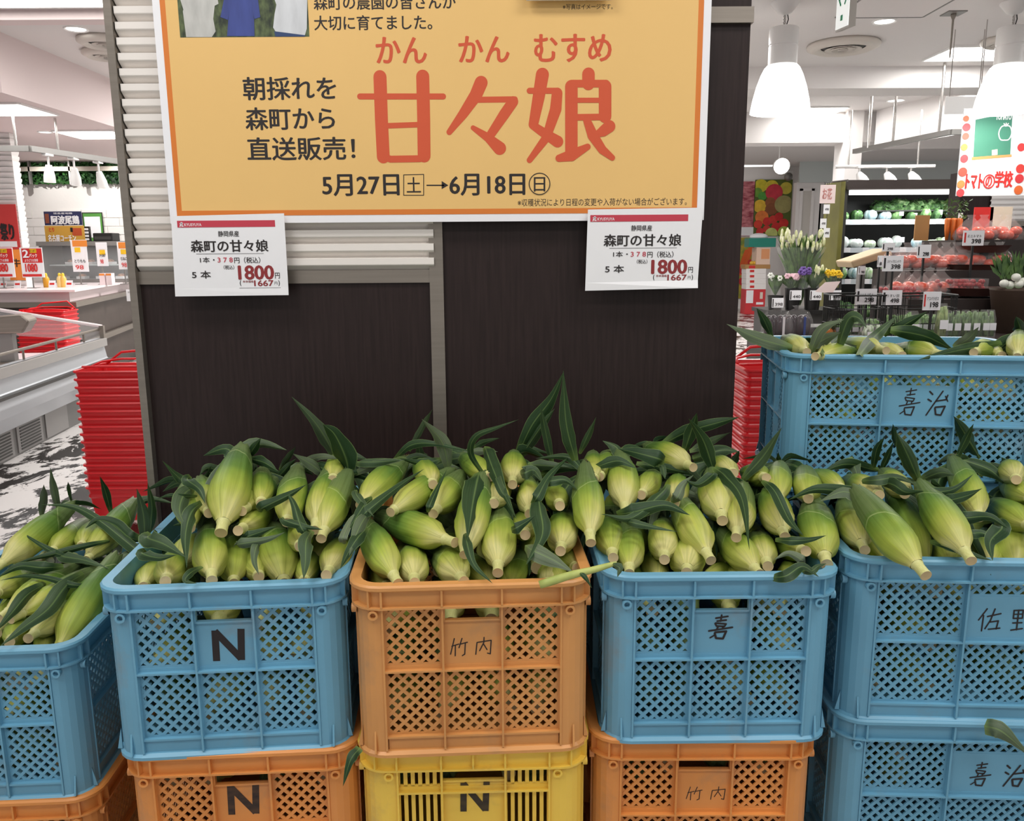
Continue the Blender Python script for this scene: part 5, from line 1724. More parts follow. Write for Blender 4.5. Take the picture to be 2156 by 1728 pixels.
# exit sign, seen nearly edge-on
P1 = at_y(1787, 57, 5.0)
P0, P2_ = at_z(1759, 69, P1.z), at_z(1801, 54, P1.z)
es = thing('exit_sign', 'hanging white exit sign with a green double arrow, seen almost edge-on', 'sign', P1)
u = (P0 - P1)
w = (P2_ - P1)
MB().prism([(0, 0), (1, 0), (1, 1), (0, 1)], P1, u, w, (0, 0, 1), 0.34).build('sign_case', mat('sign_case_grey', '#b9b5ae', 0.5), es, world=True)
n = u.cross(Vector((0, 0, 1))).normalized()
if n.dot(C0 - P1) < 0:
    n = -n
MB().prism([(0.03, 0.012), (0.97, 0.012), (0.97, 0.33), (0.03, 0.33)], P1 + n * 0.001, u, (0, 0, 1), n, 0.004).build('face', mat('lit_sign_face', '#f7fbf8', 0.4, emit=0.5), es, world=True)
mb = MB()
gp = P1 + n * 0.006
for p, ww in (([(0.2, 0.17), (0.8, 0.17)], 0.012), ([(0.35, 0.205), (0.2, 0.17), (0.35, 0.135)], 0.012), ([(0.65, 0.205), (0.8, 0.17), (0.65, 0.135)], 0.012)):
    L_ = u.length
    stroke(mb, [(x * L_, y) for x, y in p], ww, gp, u.normalized(), (0, 0, 1), seg=3)
mb.build('arrow', mat('exit_green', '#18a06c', 0.5), es, world=True)
MB().prism([(0.45, 0.05), (0.6, 0.05), (0.6, 0.08), (0.45, 0.08)], P1 + n * 0.006, u, (0, 0, 1), n, 0.001).build('pictogram', MATS['exit_green'], es, world=True)
for f in (0.2, 0.8):
    q = P1 + u * f + w * 0.5
    MB().tube([(q.x, q.y, q.z + 0.33), (q.x, q.y, CEIL)], 0.012, 8).build('hanger_rod', CHROME, es, world=True)

# ceiling fittings
air_vent(1776, 92, CEIL, 0.30, 'large round cream air vent in the ceiling beyond the exit sign')
air_vent(2112, 82, CEIL, 0.17, 'small round air vent just above the edge pendant lamp')
downlight(1862, 44, CEIL, 0.085, 'bright round downlight in the ceiling past the exit sign')
downlight(1886, 211, CEIL, 0.10, 'small far round downlight between the two ceiling beams')
ceiling_panel(2052, 111, CEIL, 0.66, 0.55, 'square ceiling light close behind the edge pendant lamp')
ceiling_panel(1716, 233, CEIL, 0.62, 0.62, 'square ceiling light showing behind the pendant lamp by the pillar')
p = at_z(2008, 27, CEIL)
sp = thing('sprinkler', 'ceiling sprinkler with square plate and thin drop pipe', 'sprinkler', p)
MB().box(-0.07, 0.07, -0.07, 0.07, -0.008, 0).build('plate', GREYM, sp)
MB().lathe([(0.004, -0.32), (0.006, -0.3), (0.008, -0.05), (0.02, -0.02), (0.02, 0)], 12).build('drop_pipe', STEEL, sp, smooth=True)
p = at_z(1905, 2, CEIL)
ha = thing('ceiling_hatch', 'square access hatch outlined in the ceiling', 'hatch', p)
f = MB()
ring(f, 0.33, 0.42, 0.004, [(0, 0), (0.012, 0), (0.012, -0.006), (0, -0.006)], 1)
f.build('frame', GREYM, ha)
MB().box(-0.328, 0.328, -0.418, 0.418, -0.003, -0.001).build('hatch_panel', CEILW, ha)
hb = thing('hanging_board', 'blank white board hanging from the ceiling behind the edge pendant lamp', 'board', at_y(2014, 243, 7.2))
board(hb, (1990, 203, 2062, 240), 7.2, mat('white_board', '#f3f3f2', 0.5), 0.01)
q = at_y(2025, 205, 7.2)
for dx in (-0.1, 0.14):
    MB().tube([(q.x + dx, 7.205, q.z - 0.02), (q.x + dx, 7.205, CEIL)], 0.004, 6).build('wire', CHROME, hb, world=True)

# ---------------------------------------------------------------- hanging rail with spots
rr = thing('lighting_rail', 'grey square lighting rail on rods in front of the chilled vegetable shelves', 'rail', (4.0, 9.0, 2.42))
RZ2 = 2.417
A_, B_, D_ = Vector((3.94, 9.9, RZ2)), Vector((4.2, 8.28, RZ2)), Vector((8.5, 8.28, RZ2))
for p, q in ((A_, B_), (B_, D_)):
    dd = (q - p).normalized()
    s = Vector((-dd.y, dd.x, 0)) * 0.025
    MB().prism([(0, 0), ((q - p).length, 0), ((q - p).length, 0.05), (0, 0.05)], p - s, dd, (0, 0, 1), s * 2, 1.0).build('rail_bar', GREYM, rr, world=True)
for x, y in ((3.97, 9.6), (4.06, 9.2), (4.17, 8.45), (5.4, 8.28)):
    MB().tube([(x, y, RZ2 + 0.03), (x, y, CEIL)], 0.014, 8).build('rod', CHROME, rr, world=True)
MB().tube([(3.75, 9.95, 2.28), (4.9, 9.95, 2.28)], 0.02, 8).build('track', WPLAST, rr, world=True)
for x in (3.9, 4.7):
    MB().tube([(x, 9.95, 2.28), (x, 9.95, 2.9)], 0.01, 6).build('rod', CHROME, rr, world=True)
for x, lab in ((4.02, 'lit spotlight on the track nearest the pillar'), (4.34, 'lit spotlight in the middle of the track over the chilled shelves'), (4.62, 'larger lit spotlight on the track beside the tomato poster')):
    spotlight((x, 9.93, 2.2), (0.25, -0.6, -0.8), lab, 'spotlights over the chilled shelves', 2.28, 0.06, 0.15)
sp = at_y(1640, 346, 15.0)
spotlight(tuple(sp), (-0.05, -1, -0.25), 'dazzling spotlight in front of the fruit picture', 'glaring spotlight', CEIL, 0.13, 0.2)
tl = thing('tube_lamp', 'thin white tube lamp above the meat and fruit pictures', 'lamp', at_y(1600, 346, 18.6))
MB().tube([at_y(1552, 348, 18.6), at_y(1626, 347, 18.6)], 0.035, 10).build('tube', GLOWS, tl, world=True)
MB().box(at_y(1552, 348, 18.6).x, at_y(1626, 347, 18.6).x, 18.6, 19.0, at_y(1600, 346, 18.6).z, at_y(1600, 340, 18.6).z).build('bracket', WPLAST, tl, world=True)
cc = thing('security_camera', 'small grey security camera on the wall beside the fruit picture', 'camera', at_y(1660, 372, 18.8))
q = at_y(1660, 372, 18.7)
MB().ball(q, 0.09, 14, 10).build('dome', GREYM, cc, world=True, smooth=True)
MB().box(q.x - 0.1, q.x + 0.1, 18.7, 19.0, q.z + 0.05, q.z + 0.12).build('bracket', WPLAST, cc, world=True)

# ---------------------------------------------------------------- pictures on the far wall
fp = thing('fruit_picture', 'large photo print of mixed fruit on the far wall by the door', 'picture', at_y(1628, 497, 18.97))
board(fp, (1588, 378, 1666, 497), 18.96, mat('printed_dark_green', '#5b6b2a', 0.5), 0.02)
FR = [('#c9bd2f', 1602, 391, 14), ('#d9c53a', 1625, 393, 14), ('#cfc04a', 1655, 396, 13), ('#6f9c36', 1595, 405, 10), ('#4f9a3c', 1605, 413, 9), ('#cf3a4a', 1630, 405, 18), ('#e9bd3a', 1600, 434, 14), ('#9a5a35', 1622, 426, 11), ('#8a5230', 1624, 440, 13),
      ('#a8a066', 1650, 430, 19), ('#e8803a', 1604, 457, 14), ('#d8402f', 1596, 472, 9), ('#cf2f2c', 1615, 466, 9), ('#d23a30', 1628, 462, 9), ('#c92b2a', 1640, 456, 9), ('#d7352f', 1650, 470, 10), ('#cc2c2b', 1634, 478, 10), ('#d33a33', 1614, 482, 8),
      ('#c7d07a', 1624, 492, 13), ('#b7cc5a', 1650, 488, 12), ('#d03030', 1600, 487, 8)]
for k, (c_, x, y, r_) in enumerate(FR):
    mb = MB()
    q = at_y(x, y, 18.95 - 0.0006 * k)
    rr_ = r_ * 18.6 / F
    pts = []
    for i in range(24):
        a = 2 * math.pi * i / 24
        px_, pz_ = q.x + rr_ * math.cos(a), q.z + rr_ * 0.95 * math.sin(a)
        x0c, x1c = at_y(1589, 430, 18.95).x, at_y(1665, 430, 18.95).x
        pts.append((min(max(px_, x0c), x1c), 18.95 - 0.0006 * k, max(pz_, at_y(1628, 496, 18.95).z)))
    mb.add(pts, [tuple(range(24))])
    mb.build('printed_fruit', mat('print_' + c_[1:], c_, 0.6, var=0.12, scale=9), fp, world=True)
mp = thing('meat_picture', 'tall photo print of marbled raw meat beside the fruit picture', 'picture', at_y(1573, 497, 18.97))
board(mp, (1540, 382, 1587, 497), 18.96, mat('printed_meat', '#d98a90', 0.5, color2='#8e2a3c', scale=6, stretch=(1, 1, 2.5)), 0.02)
board(mp, (1556, 478, 1586, 496), 18.955, PAPER, 0.004, 'printed_label')
vp = thing('vegetable_picture', 'photo print of carrots and tomatoes low on the far wall', 'picture', at_y(1570, 612, 18.97))
board(vp, (1545, 500, 1586, 628), 18.96, mat('printed_leafgreen', '#6d8a35', 0.5, color2='#c9a52f', scale=7), 0.02)
for k, (c_, pts, w_) in enumerate((('#e2672b', [(1582, 522), (1572, 545), (1562, 570)], 12), ('#dd5f26', [(1572, 530), (1563, 555), (1558, 575)], 10), ('#c8282a', [(1562, 568), (1563, 569)], 16), ('#cf2f2c', [(1580, 552), (1581, 553)], 12), ('#c42527', [(1564, 592), (1565, 593)], 18))):
    mb = MB()
    y_ = 18.95 - 0.001 * k
    stroke(mb, [(at_y(x, y, y_).x, at_y(x, y, y_).z) for x, y in pts], w_ * 18.6 / F, (0, y_, 0), AX, AZ)
    mb.build('printed_carrot' if k < 2 else 'printed_tomato', mat('print_' + c_[1:], c_, 0.6), vp, world=True)
dr = thing('door_1', 'white door and frame in the far wall between fruit picture and olive panel', 'door', at_y(1705, 600, 18.0))
dr['kind'] = 'structure'
a, b, c, d = rect_at(1672, 384, 1742, 600, 18.0)
MB().box(a, c, 18.0, 18.2, 0, d).build('door_panel', WHITE, dr, world=True)
MB().box(at_y(1684, 400, 18).x, at_y(1690, 400, 18).x, 17.96, 18.0, 0, at_y(1690, 397, 18).z).build('jamb', WHITE, dr, world=True)
MB().box(at_y(1708, 400, 18).x, at_y(1714, 400, 18).x, 17.96, 18.0, 0, at_y(1690, 397, 18).z).build('jamb', WHITE, dr, world=True)
MB().box(at_y(1690, 400, 18).x, at_y(1708, 400, 18).x, 17.985, 18.0, 0, at_y(1690, 402, 18).z).build('leaf_panel', mat('door_grey', '#c9c4bd', 0.5), dr, world=True)
MB().box(at_y(1684, 400, 18).x, at_y(1714, 400, 18).x, 17.96, 18.0, at_y(1690, 402, 18).z, at_y(1690, 396, 18).z).build('lintel', WHITE, dr, world=True)
gz = mat('frosted_glass', '#c3cac8', 0.2)
structure('window_1', MB().box(at_y(1684, 360, 17.9).x, 9.5, 17.9, 17.95, at_y(1684, 384, 17.9).z, CEIL), gz)
structure('pillar_white', MB().box(at_y(1782, 300, 11.3).x, at_y(1816, 300, 11.3).x, 11.3, 11.7, 0, CEIL), WHITE)

# ---------------------------------------------------------------- chilled vegetable shelves
CHY = 9.3
cx0 = at_y(1780, 450, CHY).x
cx1 = 6.6
ch = thing('chiller', 'tall open chiller with dark brown header and lit vegetable shelves', 'display fridge', ((cx0 + cx1) / 2, CHY, 0))
ht = at_y(1900, 378, CHY).z
hb_ = at_y(1900, 398, CHY).z
MB().box(cx0, cx1, CHY + 0.75, CHY + 0.8, 0, ht).build('back', BLACK, ch, world=True)
MB().box(cx0, cx0 + 0.03, CHY + 0.05, CHY + 0.8, 0, ht).build('side_wall', DKGREY, ch, world=True)
MB().box(cx1, cx1 + 0.03, CHY + 0.05, CHY + 0.8, 0, ht).build('side_wall', DKGREY, ch, world=True)
MB().box(cx0, cx1, CHY, CHY + 0.8, hb_, ht).build('header', mat('header_brown', '#3a302c', 0.4), ch, world=True)
MB().box(cx0 + 0.05, cx1, CHY + 0.03, CHY + 0.07, hb_ - 0.055, hb_ - 0.005).build('lamp_tube', GLOWS, ch, world=True)
MB().box(cx0, cx1, CHY - 0.02, CHY + 0.8, 0, 0.5).build('base', mat('base_brown', '#41352f', 0.5), ch, world=True)
MB().box(cx0, cx1, CHY - 0.03, CHY + 0.0, 0.5, 0.6).build('front_glass', GLASS, ch, world=True)
area_light(((cx0 + cx1) / 2, CHY + 0.2, hb_ - 0.08), 2.6, 0.1, 22, (0.95, 1, 1))
VEG = [mat('veg_green', '#3f7a35', 0.5, color2='#a8c98a', scale=25), mat('veg_pale', '#e3ead9', 0.5, color2='#8fb07a', scale=25), mat('veg_dark', '#2c4a2c', 0.5, color2='#6f9a5a', scale=25), mat('veg_white', '#f0f2ee', 0.4, color2='#c9d8d2', scale=25),
       mat('veg_bluebag', '#9cc3cf', 0.35, color2='#e8f2f2', scale=25)]
rg = random.Random(8)
SHELF = [(at_y(1850, 463, CHY + 0.2).z, 0.42), (at_y(1850, 523, CHY + 0.12).z, 0.5), (at_y(1850, 590, CHY + 0.05).z, 0.58)]
for si, (sz_, dep) in enumerate(SHELF):
    y0_ = CHY + 0.75 - dep
    sh = MB().box(cx0 + 0.03, cx1, y0_, CHY + 0.75, sz_ - 0.02, sz_).build('shelf', mat('shelf_steel', '#8c9093', 0.35, metal=0.4), ch, world=True)
    MB().box(cx0 + 0.03, cx1, y0_ - 0.012, y0_, sz_ - 0.045, sz_ + 0.01).build('price_rail', mat('rail_pale', '#c9d1d6', 0.4), sh, world=True)
    MB().box(cx0 + 0.05, cx1, y0_ + 0.02, y0_ + 0.04, sz_ - 0.045, sz_ - 0.025).build('lamp_tube', GLOWS, sh, world=True)
    k = 0
    x = cx0 + 0.14
    while x < cx0 + 1.9:
        MB().box(x - 0.035, x + 0.035, y0_ - 0.016, y0_ - 0.012, sz_ - 0.04, sz_ + 0.012).build('price_card', PAPER, sh, world=True)
        x += 0.21
    x = cx0 + 0.13
    while x < cx0 + 1.95:
        t = thing('vegetable_pack', ['bagged greens and dark packs on the top chiller shelf', 'white-wrapped vegetable pack on the second chiller shelf', 'green vegetable pack on the third chiller shelf'][si], 'vegetable pack', (x, y0_ + 0.14, sz_), 0, ['packs on the top chiller shelf', 'packs on the second chiller shelf', 'packs on the third chiller shelf'][si])
        mb = MB()
        hgt_ = rg.uniform(0.1, 0.17)
        for j in range(5):
            mb.ball((rg.uniform(-.03, .03), rg.uniform(-.06, .06), hgt_ * 0.45), 0.06, 8, 6, (rg.uniform(.6, 1), 1, hgt_ / 0.14))
        mb.build('wrapped_vegetable', VEG[rg.choice([[0, 2, 2, 4], [3, 1, 3, 4], [0, 1, 2, 4]][si])], t, smooth=True)
        MB().box(-0.025, 0.025, -0.085, -0.08, hgt_ * 0.4, hgt_ * 0.75).build('label_sticker', PAPER, t)
        x += rg.uniform(0.14, 0.19)
for k in range(9):
    x = cx0 + 0.15 + 0.22 * k
    t = thing('vegetable_pack', 'blue-bagged vegetable in the bottom well of the chiller', 'vegetable pack', (x, CHY + 0.25, 0.5), 0, 'packs in the chiller well')
    mb = MB()
    for j in range(6):
        mb.ball((rg.uniform(-.06, .06), rg.uniform(-.12, .12), 0.1 + 0.02 * j), 0.075, 8, 6)
    mb.build('wrapped_vegetable', VEG[rg.choice([0, 4, 2])], t, smooth=True)
for k in range(16):
    x = cx0 + 0.6 + 0.075 * k
    t = thing('lettuce_head', 'dark leafy head heaped at the top back of the chiller', 'lettuce', (x, CHY + 0.55, SHELF[0][0] + 0.12), 0, 'leafy heads at the top of the chiller')
    mb = MB()
    for j in range(14):
        a, r_ = rg.uniform(0, 6.28), rg.uniform(0.03, 0.09)
        q = Vector((r_ * math.cos(a), r_ * math.sin(a), rg.uniform(0, 0.1)))
        d1, d2 = Vector((rg.uniform(-1, 1), rg.uniform(-1, 1), rg.uniform(-.4, 1))).normalized() * 0.06, Vector((rg.uniform(-1, 1), rg.uniform(-1, 1), rg.uniform(-1, 1))).normalized() * 0.04
        mb.add([q - d1, q + d2, q + d1, q - d2], [(0, 1, 2, 3)])
    mb.ball((0, 0, 0.02), 0.07, 8, 6)
    mb.build('leaves', VEG[rg.choice([2, 2, 0])], t)
MB().box(cx0 + 0.5, cx0 + 2.0, CHY + 0.42, CHY + 0.75, SHELF[0][0] + 0.1, SHELF[0][0] + 0.115).build('shelf', DKGREY, ch, world=True)
op = thing('olive_panel', 'tall olive green panel at the end of the chiller', 'panel', (at_y(1758, 560, 9.15).x, 9.15, 0))
a, c = at_y(1742, 450, 9.15).x, at_y(1777, 450, 9.15).x
MB().box(c - 0.05, c, 9.15, 9.62, 0, at_y(1760, 380, 9.15).z).build('panel_board', mat('olive_paint', '#6d6a2c', 0.5, var=0.15, scale=3), op, world=True, bevel=0.01)
MB().tube([(a, 9.1, at_y(1760, 384, 9.15).z), (c, 9.1, at_y(1760, 380, 9.15).z)], 0.01, 6).build('hook_rail', CHROME, op, world=True)
t = sign('hanging_card', (1727, 389, 1759, 428), 9.05, mat('pale_pink_card', '#e3cfcd', 0.5), 'pale pink notice card hanging on the olive panel', [('お花', (1732, 396, 1752, 420), mat('print_pink_red', '#b8716a', 0.6), 0.01)])
for px, py, lab in ((1733, 470, 'pale red ticket hanging under the pink notice'), (1740, 490, 'white price ticket hanging lowest on the olive panel'), (1740, 440, 'small white ticket just below the pink notice')):
    t = thing('hanging_ticket', lab, 'ticket', at_y(px, py, 9.08))
    board(t, (px - 6, py - 10, px + 7, py + 10), 9.06, PAPER, 0.004)
    lettered(t, '498', (px - 3, py - 2, px + 5, py + 3), 9.058, INK, 0.02)
    q = at_y(px, py - 10, 9.06)
    MB().tube([(q.x, 9.065, q.z), (q.x, 9.065, at_y(1750, 384, 9.1).z), (q.x, 9.1, at_y(1750, 383, 9.1).z)], 0.003, 5).build('string', BLACK, t, world=True)

# ---------------------------------------------------------------- boxes on the floor
BXY = 17.3
mcard = mat('carton_white', '#e9e4e2', 0.6)
kraft = mat('kraft_card', '#b0834f', 0.7)
teal = mat('teal_plastic', '#17806f', 0.4)


def carton(px, m, label, depth=0.35, marks=(), group='cartons stacked by the far wall', name='carton', base=None):
    a, b, c, d = rect_at(*px, BXY)
    if base is not None:
        b = base
    t = thing(name, label, 'box', ((a + c) / 2, BXY, b), 0, group)
    MB().box(a, c, BXY, BXY + depth, b, d).build('carton_body', m, t, world=True, bevel=0.006)
    for k, (q, mm) in enumerate(marks):
        board(t, q, BXY - 0.002, mm, 0.002, 'printed_panel')
    return d


z = carton((1569, 609, 1611, 660), mat('carton_red', '#c93238', 0.6), 'red and white carton on the floor, lowest of its stack', marks=[((1571, 611, 1586, 638), PAPER), ((1592, 636, 1607, 641), PAPER), ((1600, 615, 1606, 629), mat('print_pale', '#d9c9bd', 0.6))], base=0.0)
for k in range(4):
    z = carton((1571, 598 - 11 * k, 1613, 609 - 11 * k), mcard, ['white carton with red corner mark directly on the red carton', 'white carton second above the red carton', 'white carton third above the red carton', 'white carton with a round badge, top of the white ones'][k], marks=[((1579, 601 - 11 * k, 1588, 606 - 11 * k), SIGNRED)])
z = carton((1569, 557, 1622, 566), kraft, 'shallow kraft tray holding yellow fruit on the white cartons', marks=[((1577, 559, 1590, 565), SIGNRED)], name='fruit_tray')
for k in range(5):
    t = thing('mandarin', 'yellow citrus fruit lying in the shallow kraft tray', 'fruit', (at_y(1586 + 6 * k, 556, BXY).x, BXY + 0.1, z + 0.03), 0, 'yellow fruit in the tray')
    MB().ball((0, 0, 0), 0.05, 12, 8, (1, 1, 0.85)).build('peel', mat('citrus_peel', '#e2b23c', 0.5), t, smooth=True)
    MB().ball((0, 0, 0.043), 0.008, 6, 4).build('stem', GREEN, t)
carton((1593, 521, 1622, 548), mat('carton_orange_print', '#e3c3ae', 0.6), 'white carton with orange brush print under the teal tray', marks=[((1603, 524, 1620, 545), mat('print_orange_soft', '#e09a6a', 0.6))], base=z)
z2_ = carton((1577, 501, 1634, 520), teal, 'teal plastic tray on top of the carton stack', name='plastic_tray')
t = thing('white_bag', 'white plastic bag crumpled in the teal tray', 'bag', (at_y(1602, 498, BXY).x, BXY + 0.15, z2_))
MB().ball((0, 0, 0.03), 0.16, 12, 8, (1.2, 0.8, 0.45)).build('bag_body', PAPER, t, smooth=True)

# ---------------------------------------------------------------- flower stand
FY = 8.7
fx0, fx1 = at_y(1614, 600, FY).x, at_y(1796, 600, FY).x
fs_ = thing('flower_stand', 'dark low stand carrying the black flower buckets', 'stand', ((fx0 + fx1) / 2, FY, 0))
sz1 = at_y(1700, 652, FY).z
MB().box(fx0, fx1, FY - 0.1, FY + 0.5, sz1 - 0.04, sz1).build('stand_top', BLACK, fs_, world=True)
MB().box(fx0 + 0.02, fx1 - 0.02, FY - 0.06, FY + 0.46, 0, sz1 - 0.04).build('stand_body', DKGREY, fs_, world=True)
WRAP = mat('clear_wrap', '#eef3f0', 0.12, alpha=0.09, spec=0.6)
FLEAF = mat('flower_leaf', '#5f7f3d', 0.5, color2='#2f4a24', scale=14)


def bouquet(px, py_top, py_bot, wpx, Y, petal, label, bcat='flowers', nb=10, lean=0.0, zb=None):
    q = at_y(px, py_bot, Y)
    zb = q.z if zb is None else zb
    top = at_y(px, py_top, Y).z
    w_ = wpx / 2 * Y / F
    t = thing('bouquet', label, bcat, (q.x, Y, zb))
    h = top - zb
    rgx = random.Random(int(px * 7 + py_top))
    mb = MB()
    for k in range(120):
        a, r_ = rgx.uniform(0, 6.28), math.sqrt(rgx.random())
        tip = Vector((math.cos(a) * r_ * w_, math.sin(a) * r_ * w_ * 0.6, h * rgx.uniform(0.72, 1.0)))
        mid_ = Vector((tip.x * 0.55, tip.y * 0.55, tip.z * 0.72))
        s_ = Vector((rgx.uniform(-1, 1), rgx.uniform(-1, 1), 0.1)).normalized() * 0.03
        mb.add([Vector((tip.x * .1, tip.y * .1, 0.02)), mid_ - s_, tip, mid_ + s_], [(0, 1, 2, 3)])
    mb.build('stems_and_leaves', FLEAF, t)
    for k in range(nb):
        a, r_ = rgx.uniform(0, 6.28), math.sqrt(rgx.random())
        m2 = MB()
        c_ = Vector((math.cos(a) * r_ * w_ * 0.85, math.sin(a) * r_ * w_ * 0.5 - 0.03, h * rgx.uniform(0.78, 1.0)))
        if petal is LILY:
            m2.ball(c_, 0.016, 8, 6, (1, 1, 3.0))
        for j in range(0 if petal is LILY else 6):
            b_ = j * math.pi / 3
            m2.ball(c_ + Vector((0.018 * math.cos(b_), -0.01, 0.018 * math.sin(b_))), 0.014, 6, 4)
        m2.build('blossom', petal, t, smooth=True)
    MB().lathe([(0.05, 0.02), (w_ * 0.55, h * 0.45), (w_ * 0.95, h * 0.8)], 20, cap0=False, cap1=False).build('wrap', WRAP, t, smooth=True)
    return t


LILY = mat('lily_bud', '#b9c27a', 0.5, color2='#e6e3c9', scale=30)
PINKF = mat('pink_petal', '#e3bcc6', 0.6)
PURP = mat('purple_petal', '#6a4f96', 0.6)
YELF = mat('yellow_petal', '#ecc21e', 0.5)
WHF = mat('white_petal', '#e9ebe2', 0.6)


def bucket(px0, px1, py0, Y, price, label):
    a, b, c, d = rect_at(px0, py0, px1, 651, Y)
    t = thing('flower_bucket', label, 'bucket', ((a + c) / 2, Y, sz1))
    r_ = (c - a) / 2
    MB().lathe([(r_ * 0.8, 0), (r_, d - sz1), (r_ * 1.04, d - sz1), (r_ * 0.96, d - sz1 - 0.02), (r_ * 0.76, 0.02)], 24, cap1=False).build('bucket_body', BLACK, t, smooth=True, angle=40)
    xc = (a + c) / 2
    MB().box(xc - 0.06, xc + 0.06, Y - r_ - 0.012, Y - r_ - 0.006, d - 0.12, d - 0.02).build('price_card', PAPER, t, world=True)
    mb = MB()
    text_on(mb, price, xc - 0.03, d - 0.1, xc + 0.05, d - 0.07, (0, Y - r_ - 0.014, 0), AX, AZ, 0.03)
    mb.build('lettering', INK, t, world=True)
    MB().box(xc - 0.055, xc - 0.045, Y - r_ - 0.015, Y - r_ - 0.012, d - 0.115, d - 0.03).build('stripe', INK, t, world=True)


bucket(1652, 1685, 606, 8.72, '440', 'black flower bucket with price card under the pink bouquet')
bucket(1692, 1728, 606, 8.72, '440', 'black flower bucket in the middle of the stand, price card')
bucket(1733, 1768, 606, 8.72, '440', 'black flower bucket at the chiller end of the stand')
bucket(1616, 1648, 622, 8.72, '398', 'short black flower bucket at the pillar end of the stand')
bouquet(1682, 488, 606, 104, 8.95, LILY, 'large wrapped bunch of pale lilies towering over the flower stand', nb=44, zb=sz1)
bouquet(1664, 580, 612, 48, 8.7, PINKF, 'wrapped bunch of pale pink flowers in a black bucket', nb=14)
bouquet(1712, 566, 612, 62, 8.72, LILY, 'green leafy bunch with yellow buds in the middle bucket', nb=8)
bouquet(1690, 565, 612, 26, 8.66, PURP, 'small bunch of purple flowers beside the pink bouquet', nb=8)
bouquet(1752, 572, 612, 40, 8.7, YELF, 'bright yellow gerbera bunch at the end of the flower stand', nb=14)
bouquet(1632, 578, 625, 36, 8.7, WHF, 'dark green foliage bunch in the short bucket', nb=3)
t = thing('sloping_notice', 'pinkish sloping notice card in front of the flower buckets', 'card', at_y(1740, 615, 8.3))
MB().prism([at_y(x, y, 8.3).xz[:] for x, y in ((1716, 614), (1738, 594), (1770, 592), (1752, 618))], (0, 8.3, 0), AX, AZ, (0, 1, 0), 0.006).build('sheet', mat('pale_pink_card', '#e3cfcd', 0.5), t, world=True)
q = at_y(1742, 616, 8.3)
MB().box(q.x - 0.01, q.x + 0.01, 8.306, 8.32, 0, q.z + 0.05).build('stand', BLACK, t, world=True)

# ---------------------------------------------------------------- produce stand with tomatoes
TS = mat('stand_brown', '#2f2522', 0.5)
TRAYB = mat('tray_brown', '#4a2a24', 0.4)
ps = thing('produce_stand', 'dark brown stepped stand holding the tomato packs and bean baskets', 'stand', (3.0, 5.4, 0))
L1, L2, L3, L4 = 0.93, 1.06, 1.22, 1.42
MB().box(1.45, 4.4, 4.55, 5.1, 0, L1 - 0.06).build('lower_step', TS, ps, world=True)
MB().box(2.42, 4.6, 5.1, 5.6, 0, L2).build('middle_step', TS, ps, world=True)
MB().box(2.62, 4.7, 5.6, 6.1, 0, L3).build('upper_step', TS, ps, world=True)
MB().box(3.2, 4.8, 6.1, 6.6, 0, L4).build('top_step', TS, ps, world=True)
LT = L1 - 0.06
TOM = mat('tomato_skin', '#d8543c', 0.25, var=0.12, scale=5)
CHERRY = mat('cherry_tomato', '#a8232a', 0.25)
GREENT = mat('tomato_calyx', '#4d7a2d', 0.6)
BAG = mat('clear_bag', '#f5f2f0', 0.08, alpha=0.10, spec=0.7)
tom_proto = MB()
tom_proto.ball((0, 0, 0), 1, 14, 10, (1, 1, 0.82))
tp = tom_proto.build('proto', TOM, None, smooth=True)
TOMM = tp.data
bpy.data.objects.remove(tp)
tb = MB()
tb.lathe([(0.98, 0.0), (1.05, 0.35), (0.95, 0.75), (0.7, 1.15), (0.42, 1.5), (0.2, 1.75), (0.3, 2.0)], 14, cap1=False)
for i_, v_ in enumerate(tb.v):
    k_ = 1 + 0.10 * math.sin(i_ * 2.4)
    tb.v[i_] = (v_[0] * k_, v_[1] * k_, v_[2])
tp = tb.build('proto', BAG, None, smooth=True)
BAGM = tp.data
bpy.data.objects.remove(tp)


def tomato_bag(x, y, z, label, n=5, r=0.042):
    t = thing('tomato_pack', label, 'tomatoes', (x, y, z), rg.uniform(0, 3), 'bagged tomatoes on the stepped stand')
    for k in range(n):
        a = 2 * math.pi * k / n
        R_ = r * 1.25 if n > 1 else 0
        link_child('tomato', TOMM, t, (r, r, r), (R_ * math.cos(a), R_ * math.sin(a), r * 0.83 + (0.03 if k % 2 else 0)))
    link_child('bag', BAGM, t, (r * 2.5, r * 2.5, r * 2.2))


def row_x(px, Y):
    return at_y(px, 560, Y).x


for Y, zz, pxs, lab in ((6.35, L4, (2035, 2062, 2090, 2115), 'bag of pale red tomatoes on the top step under the tomato poster'), (5.9, L3, (1962, 1988, 2012, 2036, 2068, 2100), 'bag of red tomatoes on the upper step of the stand'),
                        (5.35, L2, (1908, 1934, 1958, 1982), 'bag of red tomatoes on the middle step, by the tall card stem'), (5.9, L3, (1885, 1908, 1932), 'bag of small red tomatoes at the chiller end of the upper step')):
    for px in pxs:
        tomato_bag(row_x(px, Y), Y, zz, lab)


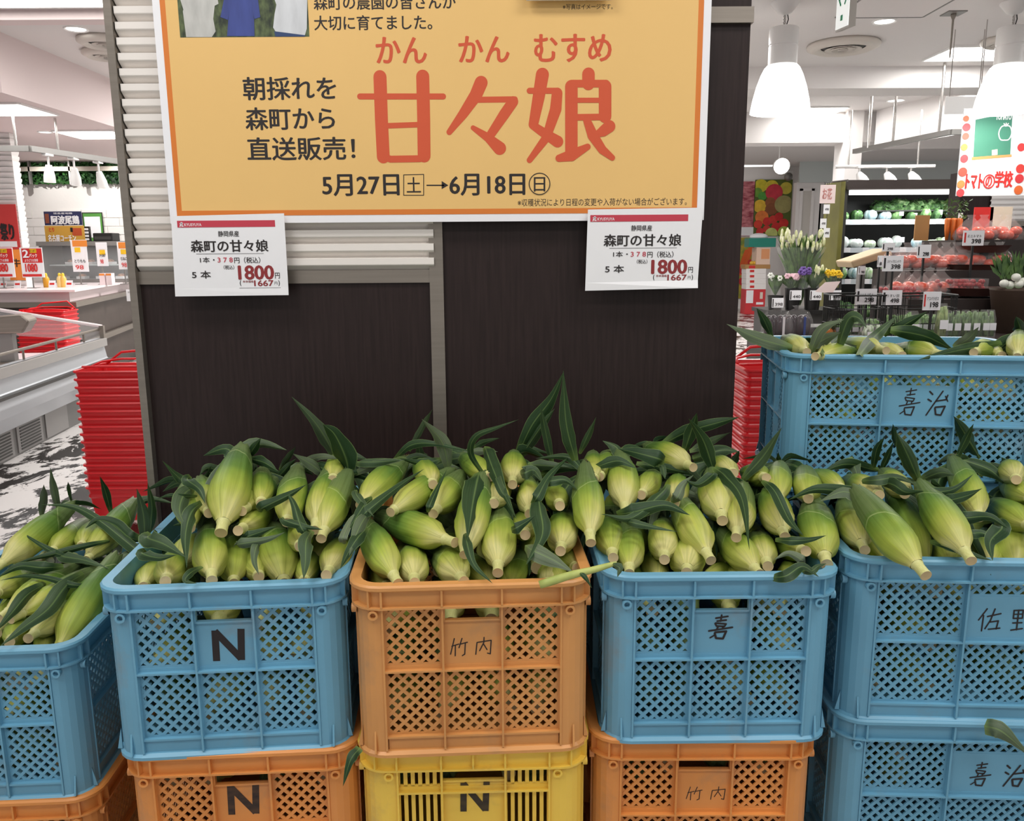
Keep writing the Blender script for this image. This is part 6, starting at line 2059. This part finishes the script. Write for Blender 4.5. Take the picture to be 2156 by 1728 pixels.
def oval_tray(px0, px1, py, Y, label):
    a, c = at_y(px0, py, Y).x, at_y(px1, py, Y).x
    z_ = at_y(px0, py, Y).z
    t = thing('oval_tray', label, 'tray', ((a + c) / 2, Y, z_))
    mb = MB()
    mb.lathe([(0.8, 0.0), (1.0, 0.10), (1.03, 0.10), (0.97, 0.085), (0.78, 0.015)], 36, cap1=False)
    mb.v = [(v_[0] * (c - a) / 2, v_[1] * 0.16, v_[2] * 0.5) for v_ in mb.v]
    mb.lathe([(0.001, 0.0), (0.05, 0.0)], 8)
    mb.build('tray_dish', TRAYB, t, smooth=True, angle=50)
    MB().box(-0.03, 0.03, -0.03, 0.03, -max(0.02, z_ - (L2 if Y > 5.05 else LT)), 0.005).build('tray_foot', BLACK, t)
    return t, z_


oval_tray(1982, 2118, 622, 5.3, 'long oval brown tray holding three cherry tomato boxes')
oval_tray(2000, 2108, 572, 5.75, 'empty oval brown tray above the cherry tomato tray')
oval_tray(2012, 2122, 532, 5.93, 'highest oval brown tray under the bagged tomatoes')
for k, px in enumerate((1998, 2032, 2064)):
    q = at_y(px, 616, 5.22)
    t = thing('cherry_tomato_box', ['clear box of cherry tomatoes, first on the oval tray from the asparagus card', 'clear box of cherry tomatoes, middle of three on the oval tray', 'clear box of cherry tomatoes, last on the oval tray, by the turnips'][k], 'tomato box', (q.x, 5.3, q.z + 0.01))
    mb = MB()
    for j in range(24):
        mb.ball((rg.uniform(-.045, .045), rg.uniform(-.04, .04), 0.016 + 0.02 * (j // 9)), 0.015, 7, 5)
    tag(mb.build('cherry_tomatoes', CHERRY, t, smooth=True), kind='stuff')
    MB().box(-0.06, 0.06, -0.055, 0.055, 0, 0.075).build('clear_box', BAG, t)
for k, px in enumerate((1900, 1925, 1950)):
    q = at_y(px, 590, 5.0)
    t = thing('strawberry_box', 'clear box of small red fruit on the edge of the middle step', 'fruit box', (q.x, 5.2, L2), 0, 'small red fruit boxes')
    mb = MB()
    for j in range(24):
        mb.ball((rg.uniform(-.045, .045), rg.uniform(-.04, .04), 0.018 + 0.02 * (j // 9)), 0.016, 7, 5)
    tag(mb.build('red_fruit', CHERRY, t, smooth=True), kind='stuff')
    MB().box(-0.06, 0.06, -0.055, 0.055, 0, 0.08).build('clear_box', BAG, t)

# boards standing behind the tomatoes
for px, m, lab in (((2050, 436, 2090, 490), SIGNRED, 'red display board standing behind the top tomatoes'), ((2084, 435, 2130, 494), mat('cream_board', '#eadfc9', 0.6), 'cream display board standing beside the red one'), ((1927, 453, 1957, 492), kraft, 'brown card sheet standing behind the upper tomatoes'), ((2018, 448, 2026, 482), PAPER, 'slim white card on a stem by the carrots')):
    q = at_y(px[0], px[3], 6.5)
    t = thing('display_board', lab, 'board', (q.x, 6.55, L4))
    a, b, c, d = rect_at(*px, 6.55)
    MB().box(a, c, 6.55, 6.56, min(b, L4 + 0.001) if c - a > 0.05 else b, d).build('sheet', m, t, world=True)
    if c - a <= 0.05:
        MB().box((a + c) / 2 - 0.005, (a + c) / 2 + 0.005, 6.555, 6.565, L4, b + 0.01).build('stem', BLACK, t, world=True)
ca_ = thing('carrot_bunch', 'bunch of orange carrots with leaves standing upright behind the stand', 'carrots', (at_y(2001, 480, 6.5).x, 6.45, L4))
for k in range(6):
    MB().lathe([(0.004, 0.0), (0.014, 0.08), (0.018, 0.15), (0.012, 0.165)], 10, ((k - 2.5) * 0.022, 0.02 * (k % 2), 0)).build('carrot', mat('carrot_orange', '#d9742c', 0.5), ca_, smooth=True)
mb = MB()
for k in range(90):
    q = Vector((rg.uniform(-0.09, 0.09), rg.uniform(-.05, .05), rg.uniform(0.16, 0.30)))
    d1, d2 = Vector((rg.uniform(-1, 1), rg.uniform(-.5, .5), rg.uniform(0, 1))).normalized() * 0.02, Vector((rg.uniform(-1, 1), 0, rg.uniform(-1, 1))).normalized() * 0.007
    mb.add([q - d1, q + d2, q + d1, q - d2], [(0, 1, 2, 3)])
mb.build('foliage', FLEAF, ca_)


# price cards on black stems
def price_card(px, Y, name_, price, label, base, band=INK):
    p = at_y((px[0] + px[2]) / 2, px[3], Y)
    t = thing('price_card', label, 'price card', (p.x, Y, base))
    board(t, px, Y, PAPER, 0.006, 'card')
    w_, h_ = px[2] - px[0], px[3] - px[1]
    board(t, (px[0] + w_ * .06, px[1] + h_ * .15, px[0] + w_ * .14, px[3] - h_ * .2), Y - 0.002, band, 0.002, 'stripe')
    if name_:
        lettered(t, name_, (px[0] + w_ * .22, px[1] + h_ * .28, px[2] - w_ * .12, px[1] + h_ * .46), Y - 0.003, INK, 0.01)
    lettered(t, price, (px[0] + w_ * .4, px[1] + h_ * .56, px[2] - w_ * .14, px[1] + h_ * .84), Y - 0.003, INK, 0.04)
    MB().box(p.x - 0.006, p.x + 0.006, Y + 0.007, Y + 0.018, base, p.z + 0.03).build('stem', BLACK, t, world=True)


price_card((1803, 608, 1846, 641), 4.62, 'いんげん', '298', 'bean price card reading 298 hung on the black wire basket', LT)
price_card((1858, 611, 1899, 642), 4.62, 'うすい豆', '498', 'pea price card reading 498 beside the 298 card', LT)
price_card((1859, 538, 1902, 571), 4.9, 'スナップエンドウ', '398', 'snap pea price card reading 398 on a tall black stem', LT)
price_card((2028, 485, 2072, 517), 5.55, 'ミニトマト', '398', 'mini tomato price card reading 398 on the tomato stand', L2, SIGNRED)
price_card((1944, 614, 1981, 653), 4.6, 'アスパラガス', '198', 'asparagus price card with a red stripe reading 198', LT, SIGNRED)
price_card((1932, 515, 1960, 543), 5.3, '', '298', 'tilted white card on the tallest black stem before the tomatoes', L2)
price_card((1858, 511, 1884, 529), 5.3, '', '298', 'small white card among the red packs, chiller end', L2)
price_card((1808, 560, 1822, 578), 6.0, '', '98', 'tiny white card beside the sloping beige tray', 0.0)
for px, lab in (((1848, 538, 1858, 562), 'plain white card half behind the snap pea card'),):
    price_card(px, 5.0, '', '8', lab, LT)

# black wire baskets with beans
WIRE = mat('black_wire', '#191817', 0.4, metal=0.4)


def wire_basket(px0, px1, py0, py1, Y, label):
    a, b, c, d = rect_at(px0, py0, px1, py1, Y)
    b = LT
    t = thing('wire_basket', label, 'basket', ((a + c) / 2, Y + 0.12, LT))
    mb = MB()
    hx, hy = (c - a) / 2, 0.13
    for z_ in (0.005, (d - b) * 0.35, (d - b) * 0.7, d - b):
        mb.tube([(x, y, z_) for x, y in rounded_rect(hx, hy, 0.06)], 0.005 if z_ > (d - b) * .9 else 0.003, 6, closed=True)
    pts = rounded_rect(hx, hy, 0.06, 6)
    n_ = 46
    for k in range(n_):
        f_ = k / n_ * len(pts)
        i_ = int(f_)
        q = Vector(pts[i_]).lerp(Vector(pts[(i_ + 1) % len(pts)]), f_ - i_)
        mb.tube([(q.x, q.y, 0), (q.x, q.y, d - b)], 0.002, 4)
    mb.build('wire_frame', WIRE, t)
    MB().add([(x, y, 0.004) for x, y in rounded_rect(hx, hy, 0.06)], [tuple(range(24))]).build('wire_floor', WIRE, t)
    return t, a, c


def veg_bag(x, y, z, label, m, group, sx=0.05, sy=0.06, h=0.13, rz=0.0):
    t = thing('vegetable_bag', label, 'vegetable bag', (x, y, z), rz, group)
    mb = MB()
    for j in range(12):
        xx = rg.uniform(-sx, sx) * 0.7
        mb.tube([(xx, rg.uniform(-sy, sy) * .5, 0.012), (xx + rg.uniform(-.01, .01), rg.uniform(-sy, sy) * .5, h * 0.5), (xx * 0.8, rg.uniform(-sy, sy) * .4, h * rg.uniform(.75, .95))], 0.009, 6)
    mb.build('vegetable_stalks', m, t, smooth=True)
    o_ = MB().lathe([(0.95, 0), (1.0, 0.3), (0.9, 0.7), (0.55, 1.0)], 14, cap1=False).build('bag', BAG, t, smooth=True)
    o_.scale = (sx, sy, h)
    MB().box(-sx * .5, sx * .5, -sy - 0.006, -sy - 0.003, h * .3, h * .55).build('label_sticker', PAPER, t)


BEAN = mat('bean_green', '#7faa55', 0.45, color2='#4a7a35', scale=30)
ASP = mat('asparagus_green', '#6f8a45', 0.5, color2='#a9b878', scale=30)
CUC = mat('cucumber_green', '#35562f', 0.4, color2='#7d9a5f', scale=30)
t, a, c = wire_basket(1762, 1874, 622, 664, 4.62, 'black wire basket of bagged beans at the flower end of the stand')
for k in range(6):
    veg_bag(a + 0.05 + k * (c - a - 0.08) / 5, 4.74, LT + 0.01, 'bag of green beans in the black wire basket behind the 298 card', BEAN, 'bean bags in the first wire basket', h=0.1)
t, a, c = wire_basket(1884, 2022, 622, 664, 4.66, 'black wire basket of bagged greens behind the asparagus card')
for k in range(6):
    veg_bag(a + 0.05 + k * (c - a - 0.08) / 5, 4.78, LT + 0.01, 'bag of peas in the black wire basket behind the asparagus card', BEAN, 'bags in the second wire basket', h=0.12)
AUB = mat('aubergine', '#2c1f2b', 0.2)
for px, lab in ((1648, 'shiny bag of dark aubergines nearest the pillar'), (1692, 'second shiny bag of dark aubergines, with a blue ribbon label')):
    q = at_y(px, 690, 4.62)
    t = thing('aubergine_bag', lab, 'vegetable bag', (q.x, 4.72, LT))
    for j in range(4):
        MB().ball((-0.05 + 0.033 * j, 0.02 * (j % 2), 0.07), 0.032, 12, 8, (1, 1, 2.0)).build('aubergine', AUB, t, smooth=True)
    mb = MB()
    mb.lathe([(0.085, 0), (0.09, 0.05), (0.085, 0.11), (0.06, 0.15), (0.02, 0.17), (0.035, 0.185)], 16, cap1=False)
    mb.v = [(x * (1 + .08 * math.sin(i * 2.1)), y * (1 + .08 * math.sin(i * 1.3)), z_) for i, (x, y, z_) in enumerate(mb.v)]
    mb.build('bag', BAG, t, smooth=True)
    MB().box(0.0, 0.012, -0.10, -0.096, 0.03, 0.13).build('ribbon_label', PAPER if px < 1660 else mat('ribbon_blue', '#3c4f8f', 0.5), t)
for k, px in enumerate((2004, 2022, 2042, 2062, 2082, 2096)):
    q = at_y(px, 690, 4.6)
    veg_bag(q.x, 4.66, LT, 'silvery bag of cucumbers standing in the row before the stand' if k < 5 else 'last cucumber bag with a square label at the end of the row', CUC, 'cucumber bags in a row' if k < 5 else None, 0.035, 0.03, 0.16)
veg_bag(at_y(1984, 690, 4.6).x, 4.62, LT, 'bag of asparagus with a white middle band in front of the asparagus card', ASP, None, 0.045, 0.03, 0.2)
veg_bag(at_y(1922, 690, 4.6).x, 4.62, LT, 'bag of speckled green peas beside the asparagus bag', BEAN, None, 0.055, 0.03, 0.16)
veg_bag(at_y(1838, 690, 4.6).x, 4.6, LT, 'low wrapped leafy bag in front of the first wire basket', VEG[1], None, 0.085, 0.03, 0.09)
t = thing('onion', 'small orange onion lying by the dark tray behind the aubergine bags', 'onion', at_y(1752, 655, 4.68))
t.location.z = LT + 0.03
MB().ball((0, 0, 0), 0.032, 12, 8, (1, 1, 0.9)).build('bulb', mat('onion_skin', '#c9762f', 0.4), t, smooth=True)
MB().lathe([(0.008, 0.02), (0.004, 0.06)], 8).build('neck', kraft, t)
t = thing('dark_tray', 'flat black tray with dark strips behind the aubergine bags', 'tray', at_y(1745, 670, 4.7))
q = at_y(1745, 672, 4.7)
t.location = (q.x, 4.85, LT)
MB().prism([(-0.12, -0.1), (0.12, -0.1), (0.14, 0.12), (-0.14, 0.12)], (0, 0, 0), (1, 0, 0), (0, 1, 0), (0, 0, 1), 0.06).build('tray_body', BLACK, t, bevel=0.01)
# sloping beige tray
t = thing('sloping_tray', 'beige plastic tray tilted on a grey stand before the chiller', 'tray', (at_y(1820, 580, 6.2).x, 6.2, 0))
q = at_y(1820, 555, 6.2)
MB().prism([(-0.12, -0.03), (0.16, 0.06), (0.14, 0.11), (-0.14, 0.02)], (q.x, 6.1, q.z), (1, 0, 0), (0, 0, 1), (0, 1, 0), 0.3).build('tray_body', mat('beige_plastic', '#b9a27f', 0.5), t, world=True, bevel=0.01)
MB().box(q.x - 0.02, q.x + 0.02, 6.22, 6.28, 0, q.z).build('stand_post', GREYM, t, world=True)
MB().box(q.x - 0.15, q.x + 0.15, 6.1, 6.4, 0, 0.03).build('stand_foot', GREYM, t, world=True)

# turnips hanging over the edge of a basket
tu = thing('turnip_bunch', 'bunch of white turnips with green tops at the edge of the stand', 'turnips', at_y(2128, 590, 4.9))
q = at_y(2126, 600, 4.9)
for k, (dx, dz) in enumerate(((-0.045, 0.01), (0.0, 0.0), (0.04, 0.005), (0.08, 0.02), (0.02, 0.045))):
    MB().ball((q.x + dx, 4.88 + 0.02 * (k % 2), q.z + dz), 0.026, 12, 8, (1, 1, 0.9)).build('turnip', mat('turnip_white', '#e8e9de', 0.4), tu, world=True, smooth=True)
mb = MB()
for k in range(70):
    p0 = Vector((q.x + rg.uniform(-.05, .1), 4.92, q.z + 0.03))
    p1 = p0 + Vector((rg.uniform(-0.08, 0.05), rg.uniform(0, .08), rg.uniform(0.08, 0.17)))
    s_ = Vector((rg.uniform(-1, 1), 0, rg.uniform(-1, 1))).normalized() * 0.014
    mb.add([p0, p0.lerp(p1, .6) - s_, p1, p0.lerp(p1, .6) + s_], [(0, 1, 2, 3)])
mb.build('green_tops', FLEAF, tu, world=True)
bk = thing('round_basket', 'dark wicker basket under the turnips', 'basket', (q.x + 0.05, 4.95, LT))
MB().lathe([(0.08, 0), (0.12, q.z - LT - 0.03), (0.126, q.z - LT - 0.02), (0.115, q.z - LT - 0.04), (0.08, 0.02)], 28, cap1=False).build('basket_wall', mat('wicker', '#4a382c', 0.7, bump=0.8, scale=40), bk, smooth=True)
MB().lathe([(0.001, q.z - LT - 0.05), (0.116, q.z - LT - 0.045)], 24, cap0=False, cap1=False).build('liner', VEG[2], bk)

# ---------------------------------------------------------------- tomato poster
TPY = 6.9
tpz = at_y(2080, 412, TPY).z
tpp = thing('tomato_poster', 'tall white tomato poster with chalkboard drawing above the tomato stand', 'poster', at_y(2080, 412, TPY))
x0_, x1_ = at_y(2013, 412, TPY).x, at_y(2013, 412, TPY).x + 0.76
zt_ = at_y(2040, 228, TPY).z
MB().box(x0_, x1_, TPY, TPY + 0.01, tpz, zt_).build('board', PAPER, tpp, world=True)


def TPp(px, py):
    q_ = at_y(px, py, TPY - 0.002)
    return q_.x, q_.z


def tp_poly(pts, m, k, name):
    MB().add([(x, TPY - 0.002 - 0.0008 * k, z_) for x, z_ in [TPp(*p_) for p_ in pts]], [tuple(range(len(pts)))]).build(name, m, tpp, world=True)


tp_poly([(2054, 252), (2132, 236), (2127, 328), (2049, 333)], mat('chalk_green', '#3f7d68', 0.6), 0, 'printed_chalkboard')
tp_poly([(2046, 331), (2130, 325), (2130, 330), (2046, 337)], mat('ledge_orange', '#dd8f56', 0.6), 1, 'printed_ledge')
tp_poly([(2088, 316), (2100, 314), (2100, 326), (2088, 327)], mat('eraser_cream', '#ecd9b4', 0.6), 2, 'printed_eraser')
lettered(tpp, 'TOMATO', (2097, 238, 2130, 252), TPY - 0.005, PAPER, 0.03)
mb = MB()
cx_, cz_ = TPp(2116, 280)
mp_ = 6.9 / F
stroke(mb, [(cx_ + 13 * mp_ * math.cos(a), cz_ + 15 * mp_ * math.sin(a) * (1 - 0.08 * math.cos(4 * a))) for a in [i * math.pi / 14 for i in range(29)]], 2.2 * mp_, (0, TPY - 0.005, 0), AX, AZ, seg=3)
for a in (60, 90, 120):
    stroke(mb, [(cx_, cz_ + 13 * mp_), (cx_ + 9 * mp_ * math.cos(math.radians(a)), cz_ + (13 + 6 * math.sin(math.radians(a))) * mp_)], 2 * mp_, (0, TPY - 0.005, 0), AX, AZ, seg=3)
mb.build('chalk_outline', PAPER, tpp, world=True)
for s_, q_ in (('トマト', (2033, 366, 2070, 397)), ('の', (2075, 371, 2089, 393)), ('学校', (2094, 360, 2133, 394))):
    lettered(tpp, s_, q_, TPY - 0.005, SIGNRED, 0.035)
mb = MB()
cx_, cz_ = TPp(2082, 382)
stroke(mb, [(cx_ + 11 * mp_ * math.cos(a), cz_ + 13 * mp_ * math.sin(a)) for a in [i * math.pi / 14 for i in range(29)]], 2.4 * mp_, (0, TPY - 0.005, 0), AX, AZ, seg=3)
mb.build('printed_ring', SIGNRED, tpp, world=True)
for k, (px, py, r_, cc_) in enumerate(((2034, 250, 6, '#d06a4c'), (2035, 268, 8, '#d8444a'), (2033, 287, 7, '#dd5c4c'), (2030, 310, 7, '#e58a4c'), (2030, 334, 8, '#d8444a'), (2027, 362, 9, '#d05040'), (2023, 388, 8, '#e58a4c'), (2022, 406, 8, '#d8444a'),
                                       (2148, 355, 9, '#c93a34'), (2146, 376, 9, '#c93238'), (2144, 400, 9, '#d5642c'), (2150, 310, 8, '#d23a3a'))):
    mb = MB()
    a_, b_ = TPp(px, py)
    mb.add([(a_ + r_ * mp_ * math.cos(t_), TPY - 0.004, b_ + r_ * mp_ * math.sin(t_)) for t_ in [i * math.pi / 10 for i in range(20)]], [tuple(range(20))])
    mb.build('printed_tomato', mat('print_' + cc_[1:], cc_, 0.6), tpp, world=True)
for dx in (0.12, 0.6):
    MB().tube([(x0_ + dx, TPY + 0.005, zt_ - 0.01), (x0_ + dx, TPY + 0.005, CEIL)], 0.004, 6).build('wire', CHROME, tpp, world=True)
# ribbed pillar behind it
px0_, px1_ = at_y(2084, 430, 7.4).x, at_y(2084, 430, 7.4).x + 1.2
m_ = MB()
prof, zz = [], at_y(2110, 466, 7.4).z
while zz < 2.3:
    prof += [(zz, 0.0), (zz + 0.02, -0.02), (zz + 0.04, -0.02), (zz + 0.042, 0.0)]
    zz += 0.043
vs, fs = [], []
for h, dd in prof:
    vs += [(px0_, 7.4 + dd, h), (px1_, 7.4 + dd, h)]
for k in range(len(prof) - 1):
    fs.append((2 * k, 2 * k + 1, 2 * k + 3, 2 * k + 2))
m_.add(vs, fs)
pr_ = thing('pillar_ribbed', 'white ribbed and dark wood pillar behind the tomato stand', 'pillar', (px0_, 7.4, 0))
pr_['kind'] = 'structure'
m_.build('ribbed_panel', MATS['white_ribbed_far'], pr_, world=True)
MB().box(px0_ - 0.26, px1_, 7.405, 7.6, 0, 2.0).build('pillar_core', DWOOD, pr_, world=True)
MB().box(px0_, px1_, 7.39, 7.405, at_y(2110, 476, 7.4).z, at_y(2110, 466, 7.4).z).build('cross_strip', STEEL, pr_, world=True)
